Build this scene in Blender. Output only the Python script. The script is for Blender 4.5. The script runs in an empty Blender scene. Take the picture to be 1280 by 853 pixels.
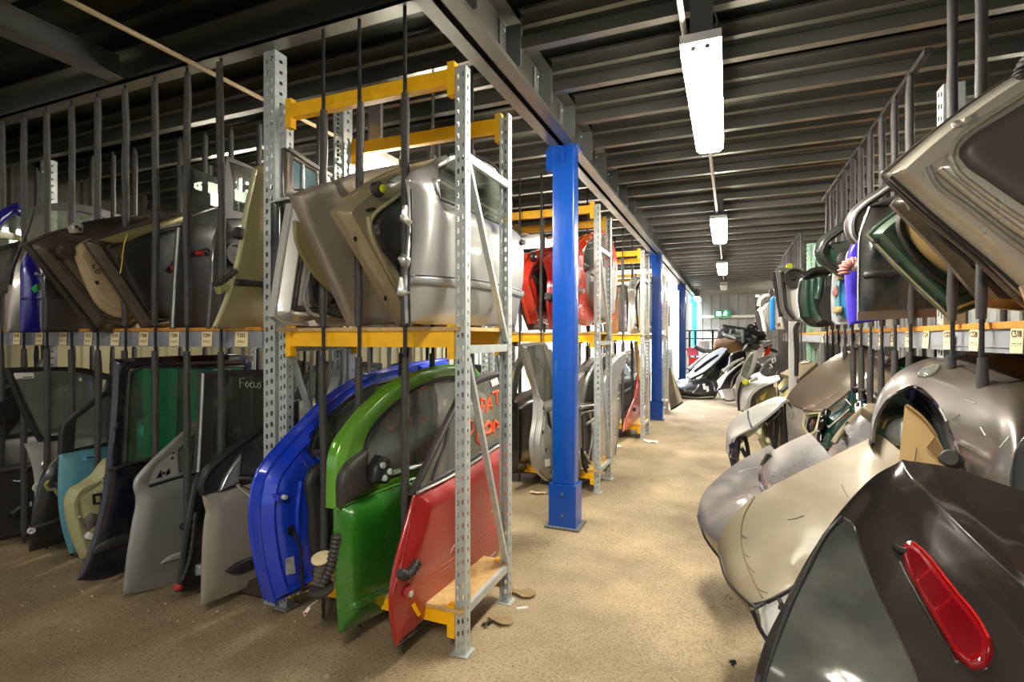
import bpy, math, random
import numpy as np
from mathutils import Vector
from mathutils.geometry import delaunay_2d_cdt
from mathutils.bvhtree import BVHTree

random.seed(7)
rng = np.random.default_rng(7)
sc = bpy.context.scene
col = sc.collection

# ------------------------------------------------------------------ camera (photo is 1280 x 853)
FPX, CU, CV, CH = 655.0, 640.0, 421.5, 1.5
TH = math.radians(22.4)
FW = np.array([-math.sin(TH), math.cos(TH), 0.0]); RT = np.array([math.cos(TH), math.sin(TH), 0.0]); UPV = np.array([0, 0, 1.0])
CAMP = np.array([0, 0, CH])
cam_d = bpy.data.cameras.new('camera'); cam = bpy.data.objects.new('camera', cam_d); col.objects.link(cam)
cam.location = (0, 0, CH); cam.rotation_euler = (math.pi / 2, 0, TH)
cam_d.sensor_width = 36; cam_d.lens = FPX / 1280 * 36; cam_d.shift_y = -5 / 1280; cam_d.clip_start = .05
sc.camera = cam
sc.view_settings.view_transform = 'Standard'; sc.view_settings.look = 'None'; sc.view_settings.gamma = 1
sc.view_settings.use_curve_mapping = False


def ray(u, v): return FW + RT * ((u - CU) / FPX) + UPV * ((CV - v) / FPX)
def P(u, v, d): return CAMP + d * ray(u, v)
def proj(p):
    q = np.asarray(p) - CAMP; d = q @ FW
    return CU + FPX * (q @ RT) / d, CV - FPX * q[..., 2] / d


class Pl:                       # a plane standing in the hall: point o, normal n, in-plane axes A (sideways) and B (up)
    def __init__(s, o, n):
        s.o = np.array(o, float); n = np.array(n, float); s.n = n / np.linalg.norm(n)
        if s.n @ (CAMP - s.o) < 0: s.n = -s.n
        up = UPV if abs(s.n[2]) < .95 else np.array([0, 1.0, 0])
        s.surf = None
        s.B = up - s.n * (up @ s.n); s.B /= np.linalg.norm(s.B); s.A = np.cross(s.B, s.n)
    def ab(s, u, v):
        r = ray(u, v); t = ((s.o - CAMP) @ s.n) / (r @ s.n)
        q = CAMP + t * r - s.o
        return np.array([q @ s.A, q @ s.B])
    def base(s, ab):                              # how far the curved skin stands out at these points
        return s.surf(np.atleast_2d(ab)) if s.surf else np.zeros(len(np.atleast_2d(ab)))
    def w(s, ab, h=0):
        ab = np.asarray(ab, float)
        return s.o + ab[..., 0:1] * s.A + ab[..., 1:2] * s.B + np.asarray(h)[..., None] * s.n if ab.ndim > 1 else s.o + ab[0] * s.A + ab[1] * s.B + h * s.n

def PX(X, ly=0., lz=0., Y=2.3, Z=.8): return Pl((X, Y, Z), (1, -ly, -lz))
def PY(Y, lx=0., lz=0., X=.9, Z=1.9): return Pl((X, Y, Z), (-lx, 1, -lz))
def PC(u, v, d, n): return Pl(P(u, v, d), n)


# ------------------------------------------------------------------ materials
def S(r, g, b):
    f = lambda c: (c / 255 / 12.92) if c / 255 <= .04045 else ((c / 255 + .055) / 1.055) ** 2.4
    return (f(r), f(g), f(b), 1)

MATS = {}
def mat(name, rgb, rough=.5, metal=0., var=.0, vcol=None, scale=4., coat=0., bump=0., detail=6., vlo=.42, vhi=.7, spec=.5):
    if name in MATS: return MATS[name]
    m = bpy.data.materials.new(name); m.use_nodes = True; nt = m.node_tree; b = nt.nodes['Principled BSDF']
    c = S(*rgb); b.inputs['Roughness'].default_value = rough; b.inputs['Metallic'].default_value = metal
    b.inputs['Coat Weight'].default_value = coat; b.inputs['Coat Roughness'].default_value = .08
    b.inputs['Specular IOR Level'].default_value = spec
    tc = nt.nodes.new('ShaderNodeTexCoord'); no = nt.nodes.new('ShaderNodeTexNoise')
    no.inputs['Scale'].default_value = scale; no.inputs['Detail'].default_value = detail; no.inputs['Roughness'].default_value = .62
    nt.links.new(tc.outputs['Object'], no.inputs['Vector'])
    mr = nt.nodes.new('ShaderNodeMapRange'); mr.inputs['From Min'].default_value = vlo; mr.inputs['From Max'].default_value = vhi
    mr.inputs['To Max'].default_value = var
    nt.links.new(no.outputs['Fac'], mr.inputs['Value'])
    mx = nt.nodes.new('ShaderNodeMix'); mx.data_type = 'RGBA'
    mx.inputs[6].default_value = c; mx.inputs[7].default_value = S(*(vcol or tuple(x * .6 for x in rgb)))
    nt.links.new(mr.outputs['Result'], mx.inputs[0]); nt.links.new(mx.outputs[2], b.inputs['Base Color'])
    if coat or metal:
        r2 = nt.nodes.new('ShaderNodeMapRange'); r2.inputs['From Min'].default_value = 0; r2.inputs['From Max'].default_value = 1
        r2.inputs['To Min'].default_value = rough; r2.inputs['To Max'].default_value = min(1, rough + .45)
        nt.links.new(mr.outputs['Result'], r2.inputs['Value']); nt.links.new(r2.outputs['Result'], b.inputs['Roughness'])
    if bump:
        bp = nt.nodes.new('ShaderNodeBump'); bp.inputs['Strength'].default_value = bump; bp.inputs['Distance'].default_value = .02
        nt.links.new(no.outputs['Fac'], bp.inputs['Height']); nt.links.new(bp.outputs['Normal'], b.inputs['Normal'])
    MATS[name] = m
    return m

def paint(name, rgb, dust=.25, metal=.0, rough=.28, coat=.6, scale=3.5):
    return mat(name, rgb, rough=rough, metal=metal, var=dust, vcol=(148, 136, 116), scale=scale, coat=coat)

def glass(name, rgb, tint=.75, refl=.12, rough=.03, dust=.09):
    if name in MATS: return MATS[name]
    m = bpy.data.materials.new(name); m.use_nodes = True; nt = m.node_tree; nt.nodes.clear()
    o = nt.nodes.new('ShaderNodeOutputMaterial'); t = nt.nodes.new('ShaderNodeBsdfTransparent'); g = nt.nodes.new('ShaderNodeBsdfGlossy')
    c = S(*rgb); t.inputs['Color'].default_value = tuple(tint * x for x in c[:3]) + (1,)
    g.inputs['Roughness'].default_value = rough
    f = nt.nodes.new('ShaderNodeFresnel'); f.inputs['IOR'].default_value = 1.5
    ad = nt.nodes.new('ShaderNodeMath'); ad.operation = 'ADD'; ad.inputs[1].default_value = refl; ad.use_clamp = True
    # dust film on the pane, thickened on clear glass in place of see-through light
    tc = nt.nodes.new('ShaderNodeTexCoord'); no = nt.nodes.new('ShaderNodeTexNoise'); no.inputs['Scale'].default_value = 5; no.inputs['Detail'].default_value = 7
    nt.links.new(tc.outputs['Object'], no.inputs['Vector'])
    d = nt.nodes.new('ShaderNodeBsdfDiffuse'); d.inputs['Color'].default_value = S(158, 160, 148)
    mr = nt.nodes.new('ShaderNodeMapRange'); mr.inputs['From Min'].default_value = .45; mr.inputs['From Max'].default_value = .85; mr.inputs['To Min'].default_value = dust; mr.inputs['To Max'].default_value = dust + .26
    nt.links.new(no.outputs['Fac'], mr.inputs['Value'])
    a = nt.nodes.new('ShaderNodeMixShader'); b2 = nt.nodes.new('ShaderNodeMixShader')
    nt.links.new(f.outputs[0], ad.inputs[0]); nt.links.new(ad.outputs[0], a.inputs[0]); nt.links.new(t.outputs[0], a.inputs[1]); nt.links.new(g.outputs[0], a.inputs[2])
    nt.links.new(mr.outputs['Result'], b2.inputs[0]); nt.links.new(a.outputs[0], b2.inputs[1]); nt.links.new(d.outputs[0], b2.inputs[2])
    nt.links.new(b2.outputs[0], o.inputs['Surface'])
    MATS[name] = m
    return m

def emit(name, rgb, k):
    m = bpy.data.materials.new(name); m.use_nodes = True; b = m.node_tree.nodes['Principled BSDF']
    b.inputs['Base Color'].default_value = S(*rgb); b.inputs['Emission Color'].default_value = S(*rgb); b.inputs['Emission Strength'].default_value = k
    MATS[name] = m
    return m

M_GALV = mat('galvanised steel', (196, 202, 200), rough=.42, metal=.45, var=.4, vcol=(140, 147, 148), scale=14)
M_GREYBEAM = mat('grey painted beam', (142, 145, 152), rough=.5, var=.3, vcol=(110, 112, 116), scale=6)
M_PALEGREEN = mat('pale green steel', (150, 190, 170), rough=.5, var=.3, scale=6)
M_YEL = mat('yellow enamel', (255, 192, 14), rough=.42, var=.3, vcol=(170, 120, 34), scale=9, vlo=.5, vhi=.75)
M_FOAM = mat('charcoal foam', (66, 63, 61), rough=.62, var=.5, vcol=(40, 40, 42), scale=12)
M_BLACK = mat('black plastic', (30, 29, 30), rough=.45, var=.4, vcol=(66, 62, 58), scale=5)
M_TRIM = mat('dark grey trim', (46, 43, 42), rough=.5, var=.5, vcol=(66, 61, 56), scale=4)
M_RUB = mat('black rubber', (22, 22, 23), rough=.6, var=.3, vcol=(60, 58, 54), scale=8)
M_IRON = mat('black iron', (38, 38, 40), rough=.5, metal=.2, var=.4, vcol=(70, 62, 56), scale=20)
M_BOARD = mat('chipboard', (206, 172, 112), rough=.8, var=.6, vcol=(168, 130, 78), scale=30)
M_EDGE = mat('orange board edge', (205, 140, 52), rough=.8, var=.6, vcol=(140, 92, 40), scale=40)
M_CARD = mat('cream card', (236, 218, 170), rough=.85, var=.4, vcol=(206, 186, 140), scale=9)
M_WHITE = mat('white plastic', (225, 224, 220), rough=.5, var=.3, vcol=(190, 186, 178), scale=7)
M_INK = mat('ink', (58, 50, 44), rough=.8)
M_CHALK = mat('chalk', (205, 205, 198), rough=.9)
M_STEEL = mat('dark structural steel', (104, 106, 104), rough=.5, metal=.3, var=.5, vcol=(78, 76, 70), scale=3)
M_FLANGE = mat('light beam steel', (136, 135, 127), rough=.34, metal=.92, var=.4, vcol=(104, 99, 90), scale=1.2, detail=2)
M_DECK = mat('ceiling deck steel', (50, 52, 46), rough=.42, metal=.7, var=.4, vcol=(62, 62, 58), scale=2)
M_BLUECOL = mat('blue column paint', (4, 68, 158), rough=.3, var=.25, vcol=(50, 96, 170), scale=5, coat=.3, vlo=.55, vhi=.75)
M_CYAN = mat('cyan column paint', (40, 200, 225), rough=.4)
M_SILVERTRIM = mat('bare metal', (190, 190, 186), rough=.3, metal=.85, var=.3, scale=10)
M_CHROME = mat('chrome strip', (215, 215, 215), rough=.15, metal=1.)
M_CLEAR = glass('clear glass', (210, 226, 216), .97, .14, dust=.27)  # thick film also puts brightness seen through the windows into the colour
M_GREENGL = glass('green tinted glass', (165, 208, 190), .75, .22)
M_TEALGL = glass('teal tinted glass', (84, 200, 178), 1., .06)
M_DARKGL = glass('smoked glass', (140, 150, 142), .6, .04)
M_QGLASS = glass('dusty quarter glass', (120, 124, 100), .6, .05, .16, .16)
M_BLACKFRIT = mat('black window border', (14, 14, 15), rough=.15)

P_SILVER = paint('silver paint', (166, 166, 163), dust=.18, metal=.55, rough=.3)
P_GREY = paint('grey metallic paint', (150, 144, 136), dust=.35, metal=.4, rough=.32)
P_CHAMP = paint('champagne paint', (172, 158, 128), dust=.3, metal=.35, rough=.32)
P_CHSILV = paint('champagne silver paint', (196, 190, 174), dust=.25, metal=.4, rough=.27)
P_OLIVE = paint('olive gold paint', (142, 132, 88), dust=.3, metal=.3, rough=.35)
P_BEIGEGREY = paint('beige grey paint', (158, 150, 138), dust=.4, metal=.25, rough=.38)
P_SILVGREY = paint('silver grey paint', (158, 160, 158), dust=.3, metal=.45, rough=.36)
P_NAVY = paint('navy black paint', (16, 14, 34), dust=.12, rough=.25)
P_BLACK = paint('black paint', (20, 20, 22), dust=.2, rough=.3)
P_BROWNBLK = paint('dark brown paint', (70, 62, 54), dust=.4, metal=.3, rough=.35)
P_BLUE = paint('bright blue paint', (20, 62, 205), dust=.05, metal=.15, rough=.22, coat=1)
P_DKBLUE = paint('deep blue paint', (24, 24, 130), dust=.1, metal=.1, rough=.25)
P_PURPLE = paint('violet blue paint', (66, 50, 190), dust=.05, rough=.3)
P_GREEN = paint('leaf green paint', (40, 122, 30), dust=.22, metal=.25, rough=.25, coat=1)
P_LIME = paint('lime green paint', (96, 160, 40), dust=.12, metal=.25, rough=.22, coat=1)
P_RED = paint('faded red paint', (160, 24, 24), dust=.26, metal=.15, rough=.3)
P_SCARLET = paint('scarlet paint', (226, 52, 28), dust=.12, rough=.25, coat=1)
P_TEAL = paint('light blue paint', (92, 158, 176), dust=.2, metal=.1, rough=.35)
P_CREAM = paint('pale green primer', (176, 172, 128), dust=.4, rough=.45, coat=.2)
P_DKGREEN = paint('dark green paint', (44, 80, 66), dust=.25, metal=.2, rough=.3)
P_BOTTLE = paint('bottle green paint', (28, 42, 36), dust=.25, rough=.32)
P_TAN = mat('tan trim', (170, 150, 116), rough=.7, var=.5, vcol=(140, 118, 86), scale=5)
P_MUSTARD = mat('mustard trim', (214, 184, 122), rough=.7, var=.4, vcol=(150, 122, 76), scale=4)
P_LTGREY = paint('light grey paint', (186, 186, 180), dust=.4, metal=.3, rough=.35)
P_DUSTBEIGE = mat('dusty beige paint', (126, 114, 91), rough=.5, metal=.1, var=.6, vcol=(108, 95, 73), scale=3, coat=.06)
P_DUSTBROWN = mat('dusty brown grey paint', (74, 67, 62), rough=.3, metal=.35, var=.6, vcol=(100, 90, 76), scale=2.2, coat=.5)
P_DARKBROWN = mat('dark grey brown paint', (58, 53, 51), rough=.2, metal=.45, var=.35, vcol=(92, 82, 74), scale=2.2, coat=.7, vlo=.35, vhi=.85)
P_GREYBROWN = mat('dusty grey roof paint', (126, 116, 102), rough=.26, metal=.5, var=.6, vcol=(98, 88, 74), scale=2, coat=.5, vlo=.3, vhi=.85)
P_SLATE = mat('dusty slate paint', (112, 108, 108), rough=.3, metal=.4, var=.5, vcol=(140, 130, 116), scale=8, coat=.4)
P_MIRROR = mat('polished grey paint', (160, 160, 166), rough=.12, metal=.75, var=.9, vcol=(134, 120, 98), scale=2.0, coat=.6, vlo=.2, vhi=.85)
M_CARDBOARD = mat('cardboard', (205, 172, 120), rough=.85, var=.4, vcol=(176, 142, 92), scale=5)

# ------------------------------------------------------------------ objects
def mesh_obj(name, V, F, m, parent=None, smooth=True, ang=38):
    V = np.asarray(V, float)
    loc = np.array(parent['_l']) if parent is not None and '_l' in parent else np.zeros(3)
    me = bpy.data.meshes.new(name); me.from_pydata((V - loc).tolist(), [], F); me.update()
    if smooth:
        me.polygons.foreach_set('use_smooth', [True] * len(me.polygons))
        me.set_sharp_from_angle(angle=math.radians(ang))
    if m: me.materials.append(m)
    o = bpy.data.objects.new(name, me); col.objects.link(o)
    if parent is not None: o.parent = parent; o['_l'] = loc.tolist()
    return o

def tag(o, label=None, cat=None, group=None, kind=None):
    if label: o['label'] = label
    if cat: o['category'] = cat
    if group: o['group'] = group
    if kind: o['kind'] = kind
    return o

def thing(name, label, cat, loc=(0, 0, 0), group=None, kind=None):
    o = bpy.data.objects.new(name, None); col.objects.link(o); o.location = tuple(float(x) for x in loc); o['_l'] = [float(x) for x in loc]
    o.empty_display_size = .1
    return tag(o, label, cat, group, kind or 'thing')

class MB:
    def __init__(s): s.V, s.F = [], []
    def add(s, V, F):
        b = len(s.V); s.V += [tuple(v) for v in V]; s.F += [tuple(b + i for i in f) for f in F]; return s
    def box(s, x0, x1, y0, y1, z0, z1):
        return s.add([(x, y, z) for z in (z0, z1) for y in (y0, y1) for x in (x0, x1)],
                     [(0, 2, 3, 1), (4, 5, 7, 6), (0, 1, 5, 4), (2, 6, 7, 3), (0, 4, 6, 2), (1, 3, 7, 5)])
    def obox(s, p, q, w, h, up=(0, 0, 1)):          # bar with a rectangular section from p to q
        p = np.array(p, float); q = np.array(q, float); d = q - p; d /= np.linalg.norm(d)
        up = np.array(up, float); sd = np.cross(d, up); sd /= np.linalg.norm(sd); up = np.cross(sd, d)
        V = [c + a * sd * w / 2 + b * up * h / 2 for c in (p, q) for a, b in ((-1, -1), (1, -1), (1, 1), (-1, 1))]
        return s.add(V, [(3, 2, 1, 0), (4, 5, 6, 7), (0, 1, 5, 4), (1, 2, 6, 5), (2, 3, 7, 6), (3, 0, 4, 7)])
    def extr(s, prof, axis, a0, a1, closed=True):    # profile [(p, q)] in the plane across axis 'x' or 'y'
        n = len(prof)
        f = (lambda a, p, q: (a, p, q)) if axis == 'x' else (lambda a, p, q: (p, a, q)) if axis == 'y' else (lambda a, p, q: (p, q, a))
        V = [f(a, p, q) for a in (a0, a1) for p, q in prof]
        F = [(i, (i + 1) % n, n + (i + 1) % n, n + i) for i in range(n if closed else n - 1)]
        return s.add(V, F)
    def tube(s, pts, r, n=8, cap=True):
        V, F = tube_geo(pts, r, n, cap); return s.add(V, F)
    def ob(s, name, m, parent=None, smooth=False, ang=38): return mesh_obj(name, s.V, s.F, m, parent, smooth, ang)

def tube_geo(pts, r, n=8, cap=True, closed=False):
    pts = [np.asarray(p, float) for p in pts]; k = len(pts); rr = r if hasattr(r, '__len__') else [r] * k
    V, F = [], []; prev = None
    for i, p in enumerate(pts):
        a = pts[(i - 1) % k] if (closed or i > 0) else p; b = pts[(i + 1) % k] if (closed or i < k - 1) else p
        t = b - a; L = np.linalg.norm(t); t = t / L if L > 1e-9 else np.array([0, 0, 1.])
        if prev is None:
            x = np.cross(t, (0, 0, 1.) if abs(t[2]) < .9 else (1., 0, 0))
        else: x = prev - t * (prev @ t)
        x = x / (np.linalg.norm(x) + 1e-12); prev = x; y = np.cross(t, x)
        V += [p + rr[i] * (math.cos(2 * math.pi * j / n) * x + math.sin(2 * math.pi * j / n) * y) for j in range(n)]
    for i in range(k if closed else k - 1):
        i2 = (i + 1) % k
        F += [(i * n + j, i * n + (j + 1) % n, i2 * n + (j + 1) % n, i2 * n + j) for j in range(n)]
    if cap and not closed: F += [tuple(range(n - 1, -1, -1)), tuple((k - 1) * n + j for j in range(n))]
    return V, F

def tube(name, pts, r, m, parent=None, n=8, closed=False):
    V, F = tube_geo(pts, r, n, True, closed); return mesh_obj(name, V, F, m, parent, True, 60)

def bellows(name, pts, r, m, parent, k=9):       # corrugated cable boot
    pts = cr3(pts, 10); n = len(pts); t = np.linspace(0, 1, n); q = np.linspace(0, 1, k * 4 + 1)
    pp = np.stack([np.interp(q, t, np.array(pts)[:, i]) for i in range(3)], 1)
    rr = [r * (1 if (i // 2) % 2 else .72) for i in range(len(q))]
    return tube(name, pp, rr, m, parent, 10)

def cr3(pts, n=8):                                # smooth open path through points
    p = np.array(pts, float); p = np.vstack([2 * p[0] - p[1], p, 2 * p[-1] - p[-2]]); out = []
    for i in range(1, len(p) - 2):
        for t in np.arange(n) / n:
            out.append(.5 * ((2 * p[i]) + (p[i + 1] - p[i - 1]) * t + (2 * p[i - 1] - 5 * p[i] + 4 * p[i + 1] - p[i + 2]) * t * t + (3 * p[i] - p[i - 1] - 3 * p[i + 1] + p[i + 2]) * t ** 3))
    out.append(p[-2]); return out

# ------------------------------------------------------------------ outlines and sheet panels
def curve2(pts, n=6, closed=True, thr=42):
    c = [tuple(p) for p in pts]; N = len(c); q = np.array([p[:2] for p in c], float); out = []
    cor = []; tan = []
    for i in range(N):
        a = q[i] - q[i - 1] if (closed or i > 0) else q[1] - q[0]; b = q[(i + 1) % N] - q[i] if (closed or i < N - 1) else q[-1] - q[-2]
        la, lb = np.linalg.norm(a) + 1e-9, np.linalg.norm(b) + 1e-9
        ang = math.degrees(math.acos(max(-1, min(1, (a @ b) / la / lb))))
        cor.append(c[i][2] if len(c[i]) > 2 else ang > thr)
        t = a / la * lb + b / lb * la; tan.append(t / (np.linalg.norm(t) + 1e-9))
    for i in range(N if closed else N - 1):
        j = (i + 1) % N; d = q[j] - q[i]; L = np.linalg.norm(d)
        m0 = d if cor[i] else tan[i] * L; m1 = d if cor[j] else tan[j] * L
        if cor[i] and cor[j]: out.append(q[i]); continue
        for t in np.arange(n) / n:
            out.append((2 * t**3 - 3 * t * t + 1) * q[i] + (t**3 - 2 * t * t + t) * m0 + (-2 * t**3 + 3 * t * t) * q[j] + (t**3 - t * t) * m1)
    if not closed: out.append(q[-1])
    return np.array(out)

def inpoly(p, poly):
    x, y = p[:, 0:1], p[:, 1:2]; a = poly; b = np.roll(poly, -1, 0)
    c = ((a[:, 1] > y) != (b[:, 1] > y)) & (x < (b[:, 0] - a[:, 0]) * (y - a[:, 1]) / (b[:, 1] - a[:, 1] + 1e-12) + a[:, 0])
    return c.sum(1) % 2 == 1

def pdist(p, poly):
    out = np.full(len(p), 1e9); b = np.roll(poly, -1, 0)
    for A, B in zip(poly, b):
        d = B - A; t = np.clip(((p - A) @ d) / (d @ d + 1e-12), 0, 1)
        out = np.minimum(out, np.hypot(*(p - A - t[:, None] * d).T))
    return out

def subdiv(poly, res):
    out = []
    for A, B in zip(poly, np.roll(poly, -1, 0)):
        k = max(1, int(math.ceil(np.linalg.norm(B - A) / res)))
        out += [A + (B - A) * i / k for i in range(k)]
    return np.array(out)

def thin(poly, res):
    res = min(res, .01 * float(np.ptp(poly, 0).max()))
    out = [poly[0]]
    for p in poly[1:]:
        if np.linalg.norm(p - out[-1]) > res * .2: out.append(p)
    if np.linalg.norm(out[-1] - out[0]) < res * .2 and len(out) > 3: out.pop()
    return np.array(out)

def ring_pts(loop, D, step, sgn):
    p = subdiv(loop, step); t = np.roll(p, -1, 0) - np.roll(p, 1, 0); t /= np.linalg.norm(t, axis=1)[:, None] + 1e-12
    return p + sgn * D * np.stack([-t[:, 1], t[:, 0]], 1)

def area2(l): return float(np.sum(l[:, 0] * np.roll(l[:, 1], -1) - np.roll(l[:, 0], -1) * l[:, 1]))

def tri_region(outer, holes, res, rings=()):
    loops = [subdiv(thin(np.asarray(l, float), res), res) for l in [outer] + list(holes)]
    lo, hi = loops[0].min(0), loops[0].max(0); g = []
    ny = int((hi[1] - lo[1]) / (res * .87)) + 2
    for j in range(ny):
        xs = np.arange(lo[0] + (j % 2) * res / 2, hi[0], res); g.append(np.stack([xs, np.full_like(xs, lo[1] + j * res * .87)], 1))
    g = np.concatenate(g); ok = inpoly(g, loops[0])
    for h in loops[1:]: ok &= ~inpoly(g, h)
    g = g[ok]; base = [thin(np.asarray(l, float), res) for l in [outer] + list(holes)]; rr = []
    for D in rings:
        for k, l in enumerate(base):
            sg = (1 if area2(l) > 0 else -1) * (1 if k == 0 else -1)
            q = ring_pts(l, D, max(.6 * res, .012) if res < .2 else res, sg); o_ = inpoly(q, loops[0])
            for h in loops[1:]: o_ &= ~inpoly(q, h)
            q = q[o_]
            if len(q): q = q[np.min([pdist(q, b) for b in base], 0) > D * .985]
            if len(q): rr.append(q)
    rmax = max(rings) if len(rings) else 0
    if len(g):
        dm = np.min([pdist(g, thin(np.asarray(l, float), res)) for l in [outer] + list(holes)], 0); g = g[dm > max(res * .5, rmax + res * .45 if len(rings) else 0)]
    vs, es = [], []
    for l in loops:
        b = len(vs); vs += [Vector(p) for p in l]; es += [(b + i, b + (i + 1) % len(l)) for i in range(len(l))]
    vs += [Vector(p) for p in g] + [Vector(p) for q in rr for p in q]
    ov, oe, of, *_ = delaunay_2d_cdt(vs, es, [], 0, 1e-7)
    V = np.array([tuple(v) for v in ov]); F = [f for f in of]
    c = np.array([V[list(f)].mean(0) for f in F]); ok = inpoly(c, loops[0])
    for h in loops[1:]: ok &= ~inpoly(c, h)
    F = [tuple(f) for f, k in zip(F, ok) if k]
    used = sorted({i for f in F for i in f}); mp = {o: n for n, o in enumerate(used)}
    V = V[used]; F = [tuple(mp[i] for i in f) for f in F]
    F = [f if np.cross(V[f[1]] - V[f[0]], V[f[2]] - V[f[0]]) > 0 else f[::-1] for f in F]
    d = np.min([pdist(V, thin(np.asarray(l, float), res)) for l in [outer] + list(holes)], 0); do = d
    return V, F, d, do

def sst(x, a, b):
    t = np.clip((x - a) / (b - a), 0, 1); return t * t * (3 - 2 * t)

def rings_of(f, *r):
    f.rings = r; return f
def p_flat(d): return 0 * d
def p_skin(r=.014): return rings_of(lambda d: -r * (1 - np.clip(d / r, 0, 1)) ** 2 * .8, r * .4, r)
def p_lump(h=.03, r=.04): return rings_of(lambda d: h * np.sqrt(np.clip(1 - (1 - np.clip(d / r, 0, 1)) ** 2, 0, 1)), r * .06, r * .22, r * .5, r * 1.)
def p_shell(h=.05, a=.02, b=.05, gr=.014, gd=.085):
    f = lambda d: h * sst(d, a, b) - gr * np.exp(-((d - gd) / .016) ** 2) + .006 * np.exp(-((d - .008) / .008) ** 2)
    f.rings = sorted({.008, .016, a, (a + b) / 2, b, b + .01, gd - .024, gd - .014, gd - .006, gd + .002, gd + .010, gd + .02, gd + .034})
    f.rings = [x for k, x in enumerate(f.rings) if x > .004 and (k == 0 or x - f.rings[k - 1] > .0045)]
    return f

def shut(V, F, W, Wb):                            # front W and back Wb joined along the open rim
    n = len(V); cnt = {}
    for f in F:
        for i in range(len(f)):
            e = (f[i], f[(i + 1) % len(f)]); cnt[e] = cnt.get(e, 0) + 1
    G = list(F) + [tuple(n + i for i in f[::-1]) for f in F]
    for (a, b) in cnt:
        if (b, a) not in cnt: G.append((b, a, n + a, n + b))
    return np.vstack([W, Wb]), G

def panel(root, name, m, pl, out, holes=(), th=.004, back=None, off=0., prof=None, bar=None, res=None, rc=0, raw=False, fn=None):
    o2 = np.array([pl.ab(*p) for p in (np.array([p[:2] for p in out], float) if raw else curve2(out))])
    h2 = [np.array([pl.ab(*p) for p in curve2(h)]) for h in holes]
    ext = o2.max(0) - o2.min(0); rg = list(getattr(prof, 'rings', ()))
    res = res or max(.012, min(.035, max(ext) / 26)); rg = [x for x in rg if x < min(ext) * .45]
    V, F, d, do = tri_region(o2, h2, res, rg)
    h = off + (prof(d) if prof else 0 * d)
    if bar or fn:                                 # bar = (amount, level 0..1 of the proudest line): curved like a car side
        lo = o2[:, 1].min(); lps = [thin(l, res) for l in [o2] + h2]
        def surf(q, bar=bar, fn=fn):
            b2 = (q[:, 1] - lo) / max(1e-6, ext[1]); ok = inpoly(q, lps[0]); dd = pdist(q, lps[0])
            for l in lps[1:]: ok &= ~inpoly(q, l); dd = np.minimum(dd, pdist(q, l))
            z = bar[0] * (1 - (b2 - bar[1]) ** 2 / max(bar[1], 1 - bar[1]) ** 2) if bar else 0 * b2
            if fn: z = z + fn(q)
            return z * sst(dd, 0, .08) * np.where(ok, 1, 0)
        h = h + surf(V); pl.surf = surf
    elif pl.surf: h = h + pl.base(V)
    W = pl.w(V, h); hb = h - (back(d) if back else th); Wb = pl.w(V, hb)
    VV, G = shut(V, F, W, Wb)
    return mesh_obj(name, VV, G, m, root)

def p_door(t=.085): return lambda d: .006 + t * sst(d, .02, .075)

def line(root, name, m, pl, pts, r=.005, off=.004, closed=False, n=6, smooth=True):
    c = curve2(pts, 6, closed) if smooth else np.array([p[:2] for p in pts], float)
    ab = np.array([pl.ab(*p) for p in c]); hb = pl.base(ab)
    return tube(name, [pl.w(q, off + k) for q, k in zip(ab, hb)], r, m, root, n, closed)

def inset_line(root, name, m, pl, out, dist, r, off, n=6):
    o2 = subdiv(np.array([pl.ab(*p) for p in curve2(out)]), .03); k = len(o2)
    t = np.roll(o2, -1, 0) - np.roll(o2, 1, 0); t /= np.linalg.norm(t, axis=1)[:, None] + 1e-9
    ar = np.sum(o2[:, 0] * np.roll(o2[:, 1], -1) - np.roll(o2[:, 0], -1) * o2[:, 1]); sg = 1 if ar > 0 else -1
    q = o2 + sg * dist * np.stack([-t[:, 1], t[:, 0]], 1); q = q[(pdist(q, o2) > dist * .93) & inpoly(q, o2)]
    for _ in range(3): q = (np.roll(q, 1, 0) + 2 * q + np.roll(q, -1, 0)) / 4
    return tube(name, [pl.w(p, off) for p in q], r, m, root, n, True)

def disc(root, name, m, pl, c, r, off=0., th=.01, n=16, ring=None):
    a = pl.ab(*c); t = np.linspace(0, 2 * math.pi, n, endpoint=False); off = off + float(pl.base(a)[0])
    o = a + r * np.stack([np.cos(t), np.sin(t)], 1)
    if ring:
        prof = [(1, 0), (1, th), (ring, th), (ring * .92, th * .3), (.3, th * .1), (0.05, th * .4)]
        V = []; F = []
        for s, hh in prof: V += [pl.w(a + s * (p - a), off + hh) for p in o]
        for j in range(len(prof) - 1): F += [(j * n + i, j * n + (i + 1) % n, (j + 1) * n + (i + 1) % n, (j + 1) * n + i) for i in range(n)]
        F.append(tuple((len(prof) - 1) * n + i for i in range(n)))
        return mesh_obj(name, V, F, m, root, True, 30)
    V = [pl.w(p, off) for p in o] + [pl.w(p, off + th) for p in o] + [pl.w(a + .8 * (p - a), off + th * 1.2) for p in o]
    F = [(i, (i + 1) % n, n + (i + 1) % n, n + i) for i in range(n)] + [(n + i, n + (i + 1) % n, 2 * n + (i + 1) % n, 2 * n + i) for i in range(n)] + [tuple(2 * n + i for i in range(n))]
    return mesh_obj(name, V, F, m, root, True, 40)

def plate(root, name, m, pl, quad, th=.01, off=0.):       # small flat plate with clean corners
    return panel(root, name, m, pl, [(u, v, 1) for u, v in quad], th=th, off=off + th, res=.2)

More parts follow.
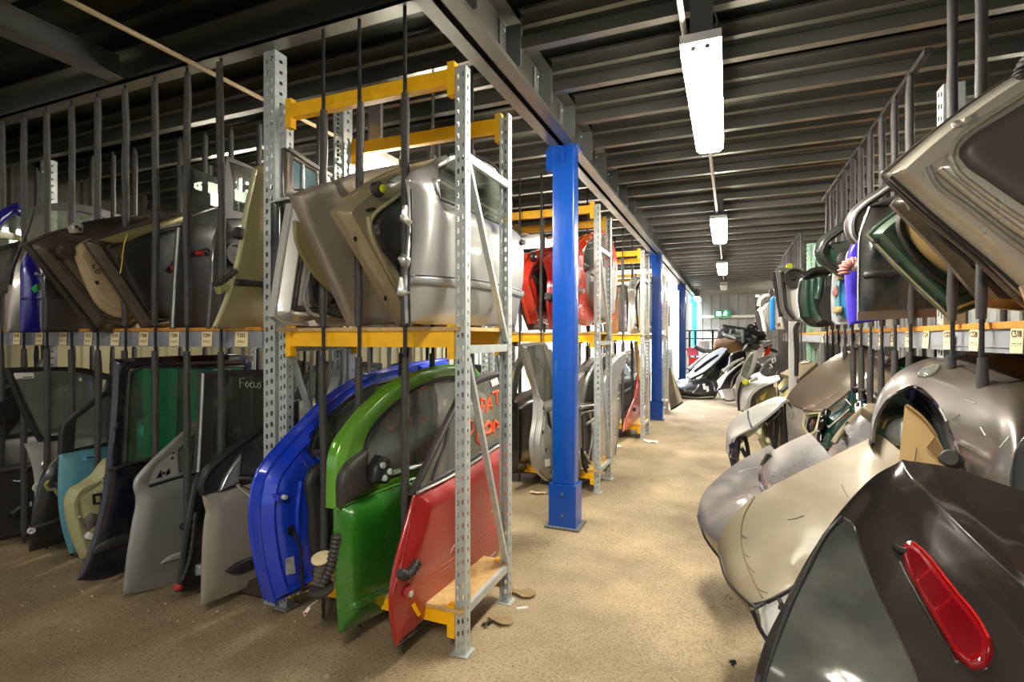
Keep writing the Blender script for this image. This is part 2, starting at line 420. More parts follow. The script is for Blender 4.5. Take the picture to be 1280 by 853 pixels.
# ------------------------------------------------------------------ lofted body panels
def lofted(rows, nu=8, nv=8):
    R = np.array([[P(*p) for p in r] for r in rows])
    R = np.array([cr3(list(r), nu) for r in R]); R = np.array([cr3(list(R[:, j]), nv) for j in range(R.shape[1])])
    return np.transpose(R, (1, 0, 2))

class Loft:
    def __init__(s, root, name, m, rows, th=.006, nu=8, nv=8, cut=(), depth=0.):
        G = lofted(rows, nu, nv); a, b = G.shape[:2]; V = G.reshape(-1, 3)
        F = [(i * b + j, i * b + j + 1, (i + 1) * b + j + 1, (i + 1) * b + j) for i in range(a - 1) for j in range(b - 1)]
        nrm = np.cross(np.gradient(G, axis=1), np.gradient(G, axis=0)); nrm /= np.linalg.norm(nrm, axis=2)[..., None] + 1e-12
        N = nrm.reshape(-1, 3); s.flip = ((CAMP - V) * N).sum(1).mean() < 0
        if s.flip: N = -N
        # vertex order facing the camera
        f0 = F[len(F) // 2]; fn = np.cross(V[f0[1]] - V[f0[0]], V[f0[3]] - V[f0[0]])
        if fn @ N[f0[0]] < 0: F = [f[::-1] for f in F]
        s.bvh = BVHTree.FromPolygons([Vector(v) for v in V], F); s.V = V
        K = F
        if cut:
            c = np.array([V[list(f)].mean(0) for f in F]); uv = np.stack(proj(c), 1); ok = np.ones(len(F), bool)
            for q in cut: ok &= ~inpoly(uv, curve2(q))
            K = [f for f, k in zip(F, ok) if k]
        W, Q = shut(V, K, V, V - N * th)
        s.o = mesh_obj(name, W, Q, m, root, True, 50)
    def hit(s, u, v, off=0.):
        d = Vector(ray(u, v)).normalized(); p, n, *_ = s.bvh.ray_cast(Vector(CAMP), d)
        if p is None:
            dd = 1.0; best = None
            for dd in np.linspace(.8, 8, 37):
                q = Vector(P(u, v, dd)); a = s.bvh.find_nearest(q)
                if best is None or a[3] < best[0]: best = (a[3], q, a[1])
            p, n = best[1], best[2]
        n = np.array(n); p = np.array(p)
        if n @ (CAMP - p) < 0: n = -n
        return p + n * off
    def drape(s, root, name, m, out, holes=(), off=.004, th=.003, prof=None, res=9, raw=False):
        o2 = curve2(out) if not raw else np.array(out, float)
        cu, cv = o2.mean(0); sc_ = float((s.hit(cu, cv) - CAMP) @ FW) / FPX
        V, F, d, do = tri_region(o2 * [1, -1], [curve2(h) * [1, -1] for h in holes], res, [x / sc_ for x in getattr(prof, 'rings', ())])
        d = d * sc_; V = V * [1, -1]; h = (prof(d) if prof else 0 * d) + off
        W = np.array([s.hit(u, v, k) for (u, v), k in zip(V, h)]); B = np.array([s.hit(u, v, off - th) for u, v in V])
        VV, G = shut(V, F, W, B)
        return mesh_obj(name, VV, G, m, root, True, 45)
    def line(s, root, name, m, pts, r=.005, off=.002, closed=False, n=6):
        return tube(name, [s.hit(u, v, off) for u, v in curve2(pts, 6, closed)], r, m, root, n, closed)

def text_mesh(body, size):
    c = bpy.data.curves.new('lettering', 'FONT'); c.body = body; c.size = size; c.align_x = 'CENTER'; c.align_y = 'CENTER'; c.extrude = .0006
    c.resolution_u = 2
    o = bpy.data.objects.new('lettering', c); col.objects.link(o)
    me = bpy.data.meshes.new_from_object(o.evaluated_get(bpy.context.evaluated_depsgraph_get()))
    bpy.data.objects.remove(o); bpy.data.curves.remove(c)
    V = np.array([tuple(v.co) for v in me.vertices]); F = [tuple(p.vertices) for p in me.polygons]; bpy.data.meshes.remove(me)
    return V, F

def lettering(parent, body, size, c, ex, ey, m, name='lettering'):
    V, F = text_mesh(body, size); ex = np.array(ex, float); ey = np.array(ey, float); ez = np.cross(ex, ey)
    return mesh_obj(name, np.array(c) + V[:, 0:1] * ex + V[:, 1:2] * ey + V[:, 2:3] * ez, F, m, parent, False)

def copy_tree(o, parent=None):
    c = o.copy(); col.objects.link(c); c.parent = parent
    for ch in list(o.children): copy_tree(ch, c)
    return c
# ================================================================== the hall
def struct(name, V, F, m, smooth=False, label=None):
    o = mesh_obj(name, V, F, m, None, smooth); o['kind'] = 'structure'
    if label: o['label'] = label
    return o

def floor_mat():
    m = bpy.data.materials.new('dusty concrete'); m.use_nodes = True; nt = m.node_tree; b = nt.nodes['Principled BSDF']
    tc = nt.nodes.new('ShaderNodeTexCoord')
    def noise(s, d, r=.6):
        n = nt.nodes.new('ShaderNodeTexNoise'); n.inputs['Scale'].default_value = s; n.inputs['Detail'].default_value = d; n.inputs['Roughness'].default_value = r
        nt.links.new(tc.outputs['Object'], n.inputs['Vector']); return n
    def ramp(src, stops):
        r = nt.nodes.new('ShaderNodeValToRGB'); e = r.color_ramp.elements
        while len(e) < len(stops): e.new(.5)
        for k, (p, c) in zip(e, stops): k.position = p; k.color = c
        nt.links.new(src, r.inputs[0]); return r
    a = ramp(noise(1.3, 9).outputs['Fac'], [(.3, S(128, 114, 93)), (.5, S(160, 145, 119)), (.72, S(190, 174, 145))])
    g = ramp(noise(95, 4, .75).outputs['Fac'], [(.30, S(92, 80, 62)), (.47, S(235, 225, 205)), (.62, S(255, 250, 240)), (.74, S(255, 255, 250))])
    sp = nt.nodes.new('ShaderNodeTexVoronoi'); sp.inputs['Scale'].default_value = 55; nt.links.new(tc.outputs['Object'], sp.inputs['Vector'])
    s2 = ramp(sp.outputs['Distance'], [(.0, (1, 1, 1, 1)), (.10, (.85, .85, .85, 1)), (.16, (0, 0, 0, 1)), (1, (0, 0, 0, 1))])
    n3 = ramp(noise(6, 6).outputs['Fac'], [(.46, (0, 0, 0, 1)), (.62, (1, 1, 1, 1))])
    mu = nt.nodes.new('ShaderNodeMix'); mu.data_type = 'RGBA'; mu.blend_type = 'MULTIPLY'; mu.inputs[0].default_value = .85
    nt.links.new(a.outputs[0], mu.inputs[6]); nt.links.new(g.outputs[0], mu.inputs[7])
    mm = nt.nodes.new('ShaderNodeMath'); mm.operation = 'MULTIPLY'; nt.links.new(s2.outputs[0], mm.inputs[0]); nt.links.new(n3.outputs[0], mm.inputs[1])
    mx = nt.nodes.new('ShaderNodeMix'); mx.data_type = 'RGBA'; mx.inputs[7].default_value = S(225, 214, 190)
    nt.links.new(mm.outputs[0], mx.inputs[0]); nt.links.new(mu.outputs[2], mx.inputs[6]); nt.links.new(mx.outputs[2], b.inputs['Base Color'])
    b.inputs['Roughness'].default_value = .75
    bp = nt.nodes.new('ShaderNodeBump'); bp.inputs['Strength'].default_value = .5; bp.inputs['Distance'].default_value = .01
    nt.links.new(noise(60, 6, .7).outputs['Fac'], bp.inputs['Height']); nt.links.new(bp.outputs['Normal'], b.inputs['Normal'])
    return m

# floor with gentle unevenness
nx, ny = 60, 110
xs = np.linspace(-7.2, 4.2, nx); ys = np.linspace(-3.5, 23, ny)
gx, gy = np.meshgrid(xs, ys); gz = .004 * np.sin(gx * 2.1 + 1.3 * np.sin(gy * .9)) * np.sin(gy * 1.7) - .004
V = np.stack([gx.ravel(), gy.ravel(), gz.ravel()], 1)
struct('floor', V, [(j * nx + i, j * nx + i + 1, (j + 1) * nx + i + 1, (j + 1) * nx + i) for j in range(ny - 1) for i in range(nx - 1)], floor_mat(), True, 'dusty tan concrete warehouse floor')

M_CLAD = mat('grey wall cladding', (158, 160, 158), rough=.5, var=.3, vcol=(132, 132, 126), scale=1.5)
M_CREAMWALL = mat('cream wall cladding', (160, 154, 120), rough=.6, var=.4, vcol=(126, 120, 88), scale=1.5)
M_SHUT = mat('white shutter', (235, 236, 234), rough=.5, var=.15, scale=3)

def holed(mb, o, eu, ev, w, h, holes, pitch, hh, z0=.03):   # sheet with slots; o corner, eu/ev unit axes
    o = np.array(o, float); eu = np.array(eu, float); ev = np.array(ev, float)
    cx = sorted({0., w} | {c for a in holes for c in a[:2]})
    def strip(u0, u1, slot, ph):
        if not slot: q = [(0, h)]
        else:
            q = []; z = z0 + ph; last = 0.
            while z + hh < h: q.append((last, z)); last = z + hh; z += pitch
            q.append((last, h))
        for a, b in q: mb.add([o + eu * u0 + ev * a, o + eu * u1 + ev * a, o + eu * u1 + ev * b, o + eu * u0 + ev * b], [(0, 1, 2, 3)])
    for u0, u1 in zip(cx, cx[1:]):
        hs = [x for x in holes if abs(x[0] - u0) < 1e-9]
        strip(u0, u1, bool(hs), hs[0][2] if hs else 0)

def clad(name, p0, p1, z0, z1, m, pitch=.33, dep=.03, label=None, inward=(0, -1)):
    p0 = np.array(p0, float); p1 = np.array(p1, float); L = np.linalg.norm(p1 - p0); t = (p1 - p0) / L; n = np.array(inward, float)
    pts = []; s = 0.
    while s < L:
        for a, h in ((0, 0), (.76, 0), (.82, dep), (.94, dep)): pts.append((s + a * pitch, h))
        s += pitch
    V = []
    for z in (z0, z1):
        for a, h in pts: q = p0 + t * min(a, L) + n * h; V.append((q[0], q[1], z))
    k = len(pts)
    return struct(name, V, [(i, i + 1, k + i + 1, k + i) for i in range(k - 1)], m, False, label)

WB = clad('wall_back', (-1.6, 22.6), (4.2, 22.6), 0, 3.6, M_CLAD, label='grey ribbed sheet wall at the far end')
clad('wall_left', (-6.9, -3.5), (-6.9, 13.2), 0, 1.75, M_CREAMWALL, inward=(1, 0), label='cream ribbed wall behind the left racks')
clad('wall_left', (-6.9, -3.5), (-6.9, 13.2), 1.75, 3.6, mat('shaded olive cladding', (58, 54, 42), rough=.6, var=.4, scale=1.5), inward=(1, 0), label='upper wall behind the left racks with gloom in its colour')  # upper wall coloured darker, putting the gloom up there into the material
clad('wall_left', (-6.9, 13.2), (-6.9, 23), 0, 6.4, M_CLAD, inward=(1, 0), label='wall of the tall hall at the far left')
clad('wall_right', (3.6, -3.5), (3.6, 22.6), 0, 3.6, M_CLAD, inward=(-1, 0), label='grey ribbed wall behind the right racks')
clad('wall_back', (-6.9, 22.55), (-5.6, 22.55), 0, 3.9, M_CLAD, label='grey wall left of the white roller shutter')
clad('wall_back', (-6.9, 22.55), (-1.6, 22.55), 3.9, 6.4, M_CLAD, label='grey wall above the white roller shutter')
mb = MB().box(-6.9, 3.6, -3.62, -3.5, 2.9, 3.6); mb.ob('wall_front', M_CLAD)['kind'] = 'structure'
# roller shutter doors
def shutter(name, x0, x1, y, z1, label):
    prof = []; z = 0.
    while z < z1: prof += [(y, z), (y - .025, z + .03), (y - .025, z + .10), (y, z + .125)]; z += .13
    mbs = MB().extr(prof, 'x', x0, x1, False).box(x0 - .1, x0, y - .08, y + .05, 0, z1).box(x1, x1 + .1, y - .08, y + .05, 0, z1).box(x0 - .1, x1 + .1, y - .18, y + .05, z1, z1 + .3)
    o = mbs.ob(name, M_SHUT); tag(o, label, kind='structure'); return o
shutter('door_1', -5.6, -1.75, 22.4, 3.75, 'tall white slatted roller shutter beside the cyan column')
shutter('door_2', -.62, .55, 22.4, 1.35, 'low white loading door under the green exit sign')
mb = MB().box(-1.2, 3.6, 22.3, 22.42, 2.26, 2.36); tag(mb.ob('trim_1', M_WHITE), 'white rail across the far wall', kind='structure')
mb = MB(); mb.tube([(1.3, 22.33, 0), (1.3, 22.33, 3.4)], .09, 10); tag(mb.ob('trim_2', M_WHITE, smooth=True), 'white vertical pipe on the far wall', kind='structure')
# tall hall roof and added rooflight behind the mezzanine on the left
mb = MB().box(-6.9, -1.25, 13.0, 23, 6.4, 6.5); mb.ob('ceiling', M_CLAD)['kind'] = 'structure'
mb = MB().box(-1.3, -1.2, 13.2, 22.6, 3.32, 6.4); mb.ob('wall_hall', M_CLAD)['kind'] = 'structure'
mb = MB().box(-6.9, -1.3, 13.0, 13.1, 3.34, 6.4); mb.ob('wall_hall', M_CLAD)['kind'] = 'structure'
o = MB().box(-5.6, -2.4, 15.2, 21.6, 6.33, 6.39).ob('glow_panel_1', emit('added daylight glow', (240, 246, 255), 9.0)); tag(o, 'unseen rooflight added to brighten the tall hall', kind='structure')  # unseen glowing panel added to give the far hall its daylight

# ceiling deck, purlins, main beam
prof = []; y = -3.5
while y < 22.6: prof += [(y, 3.36), (y + .10, 3.36), (y + .115, 3.315), (y + .165, 3.315), (y + .18, 3.36)]; y += .28
ce = MB().extr([p for p in prof], 'x', -1.2, 3.6, False)
pl_ = [p for p in prof if p[0] < 13.2]
ce.extr(pl_, 'x', -6.9, -1.2, False)
CE = struct('ceiling', ce.V, ce.F, M_DECK, False, 'dark ribbed steel deck of the mezzanine'); CE['_l'] = [0., 0, 0]
def purlin(y, x0, x1, m=None):
    z = 3.13; t = .006
    pr = [(y + .058, z + .018), (y + .058, z), (y, z), (y, z + .07), (y + .016, z + .085), (y + .016, z + .115), (y, z + .13), (y, z + .195), (y - .06, z + .195), (y - .06, z + .18)]
    mb = MB().extr(pr, 'x', x0, x1, False)
    return mb.ob('purlin', M_FLANGE, CE)
y = -.6
while y < 22.3:
    purlin(y, -1.08, 3.6)
    if 2.4 < y < 13: purlin(y, -6.9, -1.32)
    y += .56
def crossbeam(y, x0, x1, w=.12, z=3.1, h=.2):
    mb = MB().box(x0, x1, y - w / 2, y + w / 2, z, z + .012).box(x0, x1, y - .006, y + .006, z + .012, z + h).box(x0, x1, y - w / 2, y + w / 2, z + h, z + h + .012)
    mb.box(x0, x1, y - w / 2 + .012, y - w / 2, z, z + .035)
    return mb.ob('cross_beam', M_FLANGE, CE)
crossbeam(2.16, -6.9, -1.3, .10); crossbeam(1.27, -6.9, -1.3, .13, 3.02, .28)
mb = MB().box(-3.55, -3.53, 1.3, 2.1, 3.12, 3.27).box(-3.6, -3.48, 1.3, 2.1, 3.11, 3.12); mb.ob('trimmer_beam', M_STEEL, CE)
for k in range(5): MB().box(-6.9, -1.3, .35 - .5 * k - .04, .35 - .5 * k + .04, 3.12, 3.3).ob('cross_beam', M_STEEL, CE)
hb = MB()
holed(hb, (-6.9, 4.88, 2.70), (1, 0, 0), (0, 0, 1), 4.5, .40, [(.06 + .12 * i, .075 + .12 * i, .01 * (i % 2)) for i in range(36)], .09, .018)
hb.box(-6.9, -2.4, 4.84, 4.92, 2.69, 2.70).box(-6.9, -2.4, 4.84, 4.92, 3.1, 3.11); hb.ob('perforated_beam', M_STEEL, CE)
# main beam: two channels back to back, bolted cleats for each purlin
bm = MB()
for s in (-1, 1):
    x = -1.2 + s * .014
    bm.box(min(x, x + s * .006), max(x, x + s * .006), -3.5, 22.3, 3.0, 3.31)
    for z in (3.0, 3.30): bm.box(min(x, x + s * .085), max(x, x + s * .085), -3.5, 22.3, z, z + .008)
    bm.box(min(x + s * .079, x + s * .085), max(x + s * .079, x + s * .085), -3.5, 22.3, 3.008, 3.03)
BE = struct('beam', bm.V, bm.F, M_FLANGE, False, 'long double steel beam on the blue columns'); BE['_l'] = [0., 0, 0]; BE['category'] = 'beam'
y = -.6; cl = MB(); bolts = MB()
while y < 22:
    for s in (-1, 1):
        if s < 0 and not (2.4 < y < 13): continue
        x = -1.2 + s * .021
        cl.box(min(x, x + s * .1), max(x, x + s * .1), y - .012, y - .002, 3.03, 3.27)
        cl.box(min(x, x + s * .01), max(x, x + s * .01), y - .1, y + .04, 3.03, 3.27)
        for z in (3.08, 3.22): bolts.tube([(x + s * .01, y - .06, z), (x + s * .022, y - .06, z)], .012, 6)
    y += .56
cl.ob('cleat', M_STEEL, BE); bolts.ob('bolt', M_GALV, BE)

def column(y, m, label, h=3.0):
    mb = MB().box(-1.29, -1.11, y, y + .14, .02, h - .02)
    o = thing('column', label, 'column', (-1.2, y + .07, 0), kind='structure')
    # rolled box post with rounded arrises
    V = []; r = .014; pr = []
    for cx, cy, a0 in ((-1.11 - r, y + r, -90), (-1.11 - r, y + .14 - r, 0), (-1.29 + r, y + .14 - r, 90), (-1.29 + r, y + r, 180)):
        for a in (0, 30, 60, 90): pr.append((cx + r * math.cos(math.radians(a0 + a)), cy + r * math.sin(math.radians(a0 + a))))
    MB().extr(pr, 'z', .012, h - .012).ob('post', m, o, True)
    MB().box(-1.31, -1.09, y - .02, y + .16, .012, .34).extr([(p * 1, q) for p, q in pr], 'z', .34, .345).ob('shoe', m, o)
    MB().box(-1.34, -1.06, y - .05, y + .19, 0, .012).ob('base_plate', M_STEEL, o)
    MB().box(-1.32, -1.08, y - .02, y + .16, h - .012, h).box(-1.345, -1.29, y + .02, y + .12, h - .17, h - .01).box(-1.205, -1.195, y - .04, y, h - .14, h - .01).ob('head_bracket', m, o)
    b = MB()
    for z in (.1, .27): b.tube([(-1.2, y - .032, z), (-1.2, y - .02, z)], .011, 6)
    b.ob('bolt', M_STEEL, o)
    return o
column(3.96, M_BLUECOL, 'tall blue steel column between the silver-door rack and the red-door rack')
column(9.77, M_BLUECOL, 'blue steel column beside the fourth yellow rack, with the shutter behind')
column(15.58, M_BLUECOL, 'scuffed blue steel column behind the black bumper')
column(21.4, M_CYAN, 'bright cyan column near the far exit sign')

# ------------------------------------------------------------------ lights
M_LAMP = emit('fluorescent tube glow', (255, 248, 232), 22.0)
M_LAMPFILL = emit('added fill glow', (255, 246, 228), 3.6)  # glow of the added strip lights out of frame
M_LAMP2 = emit('dim tube glow', (255, 246, 225), 12.0)
def lamp(x, y, label, L=1.35, z=2.77, m=None, w=.17, dark=False):
    o = thing('fluorescent_light', label, 'light', (x, y, z + .16), 'strip lights')
    V = []; F = []
    sec = [(-w / 2, .06), (-w / 2, .02), (-w * .36, 0), (w * .36, 0), (w / 2, .02), (w / 2, .06)]
    zig = [0, .02, -.01, .02, -.01, 0]
    mb = MB().extr([(x + p, z + q) for p, q in sec], 'y', y - L / 2, y + L / 2)
    k = len(sec)
    mb.add([(x + p, y - L / 2, z + q) for p, q in sec], [tuple(range(k))]).add([(x + p, y + L / 2, z + q) for p, q in sec], [tuple(range(k - 1, -1, -1))])
    mb.ob('diffuser', m or M_LAMP, o)
    MB().box(x - w / 2 - .004, x + w / 2 + .004, y - L / 2 - .01, y + L / 2 + .01, z + .06, z + .10).ob('housing', M_WHITE, o)
    for s in (-1, 1):
        MB().box(x - .05, x + .05, y + s * L * .42 - .015, y + s * L * .42 + .015, z + .10, 3.135).ob('bracket', M_STEEL, o)
        for q in (-.03, .03): MB().tube([(x + q, y + s * (L / 2 + .012), z + .03), (x + q, y + s * (L / 2 - .004), z + .03)], .012, 8).ob('tube_cap', M_SILVERTRIM, o, True)
        mb2 = MB(); mb2.tube([(x + .06, y + s * (L / 2 - .02), z + .09), (x + .07, y + s * (L / 2 - .02), z + .15), (x + .06, y + s * (L / 2 - .02), z + .19)], .004, 6); mb2.ob('clip', M_STEEL, o, True)
    return o
lamp(-.115, 3.18, 'long glowing strip light over the aisle, nearest and largest')
lamp(-.10, 7.0, 'glowing strip light over the aisle, second from the near end')
lamp(-.10, 10.9, 'small glowing strip light over the aisle, third from the near end')
M_OFF = mat('unlit diffuser', (190, 192, 190), rough=.3)
lamp(-.10, 14.7, 'unlit grey strip light at the far end of the aisle', m=M_OFF)
lamp(-.115, -.75, 'strip light above the near end of the aisle')
lamp(-3.1, .1, 'added unseen strip light above the clear floor before the left rack', .9, 2.85, M_LAMPFILL)  # added out of view to lift the dim lower left
lamp(-5.2, .9, 'added unseen strip light above the far left end of the left rack', .9, 2.85, M_LAMPFILL)  # second added lamp out of view, fill for the left rack
lamp(-2.18, 3.27, 'glowing strip light behind the silver door on the front yellow rack', .9, 2.62)
lamp(-2.0, 6.7, 'glowing strip light above the second yellow rack aisle', .9, 2.66)
lamp(-2.0, 9.35, 'glowing strip light above the third yellow rack aisle', .9, 2.66)
lamp(-4.6, 3.9, 'added glowing strip light between the left racks', .9, 2.9, M_LAMP2)  # added to light up what stands behind the left rack's windows
lamp(2.2, 5.0, 'strip light behind the right rack', 1.2, 2.9, M_LAMP2)
lamp(2.2, 9.5, 'strip light behind the far part of the right rack', 1.2, 2.9, M_LAMP2)
lamp(1.4, 17.5, 'added strip light brightening the heap at the far end', 1.3, 2.9)  # lamp added so the far heap is less dark
lamp(-1.0, 19.5, 'added strip light near the cyan column', 1.3, 2.8)  # another added lamp, brightens the far end of the aisle
o = tube('cable_conduit', [(-.2, -2, 2.95), (-.19, 2.6, 2.93), (-.13, 3.9, 2.92), (-.11, 7.6, 2.93), (-.1, 14.6, 2.93)], .013, M_WHITE)
tag(o, 'white cable conduit joining the strip lights over the aisle', 'conduit')
o = tube('cable_conduit', [(-2.82, -1, 3.06), (-2.82, 12.5, 3.06)], .014, mat('tan conduit', (176, 158, 124), rough=.6)); tag(o, 'thin tan conduit running under the dark ceiling on the left', 'conduit')

# ================================================================== racks
def upright(x, y, H, w=.055, dep=.05, open_dir=1, pitch=.056, axis='x'):
    # perforated C post: slotted face towards -y (or -x), slotted flanks, lips
    mb = MB(); e1 = (1, 0, 0) if axis == 'x' else (0, 1, 0); e2 = np.array((0, open_dir, 0) if axis == 'x' else (open_dir, 0, 0), float)
    e1 = np.array(e1, float); o = np.array([x, y, 0.]) - e1 * w / 2
    hw = w * .2
    holed(mb, o, e1, (0, 0, 1), w, H, [(w * .2, w * .2 + hw, 0), (w * .62, w * .62 + hw, pitch * .18)], pitch, pitch * .42)
    for s in (0, 1):
        oo = o + e1 * w * s
        holed(mb, oo, e2, (0, 0, 1), dep, H, [(dep * .38, dep * .62, .01)], pitch * (1 if s else .5), pitch * .3)
        mb.box(*sorted((oo[0], (oo + e2 * dep + e1 * .012 * (1 - 2 * s))[0])) if axis == 'x' else sorted((( oo + e2 * dep)[0] - .001, (oo + e2 * dep)[0] + .001)),
               *(sorted(((oo + e2 * dep)[1] - .001, (oo + e2 * dep)[1] + .001)) if axis == 'x' else sorted((oo[1], (oo + e1 * .012 * (1 - 2 * s))[1]))), 0, H)
    return mb

def foam(pts_z, x, y, r=.02, n=8):
    z0, z1 = pts_z; k = max(4, int((z1 - z0) / .09)); zz = np.linspace(z0, z1, k)
    wob = np.cumsum(rng.normal(0, .0016, (k, 2)), 0); wob -= wob.mean(0)
    rr = r * (1 + rng.normal(0, .045, k)); rr[0] *= .85; rr[-1] *= .85
    return tube_geo([(x + a, y + b, z) for (a, b), z in zip(wob, zz)], list(rr), n)

def rod(root, x, y, z0, z1, sleeves, r=.009):
    o = tube('divider_rod', [(x, y, z0), (x, y, z1)], r, M_IRON, root, 6)
    for a in sleeves:
        V, F = foam(a, x, y); mesh_obj('foam_sleeve', V, F, M_FOAM, o, True, 60)
    return o

def card(root, c, ex, w, h, lines, m=M_CARD):
    ex = np.array(ex, float); ez = np.array([0, 0, 1.]); c = np.array(c, float); n = np.cross(ex, ez)
    a = rng.normal(0, .03); ex2 = ex * math.cos(a) + ez * math.sin(a); ey2 = np.cross(n, ex2)
    q = [c + n * k + ex2 * i * w / 2 + ey2 * j * h / 2 + (n * .004 if j < 0 else 0) for k in (0, .0015) for i, j in ((-1, -1), (1, -1), (1, 1), (-1, 1))]
    o = mesh_obj('label_card', q, [(0, 3, 2, 1), (4, 5, 6, 7), (0, 1, 5, 4), (1, 2, 6, 5), (2, 3, 7, 6), (3, 0, 4, 7)], m, root, False)
    if lines:
        k = len(lines); VV = []; FF = []
        for i, t in enumerate(lines):
            V, F = text_mesh(t, h * .8 / k); b = len(VV)
            cc = c + n * .004 + ey2 * h * (.25 - .5 * i) * (1 if k > 1 else 0)
            VV += [cc + v[0] * ex2 * .9 + v[1] * ey2 + n * v[2] for v in V]; FF += [tuple(b + i2 for i2 in f) for f in F]
        mesh_obj('lettering', VV, FF, M_INK, o, False)
    return o

def yellow_rack(Y0, Y1, label, X0=-2.27, X1=-1.166, H=2.78, rods=(-1.945, -1.715, -1.444), first=False):
    r = thing('storage_rack', label, 'rack', ((X0 + X1) / 2, (Y0 + Y1) / 2, 0), 'yellow beam racks')
    for x in (X0, X1):
        upright(x, Y0, H).ob('upright', M_GALV, r); upright(x, Y1, H - .02, open_dir=-1).ob('upright', M_GALV, r)
        for z in (0,):
            MB().box(x - .045, x + .045, Y0 - .02, Y0 + .07, 0, .006).ob('foot_plate', M_GALV, r); MB().box(x - .045, x + .045, Y1 - .07, Y1 + .02, 0, .006).ob('foot_plate', M_GALV, r)
        yb = (Y0 + .05, Y1 - .05); xs_ = x + .012
        for z in (.20, 1.44, 2.36): MB().obox((xs_, yb[0], z), (xs_, yb[1], z), .022, .04).ob('strut', M_GALV, r)
        MB().obox((xs_, yb[0], 1.40), (xs_, yb[1], .24), .02, .03, (1, 0, 0)).ob('brace', M_GALV, r)
        MB().obox((xs_, yb[0], 2.34), (xs_, yb[1], 1.48), .02, .03, (1, 0, 0)).ob('brace', M_GALV, r)
    for y, s in ((Y0, -1), (Y1, 1)):
        for z, hh in ((.13, .07), (1.45, .08), (2.70 if s < 0 else 2.67, .075)):
            ya, yb = sorted((y + s * .004, y - s * .04))
            mb = MB().box(X0 + .03, X1 - .03, ya, yb, z, z + hh)
            mb.box(X0 + .03, X1 - .03, ya - (.003 if s < 0 else -.003), ya + .01, z + hh * .5 - .006, z + hh * .5 + .006)
            o = mb.ob('beam', M_YEL, r)
            for x, t in ((X0, 1), (X1, -1)):
                MB().box(*sorted((x + t * .028, x + t * .066)), *sorted((y + s * .010, y - s * .03)), z - .055, z + hh + .03).ob('end_plate', M_YEL, o)
    MB().box(X0 - .02, X1 + .02, Y0 - .015, Y1 + .015, .20, .218).ob('shelf_board', M_BOARD, r)
    MB().box(X0 - .02, X1 + .0, Y0 - .02, Y1 + .02, 1.53, 1.548).ob('shelf_board', M_BOARD, r)
    for x in rods:
        rod(r, x, Y0 - .045, .04, 3.12, ((.22, 1.40), (1.555, 2.68)))
        rod(r, x + .03, Y1 + .045, .3, 3.12, ((.3, 1.40), (1.555, 2.62)))
    return r
YR = [yellow_rack(2.19, 2.76, 'front yellow beam rack holding the blue, green and red doors', first=True),
      yellow_rack(4.97, 5.54, 'yellow beam rack behind the first blue column, holding red doors above'),
      yellow_rack(7.85, 8.42, 'third yellow beam rack along the aisle, holding a leaning red door below'),
      yellow_rack(10.7, 11.27, 'fourth and farthest yellow beam rack, beside the second blue column')]

M_PLINTH = mat('grimy timber', (66, 56, 44), rough=.85, var=.5, scale=12)
LX = [-2.69 - .284 * k for k in range(13)]
def left_rack(Y0, Y1, label, cards=True, X1=-2.37, X0=-5.7):
    r = thing('storage_rack', label, 'rack', ((X0 + X1) / 2, (Y0 + Y1) / 2, 0), 'grey beam racks on the left')
    for x in (X1, X0):
        upright(x, Y0, 3.1, .085, .085, pitch=.06).ob('upright', M_GALV, r); upright(x, Y1 + .08, 3.1, .085, .085, open_dir=-1, pitch=.06).ob('upright', M_GALV, r)
        MB().obox((x, Y0 + .1, .3), (x, Y1, 1.3), .03, .04, (1, 0, 0)).obox((x, Y0 + .1, 2.4), (x, Y1, 1.5), .03, .04, (1, 0, 0)).ob('brace', M_GALV, r)
    for y in (Y0 - .012, Y1 + .03):
        MB().box(X0, X1 - .04, y, y + .045, 1.44, 1.535).box(X0, X1 - .04, y - .004, y, 1.462, 1.468).ob('beam', M_GREYBEAM, r)
        MB().box(X0, X1 - .04, y + .02, y + .09, .03, .10).ob('floor_beam', M_PLINTH, r)
    MB().box(X0, X1 - .04, Y0 - .02, Y1 + .08, 1.536, 1.556).ob('shelf_board', M_EDGE, r)
    for i, x in enumerate(LX):
        rod(r, x, Y0 - .045, .02, 3.10, ((.06, 1.415), (1.57, 3.07)))
        rod(r, x + .05, Y1 + .11, .02, 3.10, ((.06, 1.415), (1.57, 3.07)))
    if cards:
        for i in range(10):
            x = (X1 - .04 if i == 0 else LX[i - 1]) - .15
            n = 202 + 2 * i
            card(r, (x, Y0 - .0165, 1.488), (1, 0, 0), .085 if i else .1, .085, ['F%d' % n, 'F%d' % (n - 1)])
    return r
LR = left_rack(2.19, 2.76, 'long dark left rack with cream F-number cards on its grey beam')
LR2 = left_rack(5.0, 5.57, 'dim grey rack standing behind the long left rack', False)

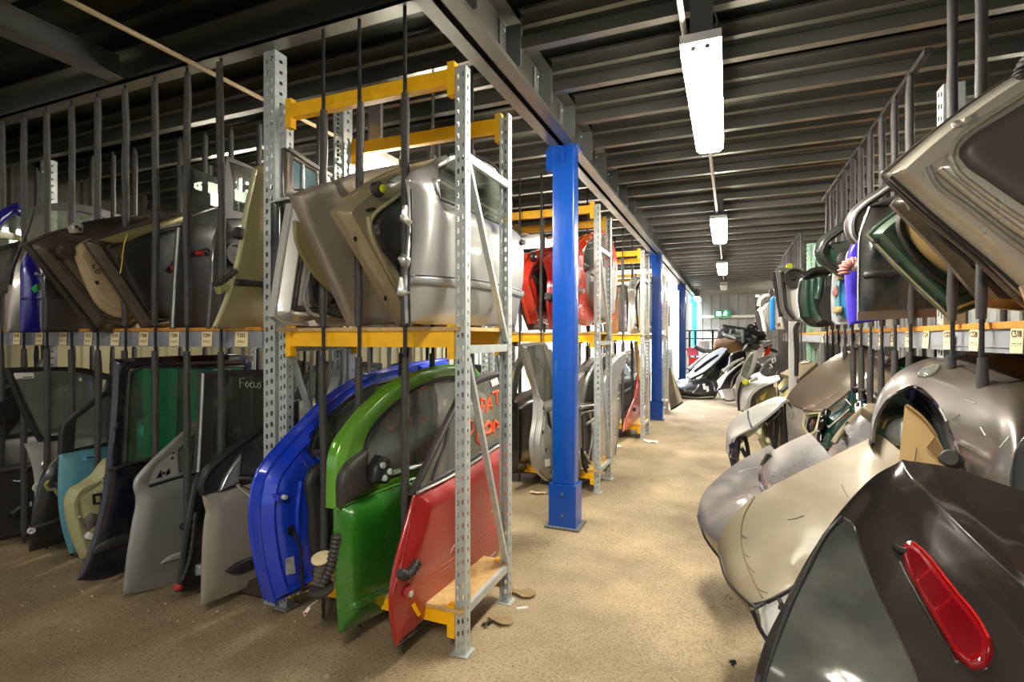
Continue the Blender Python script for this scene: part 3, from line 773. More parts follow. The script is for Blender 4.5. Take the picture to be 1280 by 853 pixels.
RX = .95
RYs = [2.56 + .2835 * k for k in range(32)]
def right_rack():
    r = thing('storage_rack', 'long right rack with cream number cards and foam covered divider rods', 'rack', (RX + .3, 6, 0))
    for i, y in enumerate((.3, 3.17, 6.3, 7.83, 10.9)):
        up = upright(RX + .01, y, 2.72, .085, .085, open_dir=1, pitch=.06, axis='y'); up.ob('upright', M_GALV if i != 3 else M_PALEGREEN, r)
        upright(RX + .6, y, 2.72, .085, .085, open_dir=-1, pitch=.06, axis='y').ob('upright', M_GALV, r)
        MB().obox((RX + .05, y, .3), (RX + .55, y, 1.35), .03, .04, (0, 1, 0)).obox((RX + .05, y, 2.6), (RX + .55, y, 1.75), .03, .04, (0, 1, 0)).obox((RX + .05, y, 2.62), (RX + .55, y, 2.62), .03, .04, (0, 0, 1)).ob('brace', M_GALV if i != 3 else M_PALEGREEN, r)
    for x in (RX - .012, RX + .57):
        MB().box(x, x + .045, .2, 11, 1.44, 1.53).box(x - .004, x, .2, 11, 1.46, 1.466).ob('beam', M_GREYBEAM, r)
    MB().box(RX - .02, RX + .62, .2, 11, 1.531, 1.556).ob('shelf_board', M_EDGE, r)
    MB().obox((RX - .03, 3.2, 2.925), (RX - .03, 6.3, 2.925), .03, .03).ob('top_rail', M_IRON, r)
    MB().obox((RX - .03, 8.1, 2.925), (RX - .03, 11.1, 2.925), .03, .03).ob('top_rail', M_IRON, r)
    for i, y in enumerate(RYs):
        if abs(y - 3.127) < .08 or 6.2 < y < 7.9: continue
        top = 3.12 if y < 3.1 else 2.92
        rod(r, RX - .045, y, .02, top, ((.06, 1.42), (1.57, top - .03)))
        if y < 6: rod(r, RX + .66, y, .02, top, ((.06, 1.42), (1.57, top - .03)))
    n = 518
    for i, y in enumerate(RYs):
        if i > 14: break
        yy = y - .14 if i else y - .20
        if abs(yy - 3.127) < .07: yy -= .05
        card(r, (RX - .0165, yy, 1.488), (0, -1, 0), .085, .088, ['C%d' % (n + 2 * i), 'C%d' % (n + 2 * i - 1)] if i < 5 else ['C%d' % (n + 2 * i)])
    card(r, (RX - .0165, 2.93, 1.48), (0, -1, 0), .06, .06, None, M_WHITE)
    return r
RR = right_rack()
o = thing('exit_sign', 'green lit emergency exit sign on the far rail', 'sign', (-.3, 22.25, 2.35))
MB().box(-.5, .1, 22.2, 22.29, 2.28, 2.56).ob('sign_box', mat('exit green', (40, 150, 110), rough=.4), o)
mw = emit('exit symbol glow', (190, 255, 225), 1.2)
MB().box(-.42, -.26, 22.195, 22.2, 2.34, 2.50).ob('door_symbol', mw, o)
MB().tube([(-.08, 22.197, 2.50), (-.08, 22.197, 2.52)], .022, 8).add(*tube_geo([(-.09, 22.197, 2.48), (-.11, 22.197, 2.40), (-.05, 22.197, 2.34)], .014, 6)).add(*tube_geo([(-.11, 22.197, 2.40), (-.17, 22.197, 2.35)], .014, 6)).add(*tube_geo([(-.16, 22.197, 2.45), (-.02, 22.197, 2.44)], .01, 6)).ob('running_figure', mw, o)
# ================================================================== car doors on the left racks
CAT = 'car door'
def door(label, pl, base_uv, group, name='car_door'):
    return thing(name, label, CAT, pl.w(pl.ab(*base_uv)), group)
G_LL, G_LU, G_YL, G_YU = 'doors on the floor of the left rack', 'doors on the left rack shelf', 'doors on the floor of the front yellow rack', 'doors on the shelf of the front yellow rack'

# ---------- left rack, floor level (from the perforated post leftwards)
pl = PX(-2.54, ly=.03)
r = door('dusty silver beige front door with a mirror corner, next to the perforated post', pl, (254, 757), G_LL)
body = [(253.5, 758, 1), (254.5, 700), (258, 650), (259.5, 640), (257, 630), (255, 620, 1), (290, 611, 1), (330, 600, 1), (372, 588, 1), (380, 690, 1), (320, 731), (285, 746)]
panel(r, 'door_panel', P_BEIGEGREY, pl, body, prof=p_skin(), back=p_door(), bar=(.03, .75))
fr = [(255, 621, 1), (251, 612), (252, 603), (257, 590), (275, 572), (300, 553), (328, 532), (352, 512, 1), (376, 500, 1), (376, 590, 1), (330, 602, 1)]
panel(r, 'window_frame', M_BLACK, pl, fr, [[(291, 594, 1), (301, 566), (330, 545), (368, 520, 1), (368, 588, 1), (330, 598, 1)]], th=.02, off=.002, prof=p_skin(.02))
panel(r, 'window_glass', M_DARKGL, pl, [(291, 595, 1), (301, 565), (330, 545), (370, 520, 1), (370, 590, 1)], th=.004, off=-.008)
panel(r, 'mirror_corner', M_SILVERTRIM, pl, [(272, 614, 1), (278, 600), (290, 580), (300, 567, 1), (296, 604, 1)], th=.012, off=.012, prof=p_lump(.012, .02))
panel(r, 'rubbing_strip', M_BLACK, pl, [(277, 714), (290, 704), (320, 692, 1), (372, 672, 1), (372, 680, 1), (320, 706), (285, 717)], th=.01, off=.012, prof=p_lump(.014, .012))
line(r, 'window_seal', M_RUB, pl, [(253, 618), (252, 606), (258, 592), (280, 570), (320, 540), (352, 514)], .011, .012)
for k, (m, pts) in enumerate(((M_WHITE, [(291, 606), (303, 618), (306, 645), (308, 672)]), (mat('copper lead', (170, 110, 90)), [(293, 606), (306, 622), (311, 650), (313, 674)]), (M_BLACK, [(290, 604), (304, 610), (318, 618)]))):
    line(r, 'wire', m, pl, pts, .0035, .03)

pl = PX(-2.83, ly=.02)
r = door('black framed rear door with a white chalked word on its dark window', pl, (222, 741), G_LL)
panel(r, 'door_panel', P_BLACK, pl, [(221.6, 741, 1), (229, 690), (236, 640), (245, 600), (249, 588, 1), (330, 574, 1), (345, 690, 1), (262, 734), (240, 742)], prof=p_skin(), back=p_door(), bar=(.02, .8))
panel(r, 'window_frame', M_TRIM, pl, [(252.7, 466, 1), (300, 463), (360, 462, 1), (356, 572, 1), (247, 589, 1), (250, 540)], [[(270, 472, 1), (352, 469, 1), (349, 566, 1), (266, 579, 1), (267, 530)]], th=.03, prof=p_skin(.01))
panel(r, 'window_glass', M_DARKGL, pl, [(269, 471, 1), (353, 468, 1), (350, 568, 1), (265, 580, 1)], th=.004, off=-.012)
line(r, 'frame_trim', M_GALV, pl, [(252.7, 467), (250, 530), (246.5, 590)], .008, .008)
for ln in ([(301, 485), (300.5, 473.5), (306, 473)], [(301, 479), (305, 478.6)], [(309.5, 477), (307.5, 481), (309.5, 485), (312, 481), (309.5, 477)], [(316.5, 478), (313.5, 480), (313.5, 483.5), (317, 485)],
           [(318.5, 478), (318.5, 483.5), (321, 485), (323, 483), (323, 478)], [(327, 478), (324.5, 479.5), (326.5, 482), (326.5, 484.5), (324, 485.5)]):
    line(r, 'chalk_lettering', M_CHALK, pl, ln, .0022, -.006, smooth=len(ln) > 3)
line(r, 'door_seal', M_RUB, pl, [(246, 592), (238, 640), (230, 690), (224, 738)], .012, .012)
bellows('cable_boot', [pl.w(pl.ab(*p), .03) for p in ((240, 640), (234, 690), (226, 718), (218, 732))], .013, M_TRIM, r, 14)
disc(r, 'plug', mat('red plug', (170, 46, 44), rough=.5), pl, (217, 733), .016, .02, .03)
panel(r, 'latch', M_GALV, pl, [(243, 706, 1), (254, 703, 1), (254, 716, 1), (243, 719, 1)], th=.03, off=.03, prof=p_skin(.01))
disc(r, 'hinge_bolt', M_GALV, pl, (254, 672), .014, .01, .02)
disc(r, 'hinge_bolt', M_GALV, pl, (256, 685), .012, .01, .02)

pl = PX(-3.13, ly=.02)
r = door('silver grey front door with an empty mirror corner, left of the chalked dark window', pl, (156, 745), G_LL)
panel(r, 'door_panel', P_SILVGREY, pl, [(155.8, 745, 1), (160, 700), (167, 655), (171.5, 628), (171, 620), (168.5, 611), (170, 600), (176, 592), (196, 571), (222, 547), (252, 523, 1), (290, 500, 1), (310, 560, 1), (310, 690, 1), (222, 731)],
      [[(186, 606, 1), (196, 584), (216, 568, 1), (222, 594, 1)], [(226, 592, 1), (224, 562), (255, 534), (284, 514, 1), (292, 576, 1)]], prof=p_skin(), back=p_door(), bar=(.035, .7))
panel(r, 'mirror_mount', P_LTGREY, pl, [(184, 607, 1), (195, 583), (217, 567, 1), (223, 596, 1)], [[(196, 599, 1), (204, 586, 1), (206, 597, 1)], [(209, 590, 1), (214, 585, 1), (216, 592, 1), (210, 597, 1)]], th=.012, off=-.01)
panel(r, 'window_glass', M_CLEAR, pl, [(225, 593, 1), (223, 562), (255, 533), (285, 513, 1), (293, 577, 1)], th=.004, off=-.02)
line(r, 'belt_seal', M_RUB, pl, [(186, 608), (222, 597), (252, 590), (292, 577)], .008, .006)
panel(r, 'side_moulding', P_LTGREY, pl, [(198, 704, 1), (210, 694), (222, 690), (300, 660, 1), (300, 666, 1), (222, 698)], th=.008, off=.008, prof=p_lump(.012, .012))
for c in ((205, 592), (216, 573), (217, 566)): disc(r, 'fixing_hole', M_BLACK, pl, c, .009, -.004, .004, 10)
pd = Pl(pl.w(pl.ab(228, 616)), (.35, -1, 0)); plate(r, 'paper_tag', M_WHITE, pd, [(226, 612), (232, 612), (232, 620), (226, 620)], .004)
line(r, 'door_check_arm', M_IRON, pl, [(217, 656), (224, 653), (240, 648)], .008, .04); disc(r, 'arm_knob', M_IRON, pl, (219, 656), .02, .04, .03)

pl = PX(-3.41, ly=.02)
r = door('tall navy black van door with a big green tinted window', pl, (98, 727), G_LL)
panel(r, 'door_panel', P_NAVY, pl, [(98, 727, 1), (113, 690), (124, 650), (131, 615), (134, 590), (140, 530), (144.6, 449, 1), (200, 446), (300, 443, 1), (318, 446, 1), (316, 600, 1), (300, 650, 1), (190, 702), (165, 713), (125, 727)],
      [[(154, 576), (157, 520), (160, 466), (166, 462, 1), (250, 459), (304, 457, 1), (300, 560, 1), (200, 571), (158, 579)]], prof=p_skin(.02), back=p_door(.07), bar=(.03, .8))
panel(r, 'window_glass', M_TEALGL, pl, [(153, 579), (156, 520), (159, 464, 1), (250, 457), (306, 456, 1), (302, 562, 1), (200, 573)], th=.005, off=-.012)
inset_line(r, 'window_seal', M_RUB, pl, [(154, 576), (157, 520), (160, 466), (166, 462, 1), (250, 459), (304, 457, 1), (300, 560, 1), (200, 571), (158, 579)], -.0, .010, .004) if False else None
line(r, 'window_seal', M_TRIM, pl, [(156, 577), (158.5, 520), (161.5, 466), (168, 463), (250, 460), (304, 458)], .009, .004)
line(r, 'belt_seal', M_TRIM, pl, [(134, 588), (160, 580), (210, 573), (300, 560)], .010, .008)
panel(r, 'side_moulding', M_TRIM, pl, [(114, 689, 1), (118, 683), (166, 665, 1), (290, 620, 1), (290, 630, 1), (166, 676), (114, 694)], th=.01, off=.012, prof=p_lump(.012, .015))

pl = PX(-3.69, ly=.02)
r = door('pale green door edge with a square latch hole, tucked beside the navy van door', pl, (102, 699), G_LL)
cre = [(101.7, 699, 1), (90, 672), (82.5, 640), (82, 625), (88, 612), (103, 603), (117, 592), (124, 582), (131, 574, 1), (150, 570, 1), (150, 690, 1)]
panel(r, 'inner_shell', P_CREAM, pl, cre, prof=p_shell(.045, .012, .04, .012, .065), th=.02)
line(r, 'shell_rib', P_CREAM, pl, [(104, 690), (94, 655), (89, 625), (97, 612), (114, 603)], .008, .04)
plate(r, 'latch_hole', M_BLACK, pl, [(109, 617), (120, 615), (121, 628), (110, 630)], .01, .05)
plate(r, 'latch_plate', P_CREAM, pl, [(112, 619.5), (117, 618.5), (118, 626), (113, 627)], .004, .061)
panel(r, 'lock_motor', mat('brown grey plastic', (104, 92, 88), rough=.6), pl, [(99, 650), (107, 640), (116, 642), (113, 655), (103, 662)], th=.03, off=.07, prof=p_skin(.02))
disc(r, 'white_connector', M_WHITE, pl, (104, 668), .022, .05, .03, 8); disc(r, 'hole_rim', P_CREAM, pl, (98, 624), .018, .045, .006, 12, .6)
for c in ((94, 645), (112, 688), (122, 600)): disc(r, 'screw', M_GALV, pl, c, .008, .045, .008, 8)

pl = PX(-3.97, ly=.02)
r = door('light blue door with black window frame and a lever handle', pl, (89, 692), G_LL)
panel(r, 'door_panel', P_TEAL, pl, [(88.6, 693, 1), (80, 665), (75, 635), (74, 605), (75.5, 568, 1), (100, 564), (137, 558, 1), (160, 556, 1), (160, 680, 1)], prof=p_skin(), back=p_door(), bar=(.03, .7))
panel(r, 'window_frame', M_BLACK, pl, [(75, 569, 1), (76, 545), (78, 531), (100, 513), (142, 484, 1), (165, 474, 1), (165, 556, 1), (120, 560)], [[(95, 545), (97, 524), (137, 494, 1), (136, 553, 1), (94, 561, 1)]], th=.02, prof=p_skin(.012))
panel(r, 'window_glass', M_CLEAR, pl, [(94, 548), (96, 524), (138, 494, 1), (137, 555, 1), (93, 562, 1)], th=.004, off=-.01)
panel(r, 'door_handle', M_TEALGL if False else P_TEAL, pl, [(99, 575), (103, 568), (113, 567), (115, 573), (105, 577)], th=.01, off=.012, prof=p_lump(.02, .02))
line(r, 'handle_gap', M_BLACK, pl, [(103, 572), (108, 571), (113, 571)], .005, .034)

pl = PX(-4.23, ly=.02)
r = door('black door with a pale lock mechanism on its edge, left of the light blue door', pl, (38, 691), G_LL)
panel(r, 'door_panel', P_BLACK, pl, [(37.7, 691, 1), (40, 655), (47, 615), (55, 592), (74, 571, 1), (140, 555, 1), (140, 660, 1), (82, 679)], prof=p_skin(), back=p_door(), bar=(.03, .7))
panel(r, 'side_moulding', M_TRIM, pl, [(41, 657, 1), (75, 645, 1), (75, 651, 1), (41, 663, 1)], th=.01, off=.012, prof=p_lump(.012, .012))
line(r, 'lock_mechanism', mat('pale brass', (150, 150, 96), rough=.5, metal=.3), pl, [(58, 600), (54, 606), (57, 612), (63, 610), (68, 618)], .012, .02)
panel(r, 'lock_case', M_TRIM, pl, [(62, 602), (72, 600), (74, 608), (66, 612)], th=.03, off=.03, prof=p_skin(.012))
disc(r, 'door_bolt', M_WHITE, pl, (36, 663), .02, .02, .02, 12, .6)

pl = PX(-4.5, ly=.02)
r = door('grey beige door with black window frame and a paper sticker on its glass', pl, (60, 690), G_LL)
panel(r, 'door_panel', P_LTGREY, pl, [(60, 690, 1), (46, 640), (43, 590), (36, 566), (31, 555, 1), (75, 551, 1), (130, 545, 1), (130, 660, 1)], prof=p_skin(), back=p_door(), bar=(.02, .7))
panel(r, 'window_frame', M_BLACK, pl, [(6, 460, 1), (60, 459), (110, 461), (144, 470, 1), (140, 547, 1), (50, 553, 1), (36, 530)], [[(17, 466, 1), (100, 466), (134, 475, 1), (132, 541, 1), (54, 546, 1)]], th=.02, prof=p_skin(.012))
panel(r, 'window_glass', M_CLEAR, pl, [(15, 465, 1), (100, 465), (136, 474, 1), (134, 543, 1), (53, 548, 1)], th=.004, off=-.01)
plate(r, 'paper_sticker', M_WHITE, pl, [(18, 466.5), (43, 466), (43, 473), (18, 474)], .002, -.008)
line(r, 'sticker_print', M_INK, pl, [(29, 472), (41, 471.6)], .004, -.005, smooth=False)
disc(r, 'door_handle', M_SILVERTRIM, pl, (53, 581), .028, .01, .02, 12); disc(r, 'door_bolt', M_WHITE, pl, (45, 609), .03, .015, .02, 12, .6)

pl = PX(-4.82, ly=.02)
r = door('dark charcoal door seen from inside, farthest left on the floor', pl, (2, 680), G_LL)
panel(r, 'door_panel', M_TRIM, pl, [(-60, 690, 1), (-50, 600, 1), (0, 584), (39, 578, 1), (60, 575, 1), (55, 650), (30, 668), (0, 676)], prof=p_shell(.03, .01, .03, .006, .06), th=.06)
panel(r, 'armrest', M_BLACK, pl, [(5, 640), (24, 625), (30, 632), (12, 648)], th=.02, off=.05, prof=p_lump(.03, .03))
panel(r, 'window_frame', M_BLACK, pl, [(-60, 600, 1), (-40, 530), (30, 488), (80, 472, 1), (84, 480, 1), (30, 508), (0, 530), (0, 584, 1)], [[(-40, 590, 1), (-30, 540), (-4, 520), (-4, 580, 1)]], th=.02, off=-.005)
line(r, 'wire', M_WHITE, pl, [(12, 600), (18, 601), (24, 598)], .005, .05)
plate(r, 'paper_tag', M_WHITE, PC(32, 632, pl.w(pl.ab(32, 632)) @ FW, (.4, -1, 0)), [(27, 629), (40, 627), (40, 633), (27, 636)], .003)

# ---------- left rack, shelf level
pl = PX(-2.52, ly=.03, Z=1.9)
r = door('olive gold door standing on the shelf against the perforated post', pl, (268, 411), G_LU)
panel(r, 'door_panel', P_OLIVE, pl, [(267.5, 411, 1), (283, 372), (297, 322), (303, 290), (306, 268), (313, 235), (320, 208, 1), (345, 200, 1), (352, 411, 1)], prof=p_skin(), back=p_door(), bar=(.03, .6))
line(r, 'edge_trim', P_CREAM, pl, [(268.5, 409), (284, 371), (298, 322), (304, 290), (307, 268), (314, 236), (319, 212)], .013, .0)
panel(r, 'rubbing_strip', M_BLACK, pl, [(292, 349, 1), (350, 352, 1), (350, 361, 1), (290, 357, 1)], th=.01, off=.01, prof=p_lump(.012, .012))
bellows('cable_boot', [pl.w(pl.ab(*p), .03) for p in ((262, 356), (272, 352), (284, 344), (290, 338))], .018, M_TRIM, r, 6)
panel(r, 'lock_plate', mat('pale brass', (150, 150, 96)), pl, [(268, 358, 1), (282, 352), (283, 362), (272, 368, 1)], th=.03, off=.03, prof=p_skin(.01))
panel(r, 'hinge', M_TRIM, pl, [(290, 296, 1), (295, 284), (303, 286, 1), (300, 300, 1)], th=.03, off=.03, prof=p_skin(.01))

pl = PX(-2.8, ly=.02, Z=1.9)
r = door('dark grey door with a brownish window, standing behind the olive gold door', pl, (262, 411), G_LU)
panel(r, 'door_panel', paint('charcoal paint', (58, 58, 60), dust=.3, metal=.3, rough=.35), pl, [(260, 411, 1), (264, 350), (268, 300), (279, 272, 1), (320, 272, 1), (345, 275, 1), (350, 411, 1)], prof=p_skin(), back=p_door(), bar=(.02, .7))
panel(r, 'window_frame', M_TRIM, pl, [(281, 273, 1), (279, 240), (283, 195, 1), (300, 202), (340, 220, 1), (340, 274, 1)], [[(291, 263), (291, 230), (286, 202, 1), (318, 213, 1), (312, 268, 1)]], th=.015, off=.002)
panel(r, 'window_glass', M_DARKGL, pl, [(290, 266, 1), (290, 230), (285, 200, 1), (320, 213, 1), (316, 270, 1)], th=.004, off=-.006)
disc(r, 'speaker', M_TRIM, pl, (291, 318), .07, .004, .012, 20, .8)
plate(r, 'white_latch', M_WHITE, pl, [(291, 288), (297, 285), (298, 296), (292, 298)], .015, .01)

pl = PX(-3.1, ly=.02, Z=1.9)
r = door('charcoal door with clear raised glass and a red plug, on the shelf', pl, (215, 411), G_LU)
panel(r, 'door_panel', M_TRIM, pl, [(214, 411, 1), (217, 350), (221.6, 284, 1), (240, 280), (275, 284, 1), (290, 411, 1)], prof=p_skin(), back=p_door(), bar=(.02, .7))
line(r, 'edge_seal', M_GALV, pl, [(215, 410), (218, 350), (222.5, 285)], .008, .006)
panel(r, 'window_glass', M_DARKGL, pl, [(238, 282, 1), (232, 245), (224, 206, 1), (250, 214), (285, 228, 1), (285, 286, 1)], th=.005)
line(r, 'glass_rail', M_GREENGL if False else M_SILVERTRIM, pl, [(238, 270), (262, 262), (285, 255)], .006, .006)
line(r, 'window_post', M_TRIM, pl, [(223, 206), (229, 240), (236, 282)], .012, .002)
disc(r, 'red_plug', mat('red plug', (190, 40, 36)), pl, (244, 317), .018, .0, .04, 10)
line(r, 'wire', M_BLACK, pl, [(247, 316), (254, 312), (262, 318), (268, 314)], .008, .02)

pl = PX(-3.42, ly=.0, lz=.05, Z=1.9)
r = door('dark olive framed door with glossy black inner trim, tipped on its corner', pl, (182, 412), G_LU)
oc = [(106, 303, 1), (121, 296), (150, 287), (190, 274), (227, 266, 1), (262, 262, 1), (255, 340), (235, 405, 1), (182, 414, 1), (150, 366)]
panel(r, 'inner_shell', P_BROWNBLK, pl, oc, prof=p_shell(.05, .012, .035, .016, .06), th=.03)
tr = [(141, 322), (146, 312), (158, 304), (190, 292), (215, 286, 1), (232, 290, 1), (230, 350), (222, 396), (200, 399), (184, 388), (158, 356)]
panel(r, 'trim_panel', M_BLACK, pl, tr, th=.01, off=.055, prof=p_lump(.02, .03))
inset_line(r, 'door_seal', M_TRIM, pl, oc, .062, .010, .05)
panel(r, 'window_rail', P_OLIVE, pl, [(118, 301), (150, 290), (200, 276), (226, 268, 1), (224, 277, 1), (180, 292), (140, 305)], th=.02, off=.06, prof=p_skin(.01))
disc(r, 'red_connector', mat('red plug', (190, 40, 36)), pl, (207, 335), .022, .07, .03, 10); disc(r, 'speaker', M_TRIM, pl, (213, 331), .035, .07, .02, 14, .7)
line(r, 'wire', mat('yellow wire', (190, 180, 60)), pl, [(150, 292), (146, 306), (143, 330), (141, 342)], .004, .07)

pl = PX(-3.7, ly=.0, lz=.05, Z=1.9)
r = door('dark brown door with tan inner trim, tipped on its corner on the left shelf', pl, (117, 414), G_LU)
ob = [(29.5, 306, 1), (60, 292), (91, 283), (130, 274), (187, 268, 1), (200, 300), (180, 400, 1), (150, 416), (117, 415, 1), (75, 362)]
panel(r, 'inner_shell', P_BROWNBLK, pl, ob, prof=p_shell(.05, .02, .06, .016, .1), th=.03)
panel(r, 'door_skin', P_BLACK, pl, [(29, 307, 1), (36, 303), (78, 350), (128, 414, 1), (117, 416, 1), (75, 364)], th=.02, off=.012, prof=p_skin(.008))
panel(r, 'trim_panel', P_TAN, pl, [(85, 318), (89, 309), (98, 302), (119, 294, 1), (132, 306), (150, 342), (160, 376), (157, 396), (142, 397), (122, 388), (98, 350)], th=.012, off=.055, prof=p_lump(.02, .03))
panel(r, 'pocket_rim', P_TAN, pl, [(90, 318), (95, 310), (113, 301, 1), (126, 322), (146, 362), (152, 384), (138, 388), (122, 378), (104, 348)], th=.006, off=.078, prof=p_lump(.008, .02))
for ln in ([(104, 333), (107, 331), (105, 336), (108, 335)], [(108, 339), (111, 337), (112, 342), (109, 342), (108, 339)], [(112, 336), (115, 338), (114, 343)]): line(r, 'stamp_mark', M_INK, pl, ln, .0025, .088)
panel(r, 'pull_slot', M_BLACK, pl, [(107, 351), (112, 351), (113, 355), (109, 356)], th=.004, off=.09)
panel(r, 'hinge', mat('zinc hinge', (170, 166, 150), metal=.4), pl, [(81, 284, 1), (90, 278), (97, 282, 1), (96, 292, 1), (84, 292, 1)], th=.04, off=.07, prof=p_skin(.01))
for c in ((86.5, 284), (91, 287)): disc(r, 'hinge_hole', M_BLACK, pl, c, .01, .071, .003, 10)
line(r, 'wiring', M_BLACK, pl, [(98, 281), (120, 277), (140, 274), (160, 270)], .016, .05)
disc(r, 'shell_boss', P_BROWNBLK, pl, (74, 314), .05, .05, .02, 16)

pl = PX(-4.08, ly=.02, Z=1.9)
r = door('black lower door behind the tipped brown door on the left shelf', pl, (56, 415), G_LU)
panel(r, 'door_panel', P_BLACK, pl, [(54, 415, 1), (54, 373, 1), (54, 344), (58, 330, 1), (120, 330, 1), (120, 415, 1)], prof=p_skin(), back=p_door(), bar=(.01, .6))
panel(r, 'lower_panel', P_SILVGREY if False else M_TRIM, pl, [(55, 372, 1), (110, 374, 1), (110, 414, 1), (54, 414, 1)], th=.01, off=.012, prof=p_skin(.01))
pl = PX(-4.2, ly=.02, Z=1.9)
r = door('deep blue door edge with silver script and a green clip, left shelf', pl, (27, 416), G_LU)
panel(r, 'door_panel', P_DKBLUE, pl, [(26.4, 416, 1), (27, 360), (28, 330), (35, 314), (44, 322), (54, 345, 1), (53, 416, 1)], prof=p_skin(), back=p_door(.04), bar=(.03, .5))
line(r, 'feature_line', P_DKBLUE, pl, [(27, 374), (53, 373)], .01, .0)
line(r, 'script_lettering', M_CHALK, pl, [(41, 343), (43, 340.5), (43, 344), (46, 341), (46, 344.5), (50, 343.5), (52, 343)], .003, .004)
panel(r, 'green_clip', mat('green clip', (40, 170, 90), rough=.5), pl, [(37, 360), (42, 356), (45, 364), (40, 366)], th=.02, off=.02); panel(r, 'latch', M_TRIM, pl, [(43, 355), (50, 354), (51, 362), (46, 363)], th=.02, off=.02)
pl = PX(-4.36, ly=.02, Z=1.9)
r = door('grey door edge left of the deep blue door on the left shelf', pl, (11, 416), G_LU)
panel(r, 'door_panel', P_GREY, pl, [(9.5, 416, 1), (12, 360), (16, 335), (24, 315), (34, 308, 1), (50, 308, 1), (50, 416, 1)], prof=p_skin(), back=p_door(.04), bar=(.03, .5))
line(r, 'edge_seal', M_RUB, pl, [(11, 356), (15, 335), (23, 315), (33, 290), (42, 262)], .01, .01)
pl = PX(-4.75, ly=.02, Z=1.9)
r = door('blue tipped window frame at the far left of the shelf', pl, (5, 414), G_LU)
panel(r, 'window_frame', P_DKBLUE, pl, [(-30, 310, 1), (-10, 275), (15, 256), (22, 253), (31, 265), (34, 275, 1), (20, 268), (0, 284), (-15, 320, 1)], th=.04, prof=p_lump(.02, .03))
panel(r, 'window_glass', M_CLEAR, pl, [(-14, 318, 1), (0, 284), (20, 268), (33, 276, 1), (25, 300, 1)], th=.005, off=-.01)
panel(r, 'inner_shell', M_TRIM, pl, [(-40, 320, 1), (30, 300, 1), (20, 360), (-10, 380), (-40, 414, 1)], prof=p_shell(.03, .01, .03, .006, .06), th=.05, off=-.01)
panel(r, 'belt_rail', P_CREAM, pl, [(-30, 300, 1), (0, 290), (30, 296, 1), (30, 303, 1), (0, 298), (-30, 310, 1)], th=.02, off=.02)

# ---------- front yellow rack, floor level
pl = PX(-2.1, ly=.05, Y=1.95, Z=.8)
r = door('bright blue front door seen from its hinge side, with black inner trim', pl, (345, 754), G_YL)
out = [(342, 755, 1), (331, 715), (324, 675), (322, 645), (324, 620), (330, 596), (339, 580), (360, 555), (380, 534), (418, 496), (440, 481), (458, 471), (492, 461), (528, 453, 1), (560, 448, 1), (570, 560, 1), (560, 660, 1), (430, 712), (397, 728)]
hole = [(385, 560), (392, 541), (420, 510), (450, 488), (500, 471), (548, 462, 1), (552, 545, 1), (450, 562), (400, 575, 1)]
panel(r, 'inner_shell', P_BLUE, pl, out, [hole], prof=p_shell(.055, .02, .05, .02, .075), th=.05, res=.022)
panel(r, 'outer_skin', P_BLUE, pl, out, [hole], prof=p_skin(.01), th=.006, off=-.055)
panel(r, 'window_glass', M_CLEAR, pl, [(384, 562), (392, 540), (420, 509), (450, 487), (500, 470), (550, 461, 1), (553, 547, 1), (450, 564)], th=.004, off=-.03)
tr = [(374, 590), (381, 581), (400, 576), (430, 570), (555, 548, 1), (552, 655, 1), (430, 705), (397, 715), (383, 704), (377, 685), (375, 640)]
panel(r, 'trim_panel', M_TRIM, pl, tr, th=.012, off=.06, prof=p_lump(.035, .05))
panel(r, 'trim_upper', M_BLACK, pl, [(376, 592), (383, 583), (400, 578), (430, 573), (500, 560, 1), (500, 590, 1), (430, 602), (377, 614)], th=.006, off=.096, prof=p_skin(.02))
panel(r, 'door_pocket', M_BLACK, pl, [(396, 680), (402, 655), (414, 645), (490, 630, 1), (490, 668), (420, 700), (400, 703)], th=.01, off=.096, prof=p_lump(.03, .03))
line(r, 'window_seal', M_RUB, pl, [(384, 575), (386, 558), (393, 541), (420, 510), (450, 488), (500, 471)], .012, .03)
line(r, 'pillar_rib', P_BLUE, pl, [(352, 600), (348, 640), (352, 690), (362, 725)], .022, .035); line(r, 'pillar_rib', P_BLUE, pl, [(366, 600), (362, 640), (366, 690), (380, 722)], .014, .055)
panel(r, 'hinge', P_BLUE, pl, [(333, 616, 1), (349, 612, 1), (350, 622, 1), (334, 626, 1)], th=.03, off=.075, prof=p_skin(.01)); disc(r, 'hinge_pin', M_GALV, pl, (340, 619), .012, .076, .02, 10)
plate(r, 'maker_plate', mat('pale plate', (206, 208, 214), metal=.3, rough=.4, var=.6, vcol=(120, 124, 140), scale=40), pl, [(346, 696), (356, 693), (358, 714), (347, 716)], .004, .06)
for c in ((350, 702), (352, 709)): disc(r, 'plate_rivet', M_GALV, pl, c, .008, .065, .004, 8)
disc(r, 'cable_hole', M_BLACK, pl, (353, 661), .024, .058, .004, 14)
line(r, 'door_seal', M_RUB, pl, [(354, 662), (362, 680), (363, 700), (366, 735), (380, 729), (400, 722)], .008, .07)
bellows('cable_boot', [P(u, v, 2.36) for u, v in ((421, 668), (417, 690), (412, 712), (402, 733))], .024, M_TRIM, r, 12)
bellows('cable_boot', [P(u, v, 2.38) for u, v in ((403, 702), (402, 716), (400, 730))], .036, mat('grey brown rubber', (92, 84, 74), rough=.8), r, 5)
disc(r, 'boot_collar', M_CARD, PC(402, 699, 2.38, (.05, -.3, 1)), (402, 699), .045, 0, .01, 14)
disc(r, 'boot_flange', M_TRIM, PC(402, 738, 2.36, (.05, -.25, 1)), (402, 738), .055, 0, .012, 18)
disc(r, 'wire_clip', M_WHITE, pl, (411, 640), .03, .16, .03, 8); line(r, 'wire', M_CREAMWALL, pl, [(411, 640), (419, 648), (421, 668)], .01, .17)
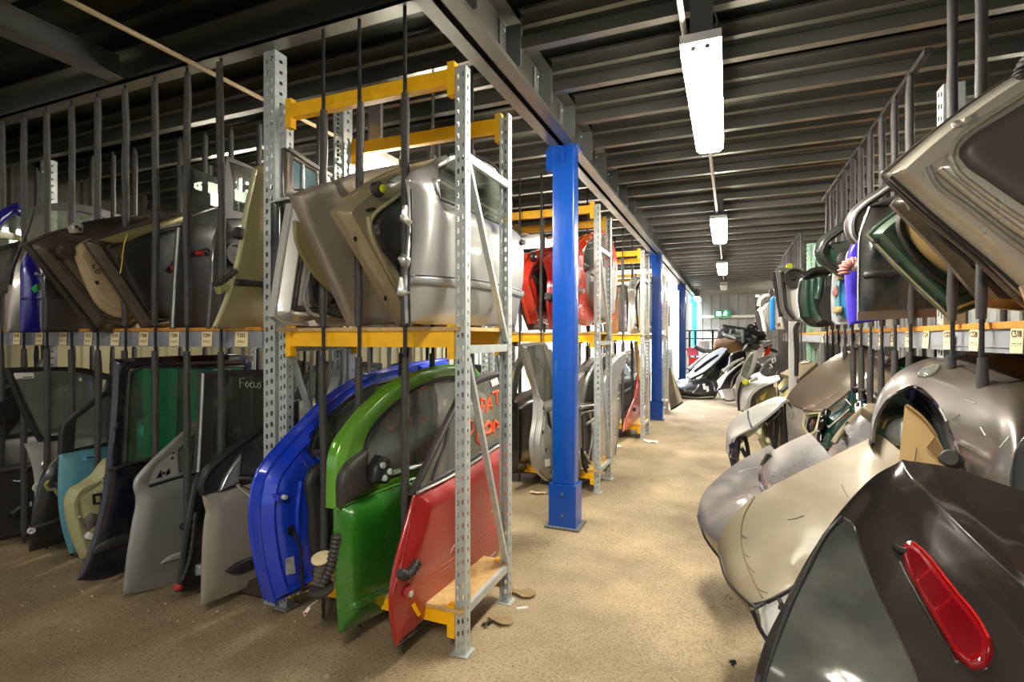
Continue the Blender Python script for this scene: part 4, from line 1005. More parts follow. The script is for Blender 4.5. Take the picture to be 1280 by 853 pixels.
o = thing('paper_tag', 'torn white paper tag with a red mark hanging by the yellow beam end', 'tag', P(380, 760, 2.5))
pp = PC(382, 766, 2.45, (.3, -1, .2)); plate(o, 'card_piece', M_WHITE, pp, [(379, 766), (386, 758), (388, 761), (381, 771)], .002); line(o, 'string', M_WHITE, pp, [(386, 759), (391, 755), (398, 750)], .002, .002); disc(o, 'red_mark', mat('red ink', (190, 30, 30)), pp, (382, 767), .006, .002, .002, 10)

pl = PX(-1.63, ly=.03, Y=1.94, Z=.8)
r = door('leaf green front door with a black mirror corner, between the blue and red doors', pl, (427, 793), G_YL)
out = [(426.5, 793.5, 1), (423, 740), (420.5, 702), (420, 636, 1), (445, 625), (500, 604), (600, 573, 1), (632, 562, 1), (628, 640), (600, 712, 1), (499, 757)]
panel(r, 'door_panel', P_GREEN, pl, out, prof=p_skin(.012), back=p_door(.06), bar=(.045, .72))
fr = [(419.5, 637, 1), (420, 600), (422, 571), (428, 553), (438, 538), (455, 516), (471, 500), (492, 482), (515, 469), (540, 461), (570, 456), (595, 459), (610, 480), (632, 563, 1), (500, 606, 1)]
hh = [(452, 598, 1), (455, 566), (461, 545), (478, 521), (500, 501), (530, 481), (562, 473), (588, 474), (600, 500), (616, 556, 1), (540, 576)]
panel(r, 'window_frame', P_LIME, pl, fr, [hh], th=.045, prof=p_skin(.02), off=.003)
panel(r, 'window_glass', M_CLEAR, pl, [(450, 600, 1), (454, 566), (460, 544), (478, 520), (500, 500), (530, 480), (562, 472), (589, 473), (601, 500), (618, 557, 1), (540, 577)], th=.004, off=-.012)
panel(r, 'mirror_corner', M_TRIM, pl, [(420, 634, 1), (421, 596), (423, 590), (440, 570), (455, 560, 1), (452, 596), (462, 606, 1), (440, 622)], th=.02, off=.02, prof=p_lump(.03, .05))
panel(r, 'mirror_stub', M_BLACK, pl, [(453, 603, 1), (455, 585), (464, 568), (474, 570), (478, 585), (472, 604, 1)], th=.03, off=.05, prof=p_lump(.03, .03))
for c in ((462, 580), (470, 588), (464, 596)): disc(r, 'mirror_fixing', M_GALV, pl, c, .016, .065, .02, 10)
line(r, 'belt_seal', M_SILVERTRIM, pl, [(452, 606), (480, 596), (540, 578), (616, 557)], .008, .012)
line(r, 'frame_seal', M_RUB, pl, hh[1:10], .008, .006)
line(r, 'shoulder_line', P_LIME, pl, [(421, 637), (445, 626), (500, 605), (560, 586)], .012, -.004)
panel(r, 'side_moulding', P_GREEN, pl, [(433, 757, 1), (436, 750), (499, 722), (580, 685, 1), (580, 693, 1), (499, 732), (434, 762)], th=.008, off=.0, prof=p_lump(.016, .014))
line(r, 'panel_crease', P_GREEN, pl, [(460, 607), (463, 620), (480, 616)], .004, -.006)

pl = PX(-1.37, ly=.04, Y=2.0, Z=.8)
r = door('faded red door with orange paint scrawled across its window', pl, (497, 806), G_YL)
out = [(496.8, 808, 1), (493, 790), (489.5, 754), (490, 740), (494, 715), (499, 693), (508, 660), (516, 632), (520, 616, 1), (560, 596), (600, 571), (633, 549, 1), (637, 600), (635, 650), (623.5, 693), (600, 718, 1), (570, 742, 1)]
panel(r, 'door_panel', P_RED, pl, out, prof=p_skin(.014), back=p_door(.06), bar=(.05, .78))
fr = [(516, 620, 1), (540, 570), (566, 516, 1), (580, 490), (596, 475), (610, 468), (626, 465, 1), (634, 500), (634, 551, 1), (560, 597)]
hh = [(527, 607, 1), (546, 568), (569, 519), (582, 496), (598, 481), (622, 471, 1), (629, 500), (629, 547, 1), (560, 590)]
panel(r, 'window_frame', M_TRIM, pl, fr, [hh], th=.025, prof=p_skin(.01), off=.002)
panel(r, 'window_glass', M_CLEAR, pl, [(524, 610, 1), (545, 568), (568, 518), (582, 494), (598, 480), (624, 469, 1), (631, 500), (631, 549, 1), (560, 592)], th=.004, off=-.008)
line(r, 'window_bar', M_BLACK, pl, [(540, 602), (548, 578), (555, 562), (561, 536)], .008, .0)
line(r, 'belt_seal', M_SILVERTRIM, pl, [(519, 616), (560, 596), (600, 571), (633, 549)], .009, .012)
plate(r, 'white_sticker', M_WHITE, pl, [(613.5, 476), (622, 472), (625, 480), (616, 484)], .002, -.005)
M_SPRAY = mat('orange spray paint', (232, 92, 40), rough=.7, var=.4, vcol=(210, 70, 30), scale=30)
def stroke(pts, w): line(r, 'spray_lettering', M_SPRAY, pl, pts, w, -.009)
stroke([(583, 525), (584, 545)], .010); stroke([(583, 524), (591, 527), (593, 537), (588, 545), (584, 546)], .010)
stroke([(598, 540), (597, 552), (602, 556)], .009); stroke([(602, 499), (602, 517)], .010); stroke([(602, 499), (607, 500), (607, 508), (603, 509)], .009)
stroke([(609, 516), (613, 496), (616, 512)], .009); stroke([(610, 509), (616, 507)], .007); stroke([(616, 492), (625, 489)], .010); stroke([(621, 490), (623, 506)], .009)
stroke([(607, 535), (611, 528), (615, 533), (613, 541), (607, 543), (607, 535)], .014); stroke([(617, 540), (618, 526), (623, 530), (623, 536)], .013)
for a in ([(612, 540), (612, 550)], [(620, 536), (621, 548)], [(586, 545), (586, 551)]): stroke(a, .003)
bellows('cable_boot', [pl.w(pl.ab(*p), .05) for p in ((488, 714), (496, 717), (504, 711), (511, 700))], .024, M_TRIM, r, 7)
disc(r, 'hinge_plate', M_RED if False else P_RED, pl, (502, 738), .03, .0, .014, 14); disc(r, 'hinge_bolt', M_GALV, pl, (502, 740), .014, .012, .012, 8)
plate(r, 'yellow_tape', M_YEL, pl, [(509, 756), (513, 753), (524, 768), (520, 771)], .002, .0)
line(r, 'edge_trim', P_RED, pl, [(497, 806), (492, 775), (491, 745), (501, 700), (518, 625)], .008, .0)
line(r, 'lower_seal', M_RUB, pl, [(498, 808), (540, 773), (570, 743)], .006, -.004)
for k, pts in enumerate(([(520, 723), (560, 697), (600, 665), (633, 634)], [(522, 728), (562, 702), (600, 671), (631, 642)])): line(r, 'side_moulding', P_RED, pl, pts, .006, -.004)
for pts in ([(606, 640), (612, 630), (620, 634), (618, 644)], [(524, 778), (528, 774), (536, 770), (533, 776)], [(556, 690), (560, 680), (566, 676), (562, 688)], [(590, 710), (604, 704), (618, 690)]): line(r, 'chalk_mark', M_CHALK, pl, pts, .0016, .0)

# ---------- front yellow rack, shelf level
pl = PX(-2.1, ly=.0, Y=2, Z=1.9)
r = door('silver edged door with black inner workings, leftmost on the yellow rack shelf', pl, (345, 404), G_YU)
out = [(342, 396, 1), (350, 340), (358, 290), (364, 254, 1), (380, 252), (440, 262, 1), (500, 300, 1), (500, 404, 1), (376, 407), (355, 405)]
panel(r, 'inner_shell', P_LTGREY, pl, out, prof=p_shell(.05, .02, .05, .022, .085), th=.04)
inset_line(r, 'door_seal', M_TRIM, pl, out, .085, .014, .04)
panel(r, 'trim_panel', M_BLACK, pl, [(376, 330), (382, 300), (395, 290), (490, 320, 1), (490, 392), (395, 392), (378, 380)], th=.01, off=.05, prof=p_lump(.015, .02))
disc(r, 'speaker', M_RUB, pl, (396, 366), .085, .064, .03, 22, .8); disc(r, 'speaker_cone', M_TRIM, pl, (396, 366), .045, .07, .012, 18, .7)
line(r, 'wire', M_BLACK, pl, [(405, 380), (415, 386), (425, 378), (430, 384)], .006, .07)
line(r, 'shell_rib', P_SILVER, pl, [(380, 315), (374, 350), (371, 378), (378, 392), (395, 398)], .014, .05)
plate(r, 'latch', M_SILVERTRIM, pl, [(376, 402), (384, 400), (388, 407), (378, 408)], .02, .03)

pl = PX(-1.83, ly=.0, lz=.04, Y=2, Z=1.9)
r = thing('bonnet', 'plain beige grey panel leaning between the silver edged and champagne doors on the shelf', 'car panel', pl.w(pl.ab(446, 407)), G_YU)
out = [(369.6, 244.6, 1), (400, 232), (421.4, 226), (449, 216), (500, 205, 1), (530, 260, 1), (535, 404, 1), (443, 408, 1), (405, 325)]
panel(r, 'outer_skin', P_GREY, pl, out, prof=p_skin(.02), th=.03, fn=lambda V: -.02 * (V[:, 0] - V[:, 0].mean()) ** 2)
panel(r, 'flange', P_BEIGEGREY, pl, [(369.6, 244.6, 1), (377, 243), (412, 325), (453, 407, 1), (443, 408, 1), (405, 325)], th=.02, off=.014, prof=p_skin(.012))
panel(r, 'underside', P_OLIVE, pl, [(378, 275), (386, 280), (420, 350), (426, 368, 1), (400, 340), (380, 300)], th=.02, off=-.04)
line(r, 'stiffening_rib', P_GREY, pl, [(421, 227), (432, 244)], .02, -.004)

pl = PX(-1.6, ly=.0, lz=.04, Y=2, Z=1.9)
r = door('champagne door seen from inside, tipped on its corner against the silver door', pl, (500, 404), G_YU)
out = [(418, 264.5, 1), (430, 252), (455, 233), (480, 219), (520, 204), (560, 195, 1), (580, 300, 1), (560, 404, 1), (500, 406, 1), (470, 353)]
panel(r, 'inner_shell', P_CHAMP, pl, out, prof=p_shell(.055, .012, .03, .012, .14), th=.03)
panel(r, 'trim_panel', M_TRIM, pl, [(457, 282), (462, 272), (476, 260), (502, 241), (530, 226, 1), (560, 300, 1), (540, 385), (512, 372), (490, 340), (464, 310)], th=.012, off=.05, prof=p_lump(.025, .03))
panel(r, 'trim_insert', mat('grey green cloth', (112, 124, 118), rough=.8), pl, [(488, 264), (506, 250), (530, 236, 1), (540, 300, 1), (506, 296)], th=.006, off=.078)
inset_line(r, 'door_seal', P_CREAM, pl, [(448, 280), (454, 268), (470, 255), (500, 236), (545, 215, 1), (570, 300, 1), (548, 395), (500, 384), (478, 345), (454, 305)], .004, .009, .06)
line(r, 'shell_rib', P_CHAMP, pl, [(448, 272), (450, 290), (468, 330), (500, 382)], .014, .055)
disc(r, 'latch_case', M_TRIM, pl, (458, 238), .036, .05, .03, 16); disc(r, 'yellow_button', mat('yellow green', (200, 215, 40), rough=.4), pl, (459, 237.5), .02, .085, .012, 14)
panel(r, 'lock_plate', M_SILVERTRIM, pl, [(472, 228), (484, 219), (493, 222), (480, 231)], th=.01, off=.062, prof=p_skin(.006)); panel(r, 'lock_plate', M_BLACK, pl, [(444, 263), (455, 260), (458, 263), (448, 266)], th=.006, off=.06)
for q in ([(464, 301), (474, 297), (475, 301), (468, 304)], [(480, 330), (492, 325), (493, 328), (484, 333)]): panel(r, 'trim_slot', M_BLACK, pl, q, th=.004, off=.08)
for c in ((437, 299), (475, 373)): disc(r, 'shell_hole', M_BLACK, pl, c, .012, .03, .004, 10)
line(r, 'wire', M_BLACK, pl, [(500, 326), (490, 345), (489, 370), (492, 392), (500, 404), (508, 406)], .006, .09)
ph = PC(505, 300, 2.14, (.5, -1, 0))
panel(r, 'hinge', P_LTGREY, ph, [(499, 272), (503, 256), (508, 255), (509, 270), (514, 275), (508, 280)], th=.04, prof=p_skin(.015))
panel(r, 'hinge', P_LTGREY, ph, [(495, 368), (498, 346), (502, 346), (504, 362), (512, 365), (500, 370)], th=.04, prof=p_skin(.015))
panel(r, 'connector', M_SILVERTRIM, ph, [(496, 322), (503, 316), (512, 322), (509, 332), (500, 331)], th=.04, prof=p_skin(.015))

pl = PX(-1.28, ly=.0, lz=.0, Y=2.6, Z=1.9)
r = door('bright silver front door with a quarter window, right end of the yellow rack shelf', pl, (515, 405), G_YU)
out = [(512, 404.7, 1), (510.5, 353), (514, 300), (513.5, 234), (511.5, 224), (518, 214), (532, 209), (558, 193.5), (580, 190.5), (600, 196), (620, 209), (628, 231), (629, 281, 1), (643, 286), (651, 293), (653.5, 320), (653, 360), (646, 409, 1)]
h1 = [(549, 211, 1), (563, 203), (575, 199, 1), (577, 258, 1), (548, 246)]
h2 = [(581, 200), (600, 203), (618, 215), (625, 232), (627, 279, 1), (581, 259, 1)]
def dent(V): return -.02 * np.exp(-((V[:, 0] - .22) / .07) ** 2) * sst(V[:, 1], -.2, .3)
panel(r, 'door_panel', P_SILVER, pl, out, [h1, h2], prof=p_skin(.02), back=p_door(.05), bar=(.035, .55), fn=lambda V: .02 * (1 - (V[:, 0] / .68) ** 2))
panel(r, 'quarter_glass', M_GREENGL, pl, [(548, 210, 1), (563, 202), (577, 197, 1), (578, 260, 1), (547, 247)], th=.004, off=.004)
panel(r, 'window_glass', M_GREENGL, pl, [(579, 198, 1), (600, 202), (619, 214), (626, 232), (628, 281, 1), (579, 260, 1)], th=.004, off=.0)
line(r, 'window_post', M_TRIM, pl, [(578, 197), (579, 228), (580, 260)], .014, .006)
line(r, 'window_seal', M_RUB, pl, [(547, 247), (580, 261), (628, 282)], .009, .003)
line(r, 'window_seal', M_RUB, pl, [(560, 194), (580, 192), (601, 198), (620, 210), (628, 232)], .007, .0)
panel(r, 'handle_recess', P_SILVER, pl, [(532, 225), (540, 223), (547, 230), (549, 243), (543, 250), (536, 244)], [[(536, 229), (541, 228), (545, 234), (545, 242), (541, 245), (537, 238)]], th=.01, off=.003, prof=p_lump(.008, .012))
panel(r, 'handle_cup', M_TRIM, pl, [(536, 229), (541, 228), (545, 234), (545, 242), (541, 245), (537, 238)], th=.004, off=.003)
panel(r, 'rubbing_strip', P_SILVGREY, pl, [(511.5, 343.5, 1), (560, 347), (610, 354), (652, 365, 1), (652, 374, 1), (610, 365), (560, 359), (511.5, 355, 1)], th=.03, off=.004, prof=p_lump(.014, .016))
line(r, 'strip_edge', M_RUB, pl, [(514, 344.5), (560, 348.5), (610, 356), (651, 367)], .003, .018)
panel(r, 'door_handle', M_BLACK, pl, [(641, 303), (645, 300), (650, 302), (648, 307), (643, 308)], th=.01, off=.004, prof=p_lump(.015, .015))
line(r, 'edge_line', M_RUB, pl, [(512.5, 404), (511, 353), (514.5, 300), (514, 236)], .005, .0)
plate(r, 'paper_sticker', M_WHITE, pl, [(606, 205), (614, 211), (619, 222), (611, 216)], .002, .005)
# ================================================================== doors on the second, third and fourth yellow racks
G2U, G2L, G3, G4 = 'doors on the second yellow rack shelf', 'doors on the floor of the second yellow rack', 'doors on the third yellow rack', 'doors on the fourth yellow rack'
pl = PX(-1.84, Y=4.8, Z=1.9)
r = door('scarlet door seen from inside with grey trim, left of the first blue column', pl, (663, 404), G2U)
out = [(660.5, 317), (672, 313, 1), (690, 308), (712, 303, 1), (716, 404, 1), (664, 405, 1), (656, 375), (650.5, 348), (653, 335)]
panel(r, 'inner_shell', P_SCARLET, pl, out, prof=p_shell(.06, .015, .05, .02, .15), th=.04)
panel(r, 'trim_panel', M_TRIM, pl, [(658, 345), (664, 338), (674, 330, 1), (690, 345), (692, 391), (675, 391), (666, 370)], th=.01, off=.055, prof=p_lump(.03, .05))
disc(r, 'latch', M_BLACK, pl, (659, 322), .05, .05, .03, 14); disc(r, 'latch_bolt', M_SILVERTRIM, pl, (659, 322), .02, .08, .02, 10)
panel(r, 'window_glass', M_CLEAR, pl, [(680, 327), (686, 318), (712, 306, 1), (712, 332, 1), (684, 331)], th=.01, off=.06)
pl = PX(-1.6, Y=4.8, Z=1.9)
r = door('scarlet door edge half hidden just left of the first blue column', pl, (690, 404), G2U)
panel(r, 'inner_shell', P_RED, pl, [(681, 325), (688, 318), (720, 310, 1), (726, 404, 1), (690, 412, 1), (686, 380), (687, 345)], prof=p_shell(.05, .015, .04, .02, .1), th=.03)
panel(r, 'trim_panel', M_BLACK, pl, [(692, 355), (715, 340, 1), (718, 395, 1), (694, 398)], th=.01, off=.05, prof=p_lump(.02, .04))
panel(r, 'hinge', M_IRON, pl, [(682, 366), (690, 372), (688, 378), (681, 374)], th=.05, off=.06, prof=p_skin(.02))
pl = PX(-1.34, Y=4.8, Z=1.9)
r = door('scarlet front door with arched window frame and grey trim, right of the first blue column', pl, (722, 404), G2U)
out = [(711, 404, 1), (713, 340), (715.5, 315), (723.7, 303), (735.5, 292.5), (747, 288), (757, 288.5, 1), (762, 300), (764, 404, 1), (735, 408, 1)]
hole = [(724, 334), (727, 315), (737, 301), (748, 293), (757, 293, 1), (760, 332, 1), (730, 338)]
panel(r, 'inner_shell', P_SCARLET, pl, out, [hole], prof=p_shell(.05, .015, .05, .01, .2), th=.04)
panel(r, 'window_glass', M_CLEAR, pl, hole, th=.006, off=-.0)
panel(r, 'trim_panel', mat('mid grey trim', (128, 126, 124), rough=.6), pl, [(726, 342), (731, 337), (760, 334, 1), (761, 392), (750, 402), (738, 398), (728, 370)], th=.01, off=.05, prof=p_lump(.04, .06))
panel(r, 'door_pocket', P_SILVGREY, pl, [(728, 352), (734, 356), (742, 392), (737, 396), (729, 372)], th=.02, off=.09, prof=p_lump(.03, .03))
disc(r, 'latch', M_SILVERTRIM, pl, (718.5, 364), .03, .05, .03, 12)
line(r, 'wire', mat('yellow wire', (190, 180, 60)), pl, [(728, 342), (733, 348), (735, 356), (733, 362)], .008, .1)
pl = PX(-2.1, Y=4.8, Z=1.9)
r = door('tan edged dark door behind the scarlet door, left of the first blue column', pl, (662, 412), G2U)
panel(r, 'inner_shell', P_BROWNBLK, pl, [(648, 372, 1), (700, 372, 1), (712, 412, 1), (664, 413, 1)], prof=p_shell(.04, .02, .05, .02, .1), th=.04)
panel(r, 'window_frame', M_BLACK, pl, [(645, 300, 1), (660, 294), (700, 300, 1), (705, 372, 1), (646, 372, 1)], [[(652, 312, 1), (695, 308, 1), (697, 366, 1), (654, 366, 1)]], th=.03)

pl = PX(-1.62, Y=4.8, Z=.8)
r = door('tall pale grey door frame left of the first blue column, near the floor', pl, (680, 601), G2L)
out = [(651.6, 430.5, 1), (668, 428), (681, 427.5, 1), (690, 445), (705, 500), (712, 520, 1), (712, 602, 1), (685, 602), (671, 586), (666.5, 562), (670.5, 518), (670.5, 494), (662, 465)]
hole = [(657, 434, 1), (670, 432), (679, 432, 1), (690, 470), (697, 496, 1), (676, 505, 1), (670, 480)]
panel(r, 'inner_shell', P_LTGREY, pl, out, [hole], prof=p_shell(.05, .015, .04, .02, .1), th=.04)
panel(r, 'window_glass', M_CLEAR, pl, hole, th=.006, off=.0)
panel(r, 'lower_trim', P_SILVGREY, pl, [(678, 520), (690, 512), (712, 506, 1), (712, 592), (692, 590), (680, 560)], th=.01, off=.055, prof=p_lump(.03, .05))
plate(r, 'maker_plate', M_WHITE, pl, [(673, 574), (680, 573), (681, 582), (674, 583)], .004, .055)
for c in ((673, 510), (672, 540), (676, 562), (682, 590)): disc(r, 'shell_hole', M_BLACK, pl, c, .02, .05, .004, 10)
line(r, 'door_seal', M_RUB, pl, [(676, 515), (680, 540), (684, 570), (694, 595)], .014, .07)
pl = PX(-1.92, Y=4.8, Z=.8)
r = door('dark door with cream edge, farthest left on the floor of the second yellow rack', pl, (655, 590), G2L)
panel(r, 'inner_shell', P_BLACK, pl, [(640, 592, 1), (640, 500, 1), (660, 488), (700, 480, 1), (700, 592, 1)], prof=p_shell(.04, .02, .05, .02, .1), th=.04)
panel(r, 'window_frame', P_BROWNBLK, pl, [(640, 500, 1), (645, 460), (658, 438), (675, 432, 1), (700, 470, 1), (700, 486, 1)], [[(646, 492, 1), (652, 462), (664, 443), (694, 474, 1), (694, 482, 1)]], th=.03)
pl = PX(-1.36, Y=4.9, Z=.8)
r = door('stripped grey door with bare window regulator, right of the first blue column', pl, (722, 607), G2L)
out = [(709, 604, 1), (712, 520), (714, 478), (729, 458.5), (743, 446.5), (760, 442), (770, 443, 1), (772, 520), (766, 577), (746, 595), (718, 610, 1)]
hole = [(719, 505), (722, 480), (733, 463), (745, 452), (760, 448), (767, 449, 1), (768, 488, 1), (740, 503)]
panel(r, 'inner_shell', P_SLATE, pl, out, [hole], prof=p_shell(.04, .015, .04, .02, .08), th=.04)
panel(r, 'window_glass', M_GREENGL, pl, hole, th=.006, off=-.01)
panel(r, 'open_cavity', M_BLACK, pl, [(722, 520), (735, 510), (764, 500, 1), (762, 570), (742, 588), (724, 590)], th=.01, off=.05, prof=p_flat)
disc(r, 'speaker', M_TRIM, pl, (739, 558), .11, .06, .04, 22, .85)
for pts in ([(724, 530), (736, 522), (748, 524), (758, 512)], [(728, 515), (732, 540), (726, 575)], [(745, 515), (752, 540), (750, 570)], [(722, 565), (732, 585), (745, 580)]): line(r, 'regulator_arm', M_SILVERTRIM, pl, pts, .013, .07)
panel(r, 'window_motor', M_GALV, pl, [(732, 528), (740, 524), (746, 532), (740, 542), (732, 538)], th=.05, off=.1, prof=p_skin(.02))
for pts in ([(716, 560), (720, 585), (730, 600)], [(719, 575), (727, 592), (740, 597)]): line(r, 'wiring', M_RUB, pl, pts, .018, .09)
line(r, 'belt_seal', M_SILVERTRIM, pl, [(718, 509), (742, 504), (768, 491)], .012, .06); line(r, 'belt_seal', M_SILVERTRIM, pl, [(718, 516), (742, 511), (768, 498)], .008, .06)
pl = PX(-1.25, Y=5.2, Z=.8)
r = door('narrow grey window frame leaning behind the stripped door on the second yellow rack', pl, (757, 590), G2L)
panel(r, 'door_panel', P_SILVGREY, pl, [(745, 590, 1), (752, 500), (762, 462), (772, 447), (782, 440, 1), (784, 452, 1), (775, 475), (771, 520), (768, 572, 1)], prof=p_skin(.02), th=.04)

pl = PX(-1.7, Y=7.7, Z=1.9)
r = door('dark grey plain door on the third yellow rack shelf', pl, (775, 414), G3)
panel(r, 'outer_skin', P_BROWNBLK, pl, [(765, 362), (768, 358, 1), (783, 355, 1), (789, 380), (794, 415, 1), (774, 416, 1), (767, 395)], prof=p_skin(.03), th=.05)
line(r, 'door_seal', M_RUB, pl, [(784, 357), (790, 382), (795, 414)], .02, .0); panel(r, 'inner_lining', P_SILVGREY, pl, [(783, 362, 1), (788, 384), (792, 412, 1), (786, 412, 1)], th=.02, off=.02)
pl = PX(-1.36, Y=7.7, Z=1.9)
r = door('narrow silver door with a round lock, on the third yellow rack shelf by the post', pl, (793, 416), G3)
panel(r, 'inner_shell', P_LTGREY, pl, [(787.5, 415, 1), (789, 380), (789, 355), (794, 346), (800, 345, 1), (815, 345, 1), (817, 416, 1), (795, 418)], prof=p_shell(.05, .02, .05, .02, .12), th=.04)
line(r, 'door_seal', M_RUB, pl, [(793, 412), (791, 385), (792, 362), (797, 350)], .02, .05)
panel(r, 'trim_panel', P_SILVGREY, pl, [(795, 358), (804, 354), (815, 354, 1), (815, 405), (798, 404)], th=.01, off=.06, prof=p_lump(.03, .04)); panel(r, 'wood_insert', M_BOARD, pl, [(793, 396, 1), (798, 396, 1), (799, 411, 1), (793, 413, 1)], th=.01, off=.07)
disc(r, 'lock', M_IRON, pl, (797, 349), .05, .07, .03, 14)
o = thing('wooden_board', 'tall brown wooden board behind the silver door on the third yellow rack', 'board', (-1.8, 8.2, 1.55))
MB().obox((-1.62, 8.1, 1.55), (-1.66, 8.2, 2.35), .12, .02, (0, 1, 0)).ob('plank', mat('brown wood', (158, 112, 62), rough=.7, var=.5, scale=12), o)
pl = PX(-1.3, ly=.0, lz=.0, Y=7.7, Z=.8)
r = door('red door tail leaning out at the foot of the third yellow rack', pl, (783, 537), G3)
panel(r, 'door_panel', P_RED, pl, [(780, 540, 1), (783, 525), (791, 505), (796, 490), (798, 470, 1), (803, 455), (810, 475), (809, 498), (800, 520), (790, 535)], prof=p_skin(.02), back=p_door(.05))
disc(r, 'white_patch', M_WHITE, pl, (805, 487), .06, .003, .003, 12); line(r, 'frame_edge', M_BOARD, pl, [(795, 428), (798, 450), (799, 475)], .03, .0); disc(r, 'hinge_bolt', M_BLACK, pl, (792, 512), .03, .0, .03, 10)
pl = PX(-1.62, Y=7.7, Z=.8)
r = door('pale grey glazed door on the floor of the third yellow rack', pl, (772, 535), G3)
hole = [(771, 470), (774, 455), (783, 445), (792, 442, 1), (795, 466, 1), (782, 470)]
panel(r, 'inner_shell', P_LTGREY, pl, [(768, 537, 1), (767, 480), (770, 455), (780, 441), (793, 436, 1), (799, 480, 1), (796, 535, 1)], [hole], prof=p_shell(.04, .02, .05, .02, .1), th=.04)
panel(r, 'window_glass', M_CLEAR, pl, hole, th=.01); panel(r, 'open_cavity', M_BLACK, pl, [(772, 480), (793, 474, 1), (792, 525), (775, 528)], th=.01, off=.05)
for pts in ([(774, 490), (785, 484), (790, 500)], [(776, 515), (786, 505), (790, 520)]): line(r, 'regulator_arm', M_SILVERTRIM, pl, pts, .018, .07)
pl = PX(-1.3, Y=10.6, Z=1.9)
r = door('small red door on the shelf of the farthest yellow rack', pl, (829, 414), G4)
panel(r, 'inner_shell', P_SCARLET, pl, [(823, 414, 1), (824, 385), (827, 375, 1), (833, 374, 1), (834, 414, 1)], prof=p_shell(.05, .03, .08, .02, .2), th=.05)
panel(r, 'trim_panel', M_TRIM, pl, [(828, 384), (833, 382, 1), (833, 408), (829, 408)], th=.02, off=.06, prof=p_lump(.02, .03))
pl = PX(-1.5, Y=10.6, Z=.8)
r = door('dark door on the floor of the farthest yellow rack', pl, (822, 500), G4)
hole = [(828, 455), (832, 446), (838, 442, 1), (839, 458, 1)]
panel(r, 'door_panel', P_BROWNBLK, pl, [(822, 512, 1), (823, 470), (827, 450), (836, 437), (841, 436, 1), (842, 510, 1)], [hole], prof=p_skin(.03), th=.06); panel(r, 'window_glass', M_CLEAR, pl, hole, th=.01)
L = None
r = thing('bonnet', 'beige panel slumped against the farthest yellow rack beside the aisle', 'car panel', P(845, 512, 9.9), G4)
L = Loft(r, 'outer_skin', P_DUSTBEIGE, [[(836, 462, 10.6), (838, 458, 10.6), (840, 462, 10.6)], [(836, 490, 10.4), (842, 480, 10.3), (848, 486, 10.3)], [(838, 513, 10.2), (847, 508, 10.0), (854, 503, 10.0)]], th=.02)
L.line(r, 'lower_edge', M_RUB, [(839, 512), (846, 508), (853, 503)], .02)

# ================================================================== doors behind, on the dim left racks (seen through gaps and glass)
def plain_door(label, X, Y, Z, c, group, L=1.15, Hb=.62, Hw=.45, lean=.0, slope=.35, glassm=None):
    pl = PX(X, Y=Y, Z=Z + .5); r = thing('car_door', label, CAT, (X, Y + L / 2, Z), group)
    def uv(y, z):
        p = np.array([X + lean * (z - Z), y, z]); return tuple(float(a) for a in pl2(p))
    pl.A_, pl.B_ = pl.A, pl.B
    def ab(y, z): q = np.array([X, y, z]) - pl.o; return np.array([q @ pl.A, q @ pl.B])
    def pan(name, m, pts, holes=(), th=.03, off=0., prof=None, bar=None):
        o2 = np.array([ab(*p) for p in curve2(pts)]); h2 = [np.array([ab(*p) for p in curve2(h)]) for h in holes]
        V, F, d, do = tri_region(o2, h2, .06); h = off + (prof(d) if prof else 0 * d)
        if bar: bb = (V[:, 1] - o2[:, 1].min()) / np.ptp(o2[:, 1]); h = h + bar * (1 - (bb - .7) ** 2 / .49) * sst(d, 0, .08)
        VV, G = shut(V, F, pl.w(V, h), pl.w(V, h - th)); mesh_obj(name, VV, G, m, r)
    y0, y1 = Y, Y + L
    pan('door_panel', c, [(y0, Z, 1), (y0 - .03, Z + .3), (y0, Z + Hb, 1), (y1, Z + Hb, 1), (y1 + .03, Z + .3), (y1 - .06, Z, 1)], th=.07, prof=p_skin(.02), bar=.05)
    fr = [(y0 + .02, Z + Hb, 1), (y0 + slope, Z + Hb + Hw * .85), (y0 + slope + .2, Z + Hb + Hw), (y1 - .05, Z + Hb + Hw * .95, 1), (y1, Z + Hb, 1)]
    hl = [(y0 + .14, Z + Hb + .03, 1), (y0 + slope + .05, Z + Hb + Hw * .77), (y0 + slope + .2, Z + Hb + Hw - .06), (y1 - .11, Z + Hb + Hw * .95 - .06, 1), (y1 - .07, Z + Hb + .03, 1)]
    pan('window_frame', M_BLACK, fr, [hl], th=.03); pan('window_glass', glassm or M_CLEAR, hl, th=.005, off=-.012)
    pan('door_handle', c, [(y1 - .28, Z + Hb - .10), (y1 - .25, Z + Hb - .07), (y1 - .10, Z + Hb - .07), (y1 - .08, Z + Hb - .1), (y1 - .18, Z + Hb - .13)], th=.01, off=.05, prof=p_lump(.02, .02))
    return r
GB = 'doors on the dim rack behind the left rack'
for k, (x, y, c, t) in enumerate(((-2.75, 4.75, P_SILVER, 'silver door nearest the yellow racks on the dim rack behind the left rack'), (-3.25, 4.72, P_TEAL, 'blue green door on the dim rack behind the left rack'),
        (-3.75, 4.8, P_GREY, 'grey door in the middle of the dim rack behind the left rack'), (-4.3, 4.75, P_BLACK, 'black door on the dim rack behind the left rack'),
        (-4.85, 4.8, P_SILVGREY, 'silver grey door on the dim rack, seen below the far left rods'), (-5.5, 4.75, P_BROWNBLK, 'dark brown door farthest left on the dim rack'))):
    plain_door(t, x, y, .1, c, GB)
